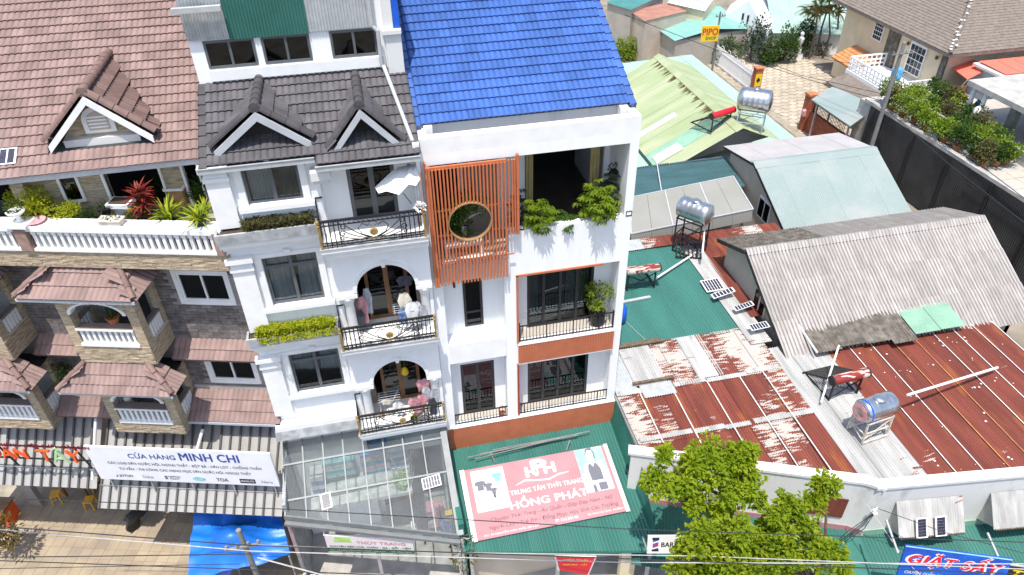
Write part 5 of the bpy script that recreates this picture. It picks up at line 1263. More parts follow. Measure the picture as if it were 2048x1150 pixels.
for i in range(8):
    x0, x1 = cols[i], cols[i + 1] + .03; xm = (x0 + x1) / 2; lf = .012 * (i % 2)
    f0 = max(fy0(x0), fy0(x1)) - .08
    if f0 < 14.15: sheet(x0, x1, f0, 14.25, ('rust_a', 'rust_b', 'rust_b', 'rust_a', 'rust_b', 'rust_a', 'rust_c', 'rust_b')[i], rh, lift=lf)
    sheet(x0, x1, max(14.12, f0), 16.38, ('rust_c', 'rust_a', 'rust_b', 'rust_a', 'rust_b', 'rust_b', 'rust_a', 'rust_c')[i], rh, lift=lf + .02)
    if i == 0: sheet(x0, x1, 16.3, 18.45, 'galv_white', rh, lift=lf + .05)
    elif i == 1: sheet(x0, x1 + .35, 16.6, 18.45, 'white_sheet', rh, lift=.07)
    elif i == 4: sheet(x0, x1 + .15, 16.45, 18.6, 'white_sheet', rh, lift=.06)
    else: sheet(x0, x1, 16.25, 18.6, ('rust_a', 'rust_b', 'rust_c', 'rust_c', 'rust_b', 'rust_a', 'rust_c', 'rust_c')[i], rh, lift=lf + .04)
sheet(7.85, 9.0, 15.98, 16.58, 'galv_white', rh, lift=.09)
for (a, c, y) in ((7.8, 9.55, 18.5), (7.65, 9.15, 16.66)): B().bar((a, y, zred(y) + .14), (c, y, zred(y) + .14), .10, .06).obj('purlin', 'trunk', rh)
for y in (14.28, 16.38):   # pale sealing bands over the laps
    x = 7.05
    while x < 13.0:
        L = rs.uniform(.7, 1.5); yy = y + rs.uniform(-.05, .05); sheet(x, min(x + L, 13.1), yy - rs.uniform(.08, .14), yy + rs.uniform(.06, .12), 'white_sheet', rh, lift=.075, name='lap_band'); x += L + rs.uniform(-.02, .15)
xx = 13.08
for i in range(3): sheet(xx, xx + .70, fy0(xx + .35) - .06, 17.35, 'white_sheet', rh, lift=.03 + .012 * (i % 2)); xx += .68
for i in range(8):
    x0 = 15.10 + i * .86; sheet(x0, x0 + .88, fy0(x0 + .43) - .04, 17.3, 'rust_b', rh, lift=.05 + .012 * (i % 2))
    B().bar((x0 + .86, fy0(x0 + .86), zred(fy0(x0)) + .085), (x0 + .86, 17.0, zred(17) + .085), .03, .012).obj('seam_strip', 'white_old' if i not in (2, 3) else 'orange_tile', rh)
b = B()
for i in range(60):
    x, y = rs.uniform(15.2, 21.5), rs.choice((11.2, 12.6, 13.9, 15.2, 16.4)) + rs.gauss(0, .22)
    if y > fy0(x) + .1: k_ = rs.uniform(.35, 1); b.lathe((x, y, zred(y) + .082), [(.045 * k_, 0), (.03 * k_, .01), (.005, .012)], 5)
b.obj('screw_patches', 'white_old', rh, kind='stuff')
for x in (7.75, 8.9, 10.2, 11.4, 12.3): B().bar((x, fy0(x) + .05, zred(13) + .085), (x + .02, 16.3, zred(16) + .085), .035, .012).obj('seam_strip', 'white_old', rh)
# hooded windows on the street wall
sdir = (PD - PC).normalized(); sn = V((sdir.y, -sdir.x, 0))
def street_pt(s, out, z): return V((PC.x, PC.y, 0)) + sdir * s + sn * out + V((0, 0, z))
def hood(s0, s1, label):
    b = B(); a, c = street_pt(s0, .0, 0), street_pt(s1, .0, 0)
    B().prism([street_pt(s0 + .1, .01, 2.75), street_pt(s1 - .1, .01, 2.75), street_pt(s1 - .1, .01, 3.6), street_pt(s0 + .1, .01, 3.6)], -sn * .03).obj('window_opening', 'room', rh)
    for s in (s0, s1):
        B().prism([street_pt(s, .0, 3.95), street_pt(s, .62, 3.10), street_pt(s, .0, 2.70)], sdir * .04).obj('hood_cheek', 'concrete', rh)
    p0, p1 = street_pt(s0 - .05, .02, 4.0), street_pt(s0 - .05, .70, 3.10)
    B().corr(p1, sdir, p0 - p1, s1 - s0 + .1, (p0 - p1).length, .076, .014).obj('hood_sheet', 'white_sheet', rh, recalc=False)
    B().bar(street_pt(s0, .7, 3.08), street_pt(s1, .7, 3.08), .05).obj('hood_bar', 'trunk', rh)
hood(.75, 2.75, ''); hood(3.75, 5.8, ''); 
for s, l in ((1.35, 'left one of two solar panels on the hooded shop window'), (1.95, 'right one of two solar panels on the hooded shop window')):
    q = street_pt(s, .62, 3.38); up = (street_pt(0, .1, 4.0) - street_pt(0, .70, 3.10)).normalized(); solar(q + V((0, 0, .05)), sdir, up, .36, .62, l, 1, 6)
# small solar panels on the roof behind
# old fibre-cement and green sheets over the back edge
def zext(y): return 4.98 + .15 * (y - 16.4)
for i in range(4): sheet(14.5 + i * .97, 15.49 + i * .97, 16.45 + .08 * (i % 2) - (.3 if i == 3 else 0), 18.1 - .05 * (i % 2), 'fibro_dark', rh, zext, .02 * i, .13, .022)
for i in range(2): sheet(18.45 + i * 1.05, 19.52 + i * 1.05, 16.5, 18.25, 'green_pale', rh, zext, .05 + .02 * i, .1, .016)
b = B(); b.bar((14.42, 16.4, 5.05), (14.42, 18.2, 5.3), .06); b.obj('eave_board', 'white_old', rh)
# ---- fibre-cement roofed house
fh = thing('cottage', 'house with weathered grey corrugated fibre-cement roof and cream gable', 'house', (18.7, 20, 0), world=True)
FX0, FX1 = 13.48, 23.95; RY, RZ = 20.62, 6.79
def zfr(y): return RZ - (RY - y) * .556
def zbk(y): return RZ - (y - RY) * .37
b = B(); b.prism([(13.75, 17.3, 0), (13.75, 22.4, 0), (13.75, 22.4, zbk(22.4) - .06), (13.75, RY, RZ - .08), (13.75, 17.3, zfr(17.3) - .06)], (.2, 0, 0)); b.box(13.95, 23.7, 17.3, 17.5, 0, 4.85); b.box(13.95, 23.7, 22.2, 22.4, 0, 6.0); b.prism([(23.5, 17.3, 0), (23.5, 22.4, 0), (23.5, 22.4, 6.05), (23.5, RY, RZ - .08), (23.5, 17.3, 4.85)], (.2, 0, 0)); b.obj('wall', 'cream_grey', fh)
roof = B().quad((13.6, RY, RZ - .06), (23.9, RY, RZ - .06), (23.9, 22.5, zbk(22.5) - .06), (13.6, 22.5, zbk(22.5) - .06)).quad((13.6, RY, RZ - .06), (23.9, RY, RZ - .06), (23.9, 16.9, zfr(16.9) - .06), (13.6, 16.9, zfr(16.9) - .06)).obj('roof', 'underlay', fh)
ncol = 12; w = (FX1 - FX0) / ncol
rows = [(16.55, 17.95), (17.85, 19.3), (19.2, RY)]
for i in range(ncol):
    for j, (ya, yb) in enumerate(rows):
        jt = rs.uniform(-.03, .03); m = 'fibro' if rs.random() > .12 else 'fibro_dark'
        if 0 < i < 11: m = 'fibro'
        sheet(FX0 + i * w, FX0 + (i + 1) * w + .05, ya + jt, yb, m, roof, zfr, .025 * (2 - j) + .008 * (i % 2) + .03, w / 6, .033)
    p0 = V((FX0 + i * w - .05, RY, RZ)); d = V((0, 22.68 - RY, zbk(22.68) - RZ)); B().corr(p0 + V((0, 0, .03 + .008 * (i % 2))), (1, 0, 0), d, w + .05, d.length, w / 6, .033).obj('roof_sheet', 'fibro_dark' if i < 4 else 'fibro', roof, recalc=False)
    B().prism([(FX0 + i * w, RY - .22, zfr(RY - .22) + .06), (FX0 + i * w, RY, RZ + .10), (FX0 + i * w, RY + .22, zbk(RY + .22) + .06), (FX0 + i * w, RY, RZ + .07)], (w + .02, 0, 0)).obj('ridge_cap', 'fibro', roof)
b = B(); b.bar((FX0 + .02, 16.6, zfr(16.6) - .05), (FX0 + .02, RY, RZ - .05), .05, .16); b.bar((FX0 - .05, RY, RZ - .05), (FX0 - .05, 22.7, zbk(22.7) - .05), .05, .16); b.obj('barge_board', 'black_iron', roof)
gw = B(); gw.box(13.68, 13.75, 18.85, 19.75, 4.75, 5.75); g_ = gw.obj('window', 'cream', fh)
for y in (18.95, 19.38): B().box(13.66, 13.69, y, y + .30, 4.85, 5.65).obj('pane', 'glass_dark', g_)
# ---- green roofed annex behind the blue house
gh = thing('annex', 'flat annex with smooth green metal roof behind the blue house', 'building', (10, 21, 0), world=True)
b = B(); b.box(7.3, 13.2, 18.75, 24.6, 0, 4.6); b.obj('wall', 'concrete', gh)
zg = lambda y: 4.72 + .012 * (y - 18)
for i in range(5): sheet(7.3 + i * 1.05, 8.37 + i * 1.05, 18.45, 24.35, 'green_metal', gh, zg, .012 * (i % 2) + .02, .125, .010)
sheet(12.55, 13.38, 17.6, 23.8, 'white_sheet', gh, zg, .08, .1, .012, 'edge_sheet')
B().bar((7.35, 18.6, zg(18.6) + .1), (9.4, 18.62, zg(18.6) + .1), .12, .08).obj('ridge_bar', 'trunk', gh)
B().bar((8.2, 21.0, zg(21) + .08), (10.0, 21.1, zg(21) + .08), .12, .06).obj('support_beam', 'galv_white', gh)
b = B(); b.bar((8.55, 19.9, zg(20) + .06), (9.0, 18.4, zg(18) + .06), .015); b.obj('cable', 'cable_pale', gh)
bh2 = thing('shed', 'low shed with red sheet roof between the fibre roof and the green roof', 'building', (14, 22.5, 0), world=True)
B().box(13.3, 17.4, 22.8, 25.0, 0, 4.5).obj('wall', 'concrete', bh2)
for i in range(5): sheet(13.25 + i * .85, 14.12 + i * .85, 19.0 if i == 0 else 22.75, 25.0, ('rust_b', 'rust_b', 'rust_a', 'rust_c', 'rust_b')[i], bh2, lambda y: 4.85, .012 * (i % 2))
for i in range(3): sheet(9.9 + i * 1.1, 11.02 + i * 1.1, 24.3, 25.1, ('galv_white', 'rust_c', 'rust_b')[i], bh2, lambda y: 4.9, .012 * (i % 2))
# translucent and dark teal roofs
th_ = thing('carport', 'pale translucent plastic roof on thin purlins behind the water tank', 'roof', (14, 27, 0), world=True)
q4 = [V((10.7, 25.3, 5.05)), V((16.75, 25.75, 5.2)), V((17.3, 28.9, 5.2)), V((11.6, 28.1, 5.2))]
for i in range(6):
    a, c = i / 6, (i + .985) / 6; P = [q4[0].lerp(q4[1], a), q4[0].lerp(q4[1], c), q4[3].lerp(q4[2], c), q4[3].lerp(q4[2], a)]
    B().prism(P, (0, 0, .02)).obj('roof_sheet', 'translucent', th_)
    B().prism([P[0], P[1], P[1] + V((.0, -.08, -.55)), P[0] + V((0, -.08, -.55))], (0, .015, 0)).obj('front_skirt', 'translucent', th_)
b = B()
for i in range(0, 7, 2): b.bar(q4[0].lerp(q4[1], i / 6) + V((0, 0, .04)), q4[3].lerp(q4[2], i / 6) + V((0, 0, .04)), .06, .03)
b.bar(q4[0] + V((0, 0, .03)), q4[1] + V((0, 0, .03)), .05); b.bar(q4[3] + V((0, 0, .03)), q4[2] + V((0, 0, .03)), .05); b.obj('purlin', 'galv_white', th_)
for x, y in ((11.2, 25.8), (16.6, 26.2), (12, 28)): B().box(x - .05, x + .05, y - .05, y + .05, 0, 5.1).obj('post', 'galv', th_)
dt = thing('lean_to', 'dark teal corrugated lean-to roof below the lime green roof', 'roof', (15, 30, 0), world=True)
for i in range(6):
    x0 = 11.6 + i * 1.08; B().corr((x0, 28.75 + .12 * i / 6, 4.55), (1, .07, 0), (.06, 1, .13), 1.1, 2.75, .13, .022).obj('roof_sheet', 'dark_teal', dt, recalc=False)
b = B(); b.box(11.8, 18.0, 31.4, 31.5, 0, 4.9); b.obj('wall', 'black_metal', dt); b = B(); b.bar((13.6, 28.8, 4.7), (14.3, 31.4, 5.1), .05, .03); b.obj('purlin', 'galv_white', dt)
# ---- aqua roofed house
ah = thing('cottage', 'house with pale aqua corrugated roof and beige gable wall', 'house', (21, 28, 0), world=True)
AX0, AX1, AY, AZ = 18.05, 24.65, 28.5, 6.08
b = B(); b.prism([(18.3, 25.1, 0), (18.3, 31.2, 0), (18.3, 31.2, 5.55), (18.3, AY, 5.98), (18.3, 25.1, 4.38)], (.2, 0, 0)); b.prism([(24.2, 25.1, 0), (24.2, 31.2, 0), (24.2, 31.2, 5.55), (24.2, AY, 5.98), (24.2, 25.1, 4.38)], (.2, 0, 0)); b.box(18.5, 24.2, 25.1, 25.3, 0, 4.3); b.box(18.5, 24.2, 31, 31.2, 0, 5.5); b.obj('wall', 'cream', ah)
for i in range(6):
    w = (AX1 - AX0) / 6; x0 = AX0 + i * w
    d = V((0, AY - 24.7, AZ - 4.28)); B().corr((x0, 24.7, 4.28 + .01 * (i % 2)), (1, 0, 0), d, w + .04, d.length, .1, .010).obj('roof_sheet', 'aqua_roof', ah, recalc=False)
    d = V((0, 31.45 - AY, 5.58 - AZ)); B().corr((x0 - .1, AY, AZ + .01 * (i % 2)), (1, 0, 0), d, w + .04, d.length, .1, .010).obj('roof_sheet', 'aqua_back', ah, recalc=False)
B().prism([(AX0 - .05, AY - .35, AZ - .15), (AX0 - .05, AY, AZ + .04), (AX0 - .05, AY + .3, AZ - .03), (AX0 - .05, AY, AZ + .02)], (AX1 - AX0 + .1, 0, 0)).obj('ridge_cap', 'aqua_roof', ah)
b = B(); b.bar((AX0, 24.7, 4.2), (AX0, AY, 6.0), .05, .14); b.bar((AX0 - .05, AY, 6.0), (AX0 - .05, 31.45, 5.5), .05, .14); b.obj('barge_board', 'black_iron', ah)
gw = B(); gw.box(18.24, 18.3, 26.6, 27.7, 3.6, 4.7); g_ = gw.obj('window', 'white_trim', ah)
for y in (26.68, 27.2): B().box(18.22, 18.25, y, y + .42, 3.7, 4.6).obj('pane', 'glass_dark', g_)
# ---- lime green roofed house
lm = thing('long_house', 'long house with faded lime green ribbed metal roof', 'house', (18, 38, 0), world=True)
b = B(); b.box(15.5, 21.5, 33.3, 44.5, 0, 3.7); b.prism([(15.3, 33.2, 3.7), (21.7, 33.2, 4.9), (19.4, 33.2, 5.9)], (0, .2, 0)); b.obj('wall', 'cream_grey', lm)
for i in range(10):
    y0 = 32.4 + i * 1.18; up = V((19.4 - 15.05, 0, 6.0 - 3.78)); B().corr((15.05, y0, 3.78 + .012 * (i % 2)), (0, 1, 0), up, 1.2, up.length, .2, .012).obj('roof_sheet', 'lime_roof' if i != 1 else 'green_pale', lm, recalc=False)
    up = V((21.85 - 19.4, 0, 5.0 - 6.0)); B().corr((19.4, y0, 6.0 + .012 * (i % 2)), (0, 1, 0), up, 1.2, up.length, .2, .012).obj('roof_sheet', 'lime_roof', lm, recalc=False)
B().prism([(19.05, 32.3, 5.86), (19.4, 32.3, 6.06), (19.8, 32.3, 5.88), (19.4, 32.3, 6.03)], (0, 12, 0)).obj('ridge_cap', 'lime_roof', lm)
for a, c, d in (((15.3, 36.6, 3.96), 2.6, .5), ((15.25, 33.4, 3.94), 1.6, .8)): up = V((19.4 - 15.05, 0, 6.0 - 3.78)).normalized(); B().corr(a, (0, 1, 0), up, d, c, .2, .012).obj('patch_sheet', 'sign_print', lm, recalc=False)
b = B()
for i in range(60):
    y = rs.uniform(34.5, 43.5); L = rs.uniform(.15, .7); up = V((15.05 - 19.4, 0, 3.78 - 6.0)).normalized(); p = V((19.05, y, 5.855)); n_ = V((-.45, 0, .89)) * .03; b.add([p + n_ + V((0, -.05, 0)), p + n_ + V((0, .05, 0)), p + up * L + n_], [(0, 1, 2)])
b.obj('rust_streaks', 'leaf_brown', lm, recalc=False, kind='stuff')
mt = thing('yard_roof', 'wide pale mint metal roof surrounding the lime green roof', 'roof', (20, 41, 0), world=True)
for i in range(12): sheet(12.6 + i * 1.02, 13.6 + i * 1.02, 31.6 if i < 4 else 33.6, 49.6 + .08 * i, 'mint_roof', mt, lambda y: 3.45, .012 * (i % 2), .2, .012)
for x, y in ((12.8, 32), (24.6, 34), (24.6, 49), (13, 49)): B().box(x - .06, x + .06, y - .06, y + .06, 0, 3.4).obj('post', 'galv', mt)
# ---- water tanks and solar heaters ---------------------------------------
def tank(p, az, r, L, hz, label, legm='black_iron', cap=None, sc=1.0, blue=False):
    t = thing('water_tank', label, 'water tank', p, az, group='steel roof tanks')
    b = B(); prof = [(.05, -L / 2 - .12), (r * .55, -L / 2 - .08), (r * .9, -L / 2), (r, -L / 2 + .04)]
    for k in range(1, 6):
        x = -L / 2 + L * k / 6; prof += [(r, x - .03), (r * 1.014, x), (r, x + .03)]
    prof += [(r, L / 2 - .04), (r * .9, L / 2), (r * .55, L / 2 + .08), (.05, L / 2 + .12)]
    b.lathe((0, 0, hz + r), prof, 22, (1, 0, 0)); tk = b.obj('drum', 'steel', t, smooth=True)
    B().lathe((0, 0, hz + 2 * r - .03), [(.2, 0), (.2, .06), (.16, .09), (.02, .10)], 14).obj('lid', 'steel', tk, smooth=True)
    if blue: B().lathe((-L / 2 + .10, 0, hz + r), [(r * 1.035, -.03), (r * 1.035, .03)], 22, (1, 0, 0)).obj('blue_band', 'plastic_blue', tk); B().lathe((-L / 2 - .06, 0, hz + r), [(r * .8, -.03), (r * .8, -.02), (.01, -.02)], 18, (1, 0, 0)).obj('end_plate', 'clothes_pink', tk)
    f = B()
    for sx in (-L * .42, L * .42):
        for sy in (-r * .8, r * .8): f.bar((sx, sy * 1.15, 0), (sx, sy, hz + .1), .05)
        f.bar((sx, -r * .9, hz + .08), (sx, r * .9, hz + .08), .05); f.bar((sx, -r * .95, hz * .5), (sx, r * .95, hz * .5), .04); f.bar((sx, -r * .95, .1), (sx, r * .9, hz * .5), .03)
    for sy in (-r * .82, r * .82):
        f.bar((-L * .45, sy, hz + .05), (L * .45, sy, hz + .05), .05); f.bar((-L * .45, sy, hz * .5), (L * .45, sy, hz * .5), .04); f.bar((-L * .42, sy * 1.15, .03), (L * .42, sy * 1.15, .03), .05); f.bar((-L * .42, sy, .1), (L * .42, sy, hz), .03)
    f.obj('stand', legm, t)
    return t
def heater(p, az, label, w=1.5, tube=1.5, rusty=True):
    t = thing('solar_heater', label, 'solar heater', p, az, group='solar water heaters'); r = .17
    b = B(); b.lathe((0, 0, .95), [(.02, -w / 2 - .03), (r * .95, -w / 2 - .02), (r, -w / 2), (r, w / 2), (r * .95, w / 2 + .02), (.02, w / 2 + .03)], 16, (1, 0, 0)); d = b.obj('boiler', 'heater_paint' if rusty else 'sign_red', t, smooth=True)
    for s in (-1, 1): B().lathe((s * (w / 2 + .03), 0, .95), [(r * 1.02, -.03), (r * 1.02, .03), (.01, .035)], 16, (s, 0, 0)).obj('end_cap', 'dark_rubber', d)
    n = 15
    for i in range(n): x = (i / (n - 1) - .5) * (w - .2); B().tube((x, .12, .88), (x, tube * .87, .12), .028, 7).obj('glass_tube', 'blacktube', t)
    f = B()
    for sx in (-w * .42, w * .42): f.bar((sx, 0, 0), (sx, 0, .85), .05); f.bar((sx, .1, .82), (sx, tube * .9, .06), .05); f.bar((sx, 0, .03), (sx, tube * .9, .03), .05)
    f.bar((-w * .5, tube * .9, .06), (w * .5, tube * .9, .06), .05); f.bar((-w * .42, 0, .1), (w * .42, 0, .7), .03); f.bar((-w * .42, 0, .7), (w * .42, 0, .1), .03); f.obj('stand', 'black_iron', t)
    return t
m = rust_sheet('heater_paint', (.55, .50, .43), (.24, .03, .028), .14)
q = at(1728, 880, Z=4.72); tank(q + V((.35, .35, -.1)), R_(8), .37, 1.15, .78, 'steel tank with blue band on a rusty stand on the red roof', 'stone_pale', blue=True)
q = at(1660, 800, Z=4.72); heater(q + V((.55, .1, -.08)), R_(4), 'solar heater with red and white boiler next to the blue banded tank', 1.3, 1.5)
q = at(1290, 578, Z=4.8); heater(q + V((-.2, .0, .06)), R_(-2), 'solar heater with rust stained white boiler beside the blue house', 1.35, 1.4)
q = at(1392, 530, Z=4.85); tank(q + V((.15, 1.1, 0)), R_(-52), .45, 1.35, 1.55, 'tall standing steel tank above the green roof', 'black_iron')
q = at(1478, 268, Z=5.7); tank(q + V((1.1, .9, -.2)), R_(-35), .62, 1.6, 1.0, 'large steel tank on the lime green roof', 'galv')
q = at(1440, 262, Z=5.6); heater(q + V((0.2, .4, -.1)), R_(20), 'solar heater with dark red boiler on the lime green roof', 1.6, 1.6, False)
t = thing('collector_rack', 'tipped black rack of tubes on the edge of the green roof', 'rack', at(1378, 508, Z=4.85), R_(-20)); b = B(); b.bar((-.6, -.35, .05), (.5, -.35, .05), .05); b.bar((-.6, .35, .3), (.5, .35, .3), .05); b.obj('frame', 'black_iron', t)
for i in range(7): B().bar((-.55 + i * .17, -.35, .08), (-.55 + i * .17, .35, .33), .05).obj('tube', 'blacktube', t)
def pipe(pts, r, label, m='pipe_white', name='pipe'):
    o = B().sweep(pts, r, 7).obj(name, m); tag(o, label, 'pipe'); return o
pipe([at(1815, 790, Z=5.6), at(1995, 735, Z=4.95)], .045, 'long white pipe running from the blue banded tank across the red roof')
pipe([at(1642, 805, Z=4.8), at(1678, 690, Z=6.2)], .035, 'thin pale upright pipe beside the solar heater on the red roof')
pipe([at(1413, 420, Z=6.6), at(1405, 505, Z=5.6), at(1392, 505, Z=4.9), at(1310, 558, Z=5.0)], .045, 'white pipe from the tall tank down to the rust stained heater')
pipe([at(1700, 855, Z=4.75), at(1715, 820, Z=5.2), at(1735, 812, Z=5.3)], .03, 'short bent white pipe under the blue banded tank')
for (px, py, z, U, Vv, w, h, l) in ((1425, 570, 4.92, (1, .05, 0), (0, 1, .1), .8, .7, 'flat solar panel lying on the white edge of the green roof'), (1446, 586, 5.1, (1, .1, .15), (0, 1, -.05), .95, .3, 'tilted solar panel above the white roof edge'), (1487, 612, 5.1, (1, .1, .12), (0, 1, -.05), .8, .28, 'second tilted solar panel nearer the cream gable'), (1518, 652, 5.1, (1, .05, .02), (0, 1, .05), .75, .32, 'solar panel at the corner of the cream gable')):
    solar(at(px, py, Z=z), U, Vv, w, h, l, 6, 4, post=.22)
t = thing('water_barrel', 'bright blue plastic barrel beside the blue house wall', 'barrel', at(1246, 642, Z=4.85) + V((-.15, .1, 0))); B().lathe((0, 0, 0), [(.26, 0), (.3, .04), (.3, .55), (.24, .62), (.24, .66), (.01, .66)], 18).obj('drum', 'plastic_blue', t, smooth=True)
# ============================================================ BACK LANE, VILLA, GARDEN TERRACE
rg2 = random.Random(33)
# cobbled lane
ln = B().prism([(29.5, 38, .004), (38, 38, .004), (38, 62, .004), (29.5, 62, .004)], (0, 0, .02)).obj('road', 'joint'); struct(ln)
ang = []
base = None
cb = []
for k in range(4):
    r = random.Random(k); pts = [(.36 * math.cos(a + r.uniform(-.2, .2)) * r.uniform(.85, 1.05), .36 * math.sin(a + r.uniform(-.2, .2)) * r.uniform(.85, 1.05), 0) for a in [i * 6.283 / 6 for i in range(6)]]
    me = B().prism(pts, (0, 0, .03)).mesh('cobble'); me.materials.append(MATS['cobble']); cb.append(me)
cells = []
for j in range(34):
    for i in range(13): cells.append((30.3 + i * .66 + (.33 if j % 2 else 0), 39.0 + j * .60))
cells.sort(key=lambda c: c[1]); rest = B(); cnt = 0
for (x, y) in cells:
    me = cb[rg2.randrange(4)]; M4 = Matrix.Translation((x, y, .022)) @ Matrix.Rotation(rg2.uniform(-.2, .2), 4, 'Z')
    if cnt < 300: inst(me, 'cobble', M4, ln); cnt += 1
    else: rest.add([M4 @ v.co for v in me.vertices], [tuple(f.vertices) for f in me.polygons])
rest.obj('far_cobbles', 'cobble', ln, recalc=False, kind='stuff')
# white fence and gate along the lane
fn = thing('picket_gate', 'white metal picket gate along the cobbled lane', 'gate', (30.2, 53.5, 0), world=True); b = B()
B().bar((30.2, 50.4, .25), (30.2, 57, .25), .08).obj('lower_rail', 'white_trim', fn); B().bar((30.2, 50.4, 1.35), (30.2, 57, 1.35), .08).obj('upper_rail', 'white_trim', fn)
pk = B().box(-.03, .03, -.05, .05, 0, 1.6).mesh('picket'); pk.materials.append(MATS['white_trim'])
for i in range(36): inst(pk, 'picket', Matrix.Translation((30.2, 50.5 + i * .18, .1)), fn)
b = B()
for i in range(5): b.sweep([(30.2, 51 + i * 1.2 + .3 * math.cos(a), 1.75 + .2 * math.sin(a)) for a in (0, 1, 2, 3.14)], .02, 4)
b.obj('scrollwork', 'white_trim', fn)
t = thing('gate_post', 'red brick gate post with a yellow diamond sign', 'gate post', (30.35, 49.9, 0)); B().box(-.28, .28, -.28, .28, 0, 2.1).obj('pillar', 'brick_red', t); B().box(-.33, .33, -.33, .33, 2.1, 2.2).obj('cap', 'terracotta', t)
s = B().box(-.32, .22, -.30, -.29, .75, 1.75).obj('sign_plate', 'sign_yellow', t); B().prism([(-.05, -.305, 1.02), (.13, -.305, 1.25), (-.05, -.305, 1.48), (-.23, -.305, 1.25)], (0, -.004, 0)).obj('diamond', 'sign_black', s)
# second brick gate with iron railing and red letter box
t = thing('brick_gate', 'red brick wall and post with black iron railing beside the lane', 'wall', (30.6, 42.5, 0), world=True)
b = B(); b.box(30.3, 30.9, 42.6, 43.2, 0, 2.6); b.obj('pillar', 'brick_red', t); B().box(30.25, 30.95, 42.55, 43.25, 2.6, 2.75).obj('cap', 'terracotta', t); B().box(30.5, 30.75, 38.6, 42.6, 0, 1.6).obj('wall', 'brick_red', t)
b = B()
for i in range(24): b.box(30.6, 30.63, 38.7 + i * .16, 38.73 + i * .16, 1.6, 2.3)
b.box(30.6, 30.63, 38.6, 42.6, 2.2, 2.25); b.obj('railing', 'black_iron', t)
t = thing('letter_box', 'pink letter box on the brick gate post', 'letter box', (30.22, 42.75, 1.2)); b = B(); b.box(-.12, .06, -.15, .15, 0, .35); b.prism([(-.12, -.15, .35), (-.12, .15, .35), (-.03, .15, .45), (-.03, -.15, .45)], (.09, 0, 0)); b.obj('box', 'clothes_pink', t)
t = thing('carport', 'flat pale aqua carport roof beside the utility pole', 'carport', (31.3, 40, 0), world=True); b = B(); b.prism([(29.9, 41.9, 2.7), (32.3, 43.2, 2.9), (33.0, 39.1, 3.0), (29.8, 37.2, 2.8)], (0, 0, .08)); b.obj('roof', 'aqua_roof', t)
for x, y in ((30.2, 41.5), (32.2, 42.7), (32.7, 39.4), (30.2, 37.8)): B().box(x - .05, x + .05, y - .05, y + .05, 0, 2.75).obj('post', 'galv', t)
# ---- villa with grey brown tiles
vl = thing('villa', 'cream two storey villa with grey-brown hipped tile roof and white balcony', 'house', (42, 46, 0), world=True)
b = B(); VH = []
b.box(38.35, 48, 40.3, 52, 0, 6.0); b.obj('wall', 'villa_wall', vl)
rfv = B().add([(37.5, 39.4, 6.0), (49, 39.4, 6.0), (49, 53, 6.0), (37.5, 53, 6.0), (43, 45, 8.9), (43, 50, 8.9)], [(0, 1, 4), (0, 4, 5, 3), (1, 2, 5, 4), (2, 3, 5)]).box(37.5, 49, 39.4, 53, 5.8, 5.98).obj('roof', 'villa_tile', vl)
b = B()   # overlapping tile courses
for k in range(26):
    f0, f1 = k / 26, (k + 1.15) / 26
    P = lambda p, q, f: V(p).lerp(V(q), min(f, 1))
    A, Bq, C, D, E, F_ = (37.5, 39.4, 6.0), (49, 39.4, 6.0), (49, 53, 6.0), (37.5, 53, 6.0), (43, 45, 8.9), (43, 50, 8.9)
    up = V((0, 0, .05)); hi = V((0, 0, .015))
    b.add([P(A, E, f0) + up, P(Bq, E, f0) + up, P(Bq, E, f1) + hi, P(A, E, f1) + hi, P(A, E, f0), P(Bq, E, f0)], [(0, 1, 2, 3), (4, 5, 1, 0)])
    b.add([P(D, F_, f0) + up, P(A, E, f0) + up, P(A, E, f1) + hi, P(D, F_, f1) + hi, P(D, F_, f0), P(A, E, f0)], [(0, 1, 2, 3), (4, 5, 1, 0)])
b.obj('tile_courses', 'villa_tile', rfv, recalc=False, kind='stuff')
vc = cap_mesh('ridge_tile', 'villa_tile', r=.13); caps(rfv, vc, (37.5, 39.4, 6.08), (43, 45, 8.98), (0, 0, 1)); caps(rfv, vc, (43, 45, 8.98), (43, 50, 8.98), (0, 0, 1))
b = B()
for i in range(26):
    f = rg2.uniform(.0, 1); p = V((37.5, 39.4, 6.2)).lerp(V((43, 45, 9.1)), f); b.lathe(p + V((rg2.uniform(-.15, .15), rg2.uniform(-.15, .15), 0)), [(.12, 0), (.06, .05), (.01, .06)], 5)
b.obj('mortar_patches', 'white_old', rfv, kind='stuff')
def wopen(name, y0, y1, z0, z1, nx, nz, arch=True):
    o = B().box(38.24, 38.35, y0, y1, z0, z1).obj(name, 'white_trim', vl)
    for i in range(nx):
        for j in range(nz):
            a = y0 + .08 + (y1 - y0 - .16) * i / nx; c = a + (y1 - y0 - .16) / nx - .06; d = z0 + .1 + (z1 - z0 - .2) * j / nz; e = d + (z1 - z0 - .2) / nz - .07
            B().box(38.22, 38.245, a, c, d, e).obj('pane', 'glass_dark', o)
wopen('door', 42.3, 43.95, 3.3, 5.45, 4, 4); wopen('window', 47.1, 48.2, 4.3, 5.75, 4, 4); wopen('window', 46.8, 48.2, .8, 2.2, 4, 3)
B().box(38.18, 38.36, 45.2, 46.4, 0, 5.9).obj('stone_panel', 'fibro_dark', vl); B().box(38.2, 38.36, 40.3, 40.75, 0, 5.9).obj('stone_panel', 'fibro_dark', vl)
bl = B().box(35.1, 38.4, 40.4, 46.0, 2.7, 3.0).obj('balcony', 'white_trim', vl); B().box(35.2, 38.2, 40.7, 45.8, 0, 2.7).obj('balcony_base', 'villa_wall', vl)
b = B()
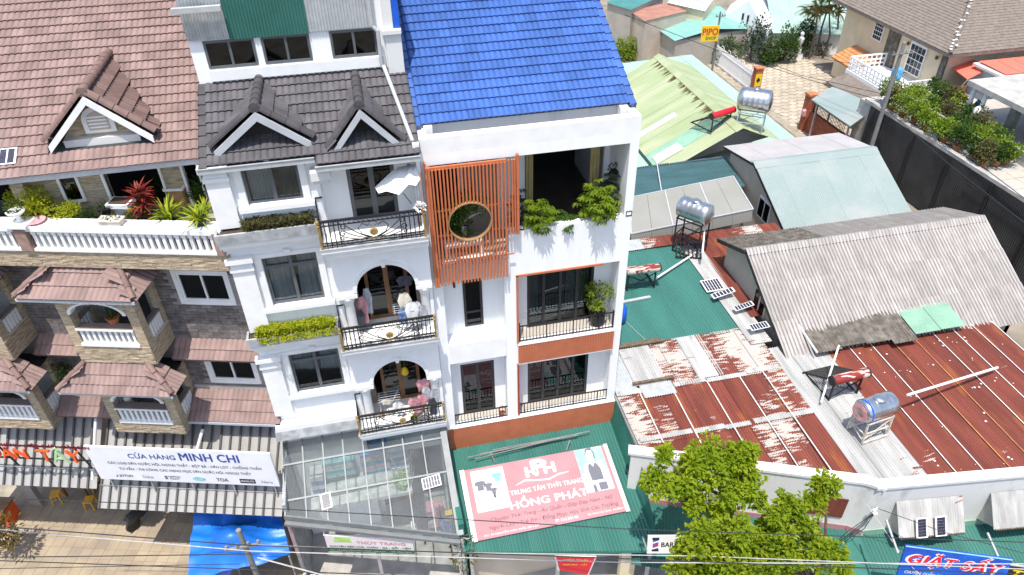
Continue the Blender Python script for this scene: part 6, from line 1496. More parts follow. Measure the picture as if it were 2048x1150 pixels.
for z in (3.25, 3.55, 3.9): b.bar((35.2, 40.5, z), (35.2, 45.9, z), .10); b.bar((35.2, 40.5, z), (38.3, 40.5, z), .10); b.bar((35.2, 45.9, z), (38.3, 45.9, z), .10)
for i in range(14): b.box(35.16, 35.24, 40.5 + i * .41, 40.58 + i * .41, 3.0, 3.9)
for i in range(8): b.box(35.3 + i * .4, 35.38 + i * .4, 40.46, 40.54, 3.0, 3.9); b.box(35.3 + i * .4, 35.38 + i * .4, 45.86, 45.94, 3.0, 3.9)
b.obj('balustrade', 'white_trim', bl)
ot = tile_mesh('porch_tile', 'orange_tile', .31, .37)
pr = B().prism([(36.4, 46.4, 2.5), (38.4, 46.4, 3.3), (38.4, 46.4, 3.2), (36.4, 46.4, 2.4)], (0, 3.4, 0)).obj('porch_roof', 'orange_tile', vl); tile_roof(pr, ot, (36.35, 49.8, 2.5), (0, -1, 0), (2, 0, .8), 11, 6)
pr = B().prism([(33.6, 40.2, 2.25), (35.1, 40.2, 2.75), (35.1, 40.2, 2.65), (33.6, 40.2, 2.15)], (0, 5.6, 0)).obj('skirt_roof', 'villa_tile', vl)
for y, z in ((41.2, 5.0), (44.2, 5.0)): B().lathe((38.2, y, z), [(.02, 0), (.1, .08), (.1, .22), (.02, .3)], 8).obj('wall_lantern', 'wood', vl)
t = thing('water_cooler', 'blue water barrel with white base on the villa balcony', 'barrel', (36.4, 42.3, 3.0)); B().lathe((0, 0, .35), [(.33, 0), (.36, .1), (.36, .8), (.25, .9), (.01, .9)], 14).obj('drum', 'goods_blue', t, smooth=True); B().box(-.35, .35, -.35, .35, 0, .35).obj('stand', 'white_trim', t)
# ---- black corrugated fence, garden terrace house
bf = thing('metal_fence', 'tall black corrugated metal fence below the potted garden', 'fence', (31.2, 30, 0), world=True)
for i in range(16): B().corr((31.2, 37.6 - i * 1.0, 0.1), (0, -1, 0), (0, 0, 1), 1.0, 3.85, .125, .025).obj('fence_sheet', 'black_metal', bf, recalc=False)
b = B()
for y in (36.2, 33.2, 30.2, 27.0, 24.0): b.box(31.08, 31.16, y - .05, y + .05, 0, 3.9)
b.bar((31.1, 22, 3.2), (31.1, 28.5, 3.2), .04); b.obj('post', 'black_iron', bf, kind='stuff')
gt = thing('terrace_house', 'flat roofed building carrying a potted garden behind the black fence', 'building', (34, 30, 0), world=True)
b = B(); b.box(31.35, 38.3, 20, 38.9, 0, 3.9); b.box(31.2, 31.5, 20, 38.3, 3.95, 4.15); b.obj('wall', 'concrete', gt)
B().box(31.5, 34.1, 20, 28.0, 3.9, 4.0).obj('tiled_deck', 'tile_floor', gt); b = B()
for i in range(8): b.box(31.6, 34.1, 20.2 + i * 1.0, 20.24 + i * 1.0, 4.0, 4.006)
for i in range(3): b.box(31.6 + i * 1.0, 31.64 + i * 1.0, 20.2, 27.9, 4.0, 4.006)
b.obj('deck_joints', 'joint', gt, kind='stuff')
b = B(); 
for y0 in (29.5, 32.5, 35.5): b.bar((32.6, y0, 4.9), (32.6, y0 + 2.6, 4.9), .04); b.bar((32.6, y0, 4.0), (32.6, y0, 4.9), .05)
b.obj('pipe_rail', 'pipe_white', gt)
grd = random.Random(4)
def potted(p, h, r, n, label, m, pm, nm='potted_shrub', flowers=False):
    t = thing(nm, label, 'potted plant', p, group='pots on the garden terrace'); pot(t, pm, .22, .34); b = B()
    for k in range(max(3, n // 45)):
        d = V((grd.gauss(0, 1), grd.gauss(0, 1), grd.gauss(0, 1))).normalized(); blob(b, V((d.x * r * .55, d.y * r * .55, .35 + h * .45 + d.z * h * .3)), (r * .5, r * .5, h * .3), 45, .17, grd, .2, .6)
    s = B(); s.sweep([(0, 0, .3), (.03, 0, .3 + h * .5)], [.03, .015], 5); s.obj('stem', 'trunk', t); b.obj('leaves', m, t, recalc=False)
LBL = {'leaf_bush': 'green potted shrub in the roof garden above the black fence', 'leaf_lime': 'bright green potted shrub in the roof garden above the black fence', 'leaf_heath': 'reddish green potted shrub in the roof garden above the black fence'}
ORD = ('first', 'second', 'third', 'fourth', 'fifth', 'sixth', 'seventh', 'eighth', 'ninth', 'tenth'); ROWN = ('fence', 'middle', 'inner')
for i in range(10):
    for k in range(3):
        x = 31.9 + k * (.8 + .09 * i) + grd.uniform(-.15, .15) + (.6 if i > 4 else 0) * 0; y = 28.9 + i * .93 + grd.uniform(-.2, .2); m = grd.choice(('leaf_bush', 'leaf_bush', 'leaf_lime', 'leaf_heath'))
        potted((x, y, 4.0), grd.uniform(.9, 1.5), grd.uniform(.6, .8), 640, LBL[m].replace('in the roof garden above the black fence', ORD[i] + ' from near end in ' + ROWN[k] + ' row of the roof garden'), m, grd.choice(('terracotta', 'white_trim', 'terracotta')))
for i, (x, y) in enumerate(((34.6, 36.5), (34.8, 34.0), (34.4, 31.5))):
    t = thing('shade_net', ('far', 'middle', 'near')[i] + ' pale green net sheet lying among the garden pots', 'net', (x, y, 4.0)); b = B(); b.add([(-.7, -.6, .35), (.7, -.7, .5), (.8, .6, .45), (-.6, .7, .3), (0, 0, .6)], [(0, 1, 4), (1, 2, 4), (2, 3, 4), (3, 0, 4)]); b.obj('net', 'goods_teal', t); B().box(-.03, .03, -.03, .03, 0, .58).obj('peg', 'galv', t)
# grey neighbour with salmon roofs and an open terrace
gn = thing('terrace_building', 'grey building with salmon red roof, awning and open columned terrace', 'building', (41, 34, 0), world=True)
b = B(); b.box(39.6, 48, 36.9, 39.2, 0, 5.2); b.box(36.5, 48, 24, 26, 0, 6.2); b.box(39.5, 48, 26, 34, 0, 6.2); b.obj('wall', 'grey_paint', gn)
B().box(39.4, 48.2, 36.6, 39.3, 5.2, 5.35).obj('parapet_slab', 'white_old', gn); b = B()
for i in range(8): b.corr((39.7 + i * 1.2, 36.8, 5.42), (1, 0, 0), (0, 1, .02), 1.18, 2.4, .2, .012)
b.obj('salmon_roof', 'salmon', gn, recalc=False)
q = [at(1900, 133, Z=4.7), at(1935, 113, Z=5.1), at(1975, 139, Z=5.1), at(1935, 160, Z=4.7)]; B().prism(q, (0, 0, .04)).obj('awning', 'salmon', gn); b = B(); b.bar(q[3], q[3] + V((.2, 1.2, -2.0)), .05); b.bar(q[0], q[1] + V((0, 0, -.1)), .05); b.obj('awning_arm', 'galv', gn)
B().box(34.5, 48, 24, 34.3, 6.2, 6.5).obj('terrace_roof', 'concrete', gn); B().box(34.1, 48, 20, 36.4, 3.9, 4.05).obj('terrace_floor', 'tile_floor', gn)
for y in (33.9, 33.0): B().tube((34.8, y, 4.05), (34.8, y, 6.2), .13, 12).obj('column', 'white_trim', gn)
for x, y in ((36.8, 32.5), (37.8, 29.5)): B().box(x - .22, x + .22, y - .22, y + .22, 4.05, 6.2).obj('pier', 'concrete', gn)
B().box(34.1, 34.2, 21, 33.9, 4.05, 4.6).obj('parapet', 'grey_paint', gn); B().box(34.04, 34.26, 21, 33.9, 4.6, 4.66).obj('parapet_cap', 'galv_white', gn)
t = thing('washing', 'dark blue garment hanging between the terrace columns', 'clothing', (34.9, 33.4, 5.6)); b = B(); garment(b, 0, 0, 0, .7, 1.1, grd); o = b.obj('cloth', 'sign_navy', t); o.rotation_euler = (0, 0, 1.4)
t = thing('laundry_bundle', 'white cloth bundle on the terrace parapet', 'laundry', (34.3, 32.7, 4.65)); b = B(); b.lathe((0, 0, 0), [(.15, 0), (.3, .2), (.22, .5), (.28, .7), (.05, .9)], 9); b.obj('cloth', 'cloth_white', t, smooth=True)
t = thing('garden_bench', 'dark curved bench under the salmon awning', 'bench', (36.4, 36.6, 4.0)); b = B(); b.box(-.7, .7, -.25, .25, .4, .46); b.obj('seat', 'wood', t); B().box(-.7, .7, .2, .26, .46, .95).obj('backrest', 'wood', t)
for x in (-.6, .6): B().box(x - .04, x + .04, -.2, .2, 0, .4).obj('leg', 'black_iron', t)
# utility pole by the carport
def pole(p, h, label, lean=(0, 0), r=.14, arms=((.9, 6.2),)):
    t = thing('utility_pole', label, 'utility pole', p); top = V((lean[0], lean[1], h)); B().tube((0, 0, 0), top, r, 12, r * .7).obj('mast', 'pole', t)
    for hw, z in arms:
        c = top * (z / h); B().bar(c + V((-hw, -.12, 0)), c + V((hw, -.12, 0)), .07).obj('cross_arm', 'pole', t)
        for x in (-hw * .85, -hw * .3, hw * .3, hw * .85): B().lathe(c + V((x, -.12, .03)), [(.03, 0), (.05, .05), (.03, .1), (.045, .14), (.01, .16)], 8).obj('insulator', 'pole', t)
    return t
pb = at(1743, 290, X=30.4); pole((pb.x, pb.y, 0), 8.6, 'grey concrete utility pole between the carport and the black fence', (.1, 0), .15, ((.7, 8.0),))
slim = at(1430, 105, Y=50.2); pole((slim.x, slim.y, 0), slim.z + 3.0, 'slim utility pole behind the red and yellow sign', (0, .1), .09, ((.4, slim.z + 2.7),))
sgp = at(1418, 83, Y=slim.y - .2); t = thing('hanging_sign', 'yellow sign board with red letters PIPO on the slim pole', 'sign', sgp, R_(-8)); B().box(-.65, .65, 0, .08, 0, 1.15).obj('board', 'sign_yellow', t); text('PIPO', 'sign_red', t, V((0, 0, .72)), Ux, Uz, 1.15, .5, .01, .02); text('SHOP', 'sign_green', t, V((.1, 0, .25)), Ux, Uz, .8, .22, .01, .01); B().bar((.6, .04, .9), (slim.x - sgp.x, .2, .9), .05).obj('bracket', 'galv', t)
# far houses along the top edge
def farhouse(label, poly, z0, wallm, roofm, ridge=None, n=8, name='house'):
    """low house: plan quad poly (4 pts), flat-pitched sheet roof"""
    c = sum((V(p) for p in poly), V((0, 0, 0))) / 4; t = thing(name, label, 'house', (c.x, c.y, 0), world=True)
    B().prism([(p[0], p[1], 0) for p in [V(c).lerp(V(q), .95) for q in poly]], (0, 0, z0 - .05)).obj('wall', wallm, t)
    a, b_, c_, d = [V(p) for p in poly]; rise = ridge or 0
    for i in range(n):
        f, g = i / n, (i + .99) / n
        p = [a.lerp(b_, f), a.lerp(b_, g), d.lerp(c_, g), d.lerp(c_, f)]
        o = B()
        if rise:
            m0, m1 = (p[0] + p[3]) / 2 + V((0, 0, rise)), (p[1] + p[2]) / 2 + V((0, 0, rise)); o.add([p[0], p[1], m1, m0], [(0, 1, 2, 3)]); o.add([m0, m1, p[2], p[3]], [(0, 1, 2, 3)])
        else: o.add(p, [(0, 1, 2, 3)])
        o.obj('roof_sheet', roofm, t, recalc=False)
    return t
P4 = lambda z, *px: [tuple(at(x, y, Z=z)) for x, y in px]
h1 = farhouse('long teal roofed house behind the picket gate', P4(2.6, (1295, 45), (1350, 82), (1500, 58), (1440, 12)), 2.6, 'cream_grey', 'teal_light', .5)
farhouse('salmon tiled low roof between the teal roofs', P4(3.8, (1258, 22), (1290, 42), (1375, 22), (1335, 5)), 3.8, 'cream', 'faded_terracotta')
farhouse('dark teal roofed house at the top edge by the blue roof', P4(4.2, (1212, 5), (1262, 20), (1330, -12), (1290, -40)), 4.2, 'cream_grey', 'teal_roof')
h2 = farhouse('pale mint roofed house with white gable at the top edge', P4(1.9, (1545, 66), (1725, 70), (1690, -30), (1520, -20)), 1.9, 'white', 'mint_roof', .8)
t = farhouse('white balustraded house at the very top edge', P4(4.0, (1335, 5), (1410, 22), (1440, -20), (1370, -40)), 4.0, 'villa_wall', 'white_trim'); a, c = at(1340, 5, Z=4.0), at(1405, 20, Z=4.0); b = B(); b.bar(a + V((0, 0, .8)), c + V((0, 0, .8)), .12)
for i in range(12): b.bar(a.lerp(c, i / 11), a.lerp(c, i / 11) + V((0, 0, .8)), .08)
b.obj('balustrade', 'white_trim', t)
t = thing('gable_house', 'small white gable with two slots right of the teal roof', 'house', at(1500, 60, Z=3.5) * V((1, 1, 0)) if False else (at(1500, 58, Z=3.0).x, at(1500, 58, Z=3.0).y, 0), world=True); g0, g1 = at(1445, 35, Z=2.6), at(1535, 72, Z=2.4); gm = (g0 + g1) / 2 + V((0, 0, 2.2))
B().prism([(g0.x, g0.y, 0), (g1.x, g1.y, 0), g1, gm, g0], (2.5, 3.5, 0)).obj('wall', 'white', t)
for k in (-.35, .25): c = (g0 + g1) / 2 + (g1 - g0).normalized() * k + V((-.06, -.08, .5)); B().bar(c, c + V((0, 0, .55)), .14, .1).obj('vent_slot', 'sign_black', t)
# slatted fence near the teal house
t = thing('board_fence', 'grey slatted fence under the teal roof', 'fence', at(1335, 112, Z=0), world=True); a, c = at(1305, 108, Z=0), at(1350, 118, Z=0)
for i in range(14): p = a.lerp(c, i / 13); B().box(p.x - .12, p.x + .1, p.y - .03, p.y + .03, 0, 1.9).obj('board', 'concrete', t)
# bushes, palms and a statue by the lane
def bush(p, r, h, label, m='leaf_bush', n=14, nm='bush', size=.24):
    t = thing(nm, label, 'bush', p, group='bushes along the lane'); b = B()
    for k in range(n):
        d = V((grd.gauss(0, 1), grd.gauss(0, 1), grd.gauss(0, 1))).normalized(); blob(b, V((d.x * r * .6, d.y * r * .6, h * .52 + d.z * h * .32)), (r * .42, r * .42, h * .26), 95, size, grd, .3, .55)
    b.obj('leaves', m, t, recalc=False); s = B()
    for k in range(4): s.sweep([(0, 0, 0), (grd.uniform(-.3, .3), grd.uniform(-.3, .3), h * .6)], [.05, .02], 5)
    s.obj('stems', 'trunk', t, kind='stuff')
for px, py, r, h, m, l in ((1450, 128, 1.3, 2.3, 'leaf_bush', 'green bush left of the lane next to the picket gate'), (1500, 120, 1.7, 4.0, 'leaf_dark', 'tallest dark bush above the lane'), (1535, 128, 1.2, 2.4, 'leaf_bush', 'green bush right of the tallest dark bush'), (1565, 122, 1.3, 3.0, 'leaf_bush', 'rounded bush in the middle of the lane planting'), (1600, 112, 1.2, 3.0, 'leaf_dark', 'dark bush behind the white statue'), (1640, 105, 1.1, 1.8, 'leaf_grey', 'grey-green low bush under the palms'),
        (1255, 118, 1.3, 1.9, 'leaf_lime', 'bright green shrub beside the blue roof verge'), (1290, 108, .9, 1.3, 'leaf_bush', 'small green shrub at the foot of the slatted fence'), (1670, 95, 1.2, 1.6, 'leaf_bush', 'green bush right of the palms'), (1690, 130, .8, 1.3, 'leaf_bush', 'low shrub beside the villa porch')):
    bush(at(px, py, Z=0), r, h, l, m)
t = thing('statue', 'white garden statue between the bushes and the lane', 'statue', at(1594, 118, Z=0)); b = B(); b.box(-.3, .3, -.3, .3, 0, .5); b.obj('plinth', 'white_trim', t); B().lathe((0, 0, .5), [(.22, 0), (.26, .4), (.16, .8), (.28, 1.1), (.26, 1.35), (.09, 1.5), (.16, 1.62), (.15, 1.8), (.02, 1.9)], 12).obj('figure', 'white_trim', t, smooth=True)
def palm(p, h, label, seed):
    r = random.Random(seed); t = thing('palm_tree', label, 'palm', p, group='slim palms by the lane'); B().sweep([(0, 0, 0), (r.uniform(-.2, .2), 0, h * .5), (r.uniform(-.4, .4), r.uniform(-.2, .2), h)], [.1, .08, .06], 7).obj('trunk', 'trunk', t); b = B(); top = V((0, 0, h))
    for i in range(11):
        az = 6.283 * i / 11 + r.uniform(-.2, .2); el = r.uniform(.1, .9); L = r.uniform(1.5, 2.1); d = V((math.cos(az) * math.cos(el), math.sin(az) * math.cos(el), math.sin(el)))
        for k in range(16):
            f = .15 + .85 * k / 15; q = top + d * L * f - V((0, 0, .55 * L * f * f))
            for sg in (-1, 1): sd2 = V((-math.sin(az), math.cos(az), -.45)) * sg; leaf(b, q, sd2 + d * .5, .5 * (1.1 - f * .6), r, .12, .3, .02)
    b.obj('fronds', 'leaf_bush' if seed % 2 else 'leaf_brown', t, recalc=False)
for i, (px, py, h) in enumerate(((1618, 118, 4.2), (1632, 112, 4.9), (1645, 116, 3.9), (1608, 106, 3.5), (1660, 104, 4.3))):
    palm(at(px, py, Z=0), h, ('second palm from the left in the lane clump', 'tallest palm of the lane clump', 'short middle palm of the lane clump', 'leftmost palm of the lane clump', 'rightmost palm of the lane clump')[i], i + 50)
# ============================================================ STREET FRONT
# road along the foot of the picture
rd = B().prism([(-30, -16, .002), (60, -16, .002), (60, -4.6, .002), (-30, -4.6, .002)], (0, 0, .006)).obj('street', 'asphalt'); rd.location = LO; rd.rotation_euler = (0, 0, LA); struct(rd)
sw = B().prism([(.7, -4.5, .0), (40, -4.5, .0), (40, .8, .0), (.7, .8, .0)], (0, 0, .12)).obj('sidewalk', 'concrete'); sw.location = LO; sw.rotation_euler = (0, 0, LA); struct(sw)
# ---- green awning and billboard of the blue-roofed house
ga = thing('awning', 'green corrugated awning carrying the pink billboard below the blue house', 'awning', (3.9, 14, 0), world=True)
def zaw(y): return 2.55 + .165 * (y - 11.3)
b0, b1 = V((1.16, 12.82, 0)), V((6.30, 11.80, 0)); n = 6
def fyb(x): return b0.y + (b1.y - b0.y) * (x - b0.x) / (b1.x - b0.x)
for i in range(n):
    x0, x1 = 1.12 + i * .955, 1.12 + (i + 1) * .955; k = 36; vs = []
    for j in range(k + 1):
        x = x0 + (x1 - x0 + .02) * j / k; h = .020 * math.sin(2 * math.pi * x / .106); ya = fyb(x); vs += [(x, ya, zaw(ya) + h + .008 * (i % 2)), (x, 16.40, zaw(16.4) + h + .008 * (i % 2))]
    B().add(vs, [(2 * j, 2 * j + 2, 2 * j + 3, 2 * j + 1) for j in range(k)]).obj('roof_sheet', 'green_metal', ga, recalc=False)
b = B(); b.add([(6.86, fyb(6.86), zaw(fyb(6.86))), (6.86, 16.45, zaw(16.45)), (7.0, 16.45, 4.4), (6.95, 14.0, 4.3), (6.86, fyb(6.86), 2.9)], [(0, 1, 2, 3, 4)]); b.obj('side_sheet', 'green_metal_b', ga)
b = B(); b.bar((1.1, fyb(1.1) + .02, zaw(fyb(1.1)) - .06), (6.87, fyb(6.87) + .02, zaw(fyb(6.87)) - .06), .05, .07); b.bar((1.06, fyb(1.1), zaw(fyb(1.1)) + .02), (1.06, 16.4, zaw(16.4) + .02), .1, .12); b.obj('edge_trim', 'green_metal_b', ga)
for x in (1.25, 3.9, 6.7): B().box(x - .05, x + .05, fyb(x) + .1, fyb(x) + .2, 0, zaw(fyb(x)) - .05).obj('post', 'galv', ga)
na = V((0, -.165, 1)).normalized(); ua = V((0, 1, .165)).normalized()
def ab(px, py, lift=.10): return onplane(px, py, V((0, 11.3, 2.55)) + na * lift, na)
bb = thing('billboard', 'faded pink billboard reading HỒNG PHÁT lying on the green awning', 'billboard', (3.85, 13.8, 0), world=True)
BX0, BX1, BY0, BY1 = 1.40, 6.36, 13.07, 15.50
def bp(u, v, l=.0): y = BY0 + (BY1 - BY0) * v; return V((BX0 + (BX1 - BX0) * u, y, zaw(y))) + na * (.10 + l)
def bquad(u0, u1, v0, v1, l, name, m, par): return B().prism([bp(u0, v0, l), bp(u1, v0, l), bp(u1, v1, l), bp(u0, v1, l)], na * .003).obj(name, m, par)
pan = B().prism([bp(0, 0, -.04), bp(1, 0, -.04), bp(1, 1, -.04), bp(0, 1, -.04)], na * .04).obj('board', 'sign_pink', bb)
bquad(-.012, .02, -.01, 1.01, .004, 'white_edge', 'sign_print', bb); bquad(.985, 1.012, -.01, 1.01, .004, 'white_edge', 'sign_print', bb)
ph = bquad(.055, .275, .36, .96, .004, 'photo_panel', 'sign_print', bb)
def fig(u, v, s, m1, m2, par, l=.009):
    w, h = .016 * s, .11 * s
    bquad(u - w, u + w, v, v + h, l, 'dress', m1, par); bquad(u - w * 1.7, u + w * 1.7, v + h * .55, v + h * .95, l + .001, 'sleeves', m1, par)
    o = B(); c = bp(u, v + h * 1.18, l); o.prism([c + V((math.cos(a) * .055 * s, 0, 0)) + ua * math.sin(a) * .06 * s for a in [6.283 * k / 9 for k in range(9)]], na * .003); o.obj('head', 'skin_print', par)
    bquad(u - w * .5, u + w * .5, v - h * .6, v, l, 'legs', m2, par)
fig(.105, .66, 1.25, 'sign_grey', 'skin_print', ph); fig(.155, .64, 1.0, 'sign_grey', 'clothes_grey', ph); fig(.185, .58, .8, 'sign_grey', 'clothes_dark', ph); fig(.225, .74, 1.25, 'goods_teal', 'skin_print', ph)
p2 = bquad(.775, .965, .34, .99, .004, 'photo_panel', 'sign_print', bb); bquad(.775, .965, .62, .99, .008, 'teal_ground', 'sign_teal', p2)
o = B(); o.prism([bp(u, v, .011) for u, v in ((.835, .50), (.915, .50), (.915, .66), (.90, .74), (.885, .76), (.87, .70), (.855, .76), (.84, .74), (.83, .66))], na * .003); o.obj('top_garment', 'sign_grey', p2)
o = B(); o.prism([bp(u, v, .0105) for u, v in ((.80, .46), (.95, .48), (.95, .72), (.93, .78), (.81, .76))], na * .002); o.obj('arms', 'skin_print', p2)
o = B(); o.prism([bp(u, v, .013) for u, v in ((.85, .80), (.885, .78), (.895, .88), (.89, .95), (.86, .96), (.845, .90))], na * .003); o.obj('face', 'skin_print', p2)
o = B(); o.prism([bp(u, v, .0125) for u, v in ((.835, .88), (.85, .98), (.89, 1.0), (.905, .9), (.90, .76), (.89, .88), (.86, .93))], na * .003); o.obj('hair', 'sign_grey', p2)
bquad(.87, .925, .35, .46, .011, 'trousers', 'sign_grey', p2); bquad(.83, .85, .34, .44, .011, 'bag', 'sign_grey', p2)
def bt(s, u, v, w, h, m='sign_print', bold=.0, shear=0.): text(s, m, bb, bp(u, v, .004), (1, 0, 0), ua, w, h, .003, bold, shear)
bt('H', .455, .80, .36, .36, bold=.03); bt('P', .515, .855, .44, .50, bold=.035); bt('H', .580, .81, .36, .36, bold=.03)
o = B(); o.sweep([bp(.33, .64, .006), bp(.40, .69, .006), bp(.48, .66, .006), bp(.56, .645, .006), bp(.63, .69, .006), bp(.70, .70, .006)], [.01, .035, .03, .03, .035, .01], 5); o.obj('swash', 'sign_print', bb)
bt('TRUNG TÂM THỜI TRANG', .53, .555, 2.42, .22, bold=.012); bt('HỒNG PHÁT', .525, .40, 2.55, .40, bold=.02)
bt('Chuyên: Thời Trang - Áo Quần - Giày Dép Nam - Nữ', .53, .235, 4.0, .20, 'sign_maroon_b', .0, .25); bt('Người Lớn - Trẻ Em - Đồng Phục Học Sinh Các Trường', .53, .13, 4.2, .20, 'sign_maroon_b', .0, .25)
bt('ĐC: 18 NGUYỄN VĂN TRỖI, ĐÀ LẠT', .24, .045, 1.75, .10, bold=.01); bt('ĐT: 0263.3822 422', .60, .055, .75, .10, bold=.01); bt('ĐC: PHAN CHU TRINH - PHƯỜNG 9', .86, .055, 1.2, .09, bold=.01)
t = thing('lamp_frame', 'two loose steel tubes with lamp brackets above the billboard', 'frame', (4, 15.5, 0), world=True)
for a, c in (((935, 915), (1180, 862)), ((960, 908), (1155, 870)), ((950, 918), (1120, 876)), ((985, 900), (1165, 866))): B().tube(ab(*a, .25), ab(*c, .25), .018, 8).obj('tube', 'pole', t)
for a, c in (((980, 905), (990, 925)), ((1140, 880), (1133, 902))): B().bar(ab(*a, .28), ab(*c, .05), .035).obj('bracket', 'pole', t)
# shop front below the awning
sf = thing('clothes_shop', 'beige shop front wall below the green awning', 'shop', (4, 13, 0), world=True); B().box(1.3, 6.8, 13.35, 13.55, 0, 2.75).obj('wall', 'cream', sf); B().box(5.9, 6.4, 12.15, 12.35, 0, 2.55).obj('pier', 'villa_wall', sf)
rsn = thing('hanging_sign', 'torn red sign with yellow letters below the green awning', 'sign', (4, 11, 0), world=True); c0, c1, c2, c3 = at(1110, 1112, Y=11.85), at(1192, 1113, Y=11.7), at(1176, 1150, Y=11.7), at(1118, 1140, Y=11.85); ux_ = (c1 - c0).normalized(); B().prism([c0, c1, c2, c3], (0, .03, 0)).obj('board', 'sign_red', rsn)
b = B(); b.bar(c0, c1, .03); b.bar(c0, c3, .03); b.bar(c1, c2, .03); b.obj('white_edge', 'sign_print', rsn); text('VIỆT THÁI', 'sign_yellow', rsn, (c0 + c1) / 2 + V((0, -.02, -.16)), ux_, Uz, .75, .15, .004, .01); text('NHÀ MAY - CẮT', 'sign_yellow', rsn, (c0 + c1) / 2 + V((0, -.02, -.38)), ux_, Uz, .75, .13, .004, .01)
# ---- shop below the glass canopy
b = thing('bedding_shop', 'dark open shop front under the glass canopy', 'shop', (-1.4, 16.8, 0), world=True); B().box(-3.9, -3.45, 16.8, 16.9, 0, 5.4).obj('wall', 'grey_stain', b); B().box(-3.45, -1.5, 17.5, 17.6, 0, 5.4).obj('back_wall', 'dark_wall', b); B().box(-3.5, -.25, 15.35, 17.5, 2.80, 2.95).obj('porch_slab', 'goods_white', b); B().box(-1.5, 1.1, 17.6, 17.7, 0, 4.9).obj('back_wall', 'room', b); B().box(.95, 1.12, 13.0, 16.5, 0, 4.0).obj('side_wall', 'green_metal_b', b); B().box(-4.05, -3.95, 14.4, 16.5, 0, 4.6).obj('side_wall', 'grey_stain', b)
pl = B().prism([(-3.95, 16.8, .13), (-3.95, 12.6, .13), (1.1, 11.2, .13), (1.1, 17.5, .13)], (0, 0, .02)).obj('shop_pavement', 'concrete'); struct(pl)
gr = random.Random(17)
def stack(x, y, w, d, k, h, ms, label, rz=0.):
    t = thing('bedding_stack', label, 'bedding', (x, y, 2.95 if x < -.5 else .15), rz, group='goods under the glass canopy')
    for i in range(k): B().lathe((0, 0, 0), [(.01, 0), (.01, .001)], 3) ; o = B(); o.prism([(-w / 2, -d / 2, i * h), (w / 2, -d / 2, i * h), (w / 2 + .02, 0, i * h), (w / 2, d / 2, i * h), (-w / 2, d / 2, i * h)], (gr.uniform(-.03, .03), gr.uniform(-.03, .03), h * .92)); o.obj('folded_quilt', ms[i % len(ms)], t)
stack(-2.5, 16.6, 1.0, .7, 6, .17, ('goods_teal', 'goods_white', 'goods_teal'), 'tall pile of pale teal quilts at the back left of the canopy'); stack(-1.35, 16.7, .9, .7, 7, .15, ('goods_blue', 'goods_teal', 'clothes_pink'), 'pile of blue and teal quilts in the middle of the canopy', .05); stack(-.6, 16.75, .6, .6, 6, .16, ('goods_blue', 'goods_white'), 'smaller blue and white quilt pile by the doorway')
stack(-3.2, 16.2, .4, .5, 4, .2, ('clothes_blue', 'goods_white'), 'blue bundle near the left canopy post'); stack(.4, 15.9, .6, .5, 5, .22, ('clothes_dark', 'clothes_pink', 'goods_white'), 'dark and pink bundle on the right below the canopy')
t = thing('mattress_roll', 'long white mattress roll lying across the shop floor', 'mattress', (-1.75, 15.9, 2.62)); B().lathe((0, 0, .55), [(.02, -1.2), (.2, -1.18), (.22, 0), (.2, 1.18), (.02, 1.2)], 12, (1, .05, 0)).obj('roll', 'goods_white', t, smooth=True); B().box(-1.1, 1.1, -.25, .25, 0, .36).obj('bench', 'goods_white', t)
t = thing('potted_plant', 'lime green potted plant under the glass canopy', 'plant', (-.55, 15.6, 2.95)); pot(t, 'white_trim', .15, .2); b = B(); blob(b, (0, 0, .35), (.22, .22, .2), 160, .12, gr); b.obj('leaves', 'goods_lime', t, recalc=False)
t = thing('wicker_tree', 'bare twig tree under the glass canopy', 'plant', (-.35, 15.9, 2.0)); b = B()
for i in range(14): b.sweep([(0, 0, .3), (gr.uniform(-.3, .3), gr.uniform(-.3, .3), 1.4), (gr.uniform(-.6, .6), gr.uniform(-.6, .6), 2.2)], [.02, .012, .005], 4)
b.obj('twigs', 'stone_pale', t, kind='stuff'); pot(t, 'terracotta', .18, .35)
for x, y, m, l in ((-.1, 15.2, 'clothes_dark', 'black garment on a stand below the canopy'), (.55, 15.3, 'clothes_pink', 'red patterned garment on a stand below the canopy'), (.75, 14.9, 'clothes_blue', 'blue garment with yellow label near the right edge of the canopy')):
    t = thing('clothes_stand', l, 'clothes stand', (x, y, .15)); b = B(); garment(b, 0, 0, 1.8, .5, 1.1, gr); b.obj('cloth', m, t); B().tube((0, 0, 0), (0, .03, 1.85), .02, 6).obj('stand', 'black_iron', t)
t = thing('yellow_crate', 'small blue and yellow box hanging below the canopy edge', 'box', (.8, 14.6, 2.2)); B().box(-.12, .12, -.1, .1, 0, .3).obj('box', 'sign_yellow', t); B().box(-.121, .121, -.101, .101, .18, .28).obj('label_band', 'plastic_blue', t)
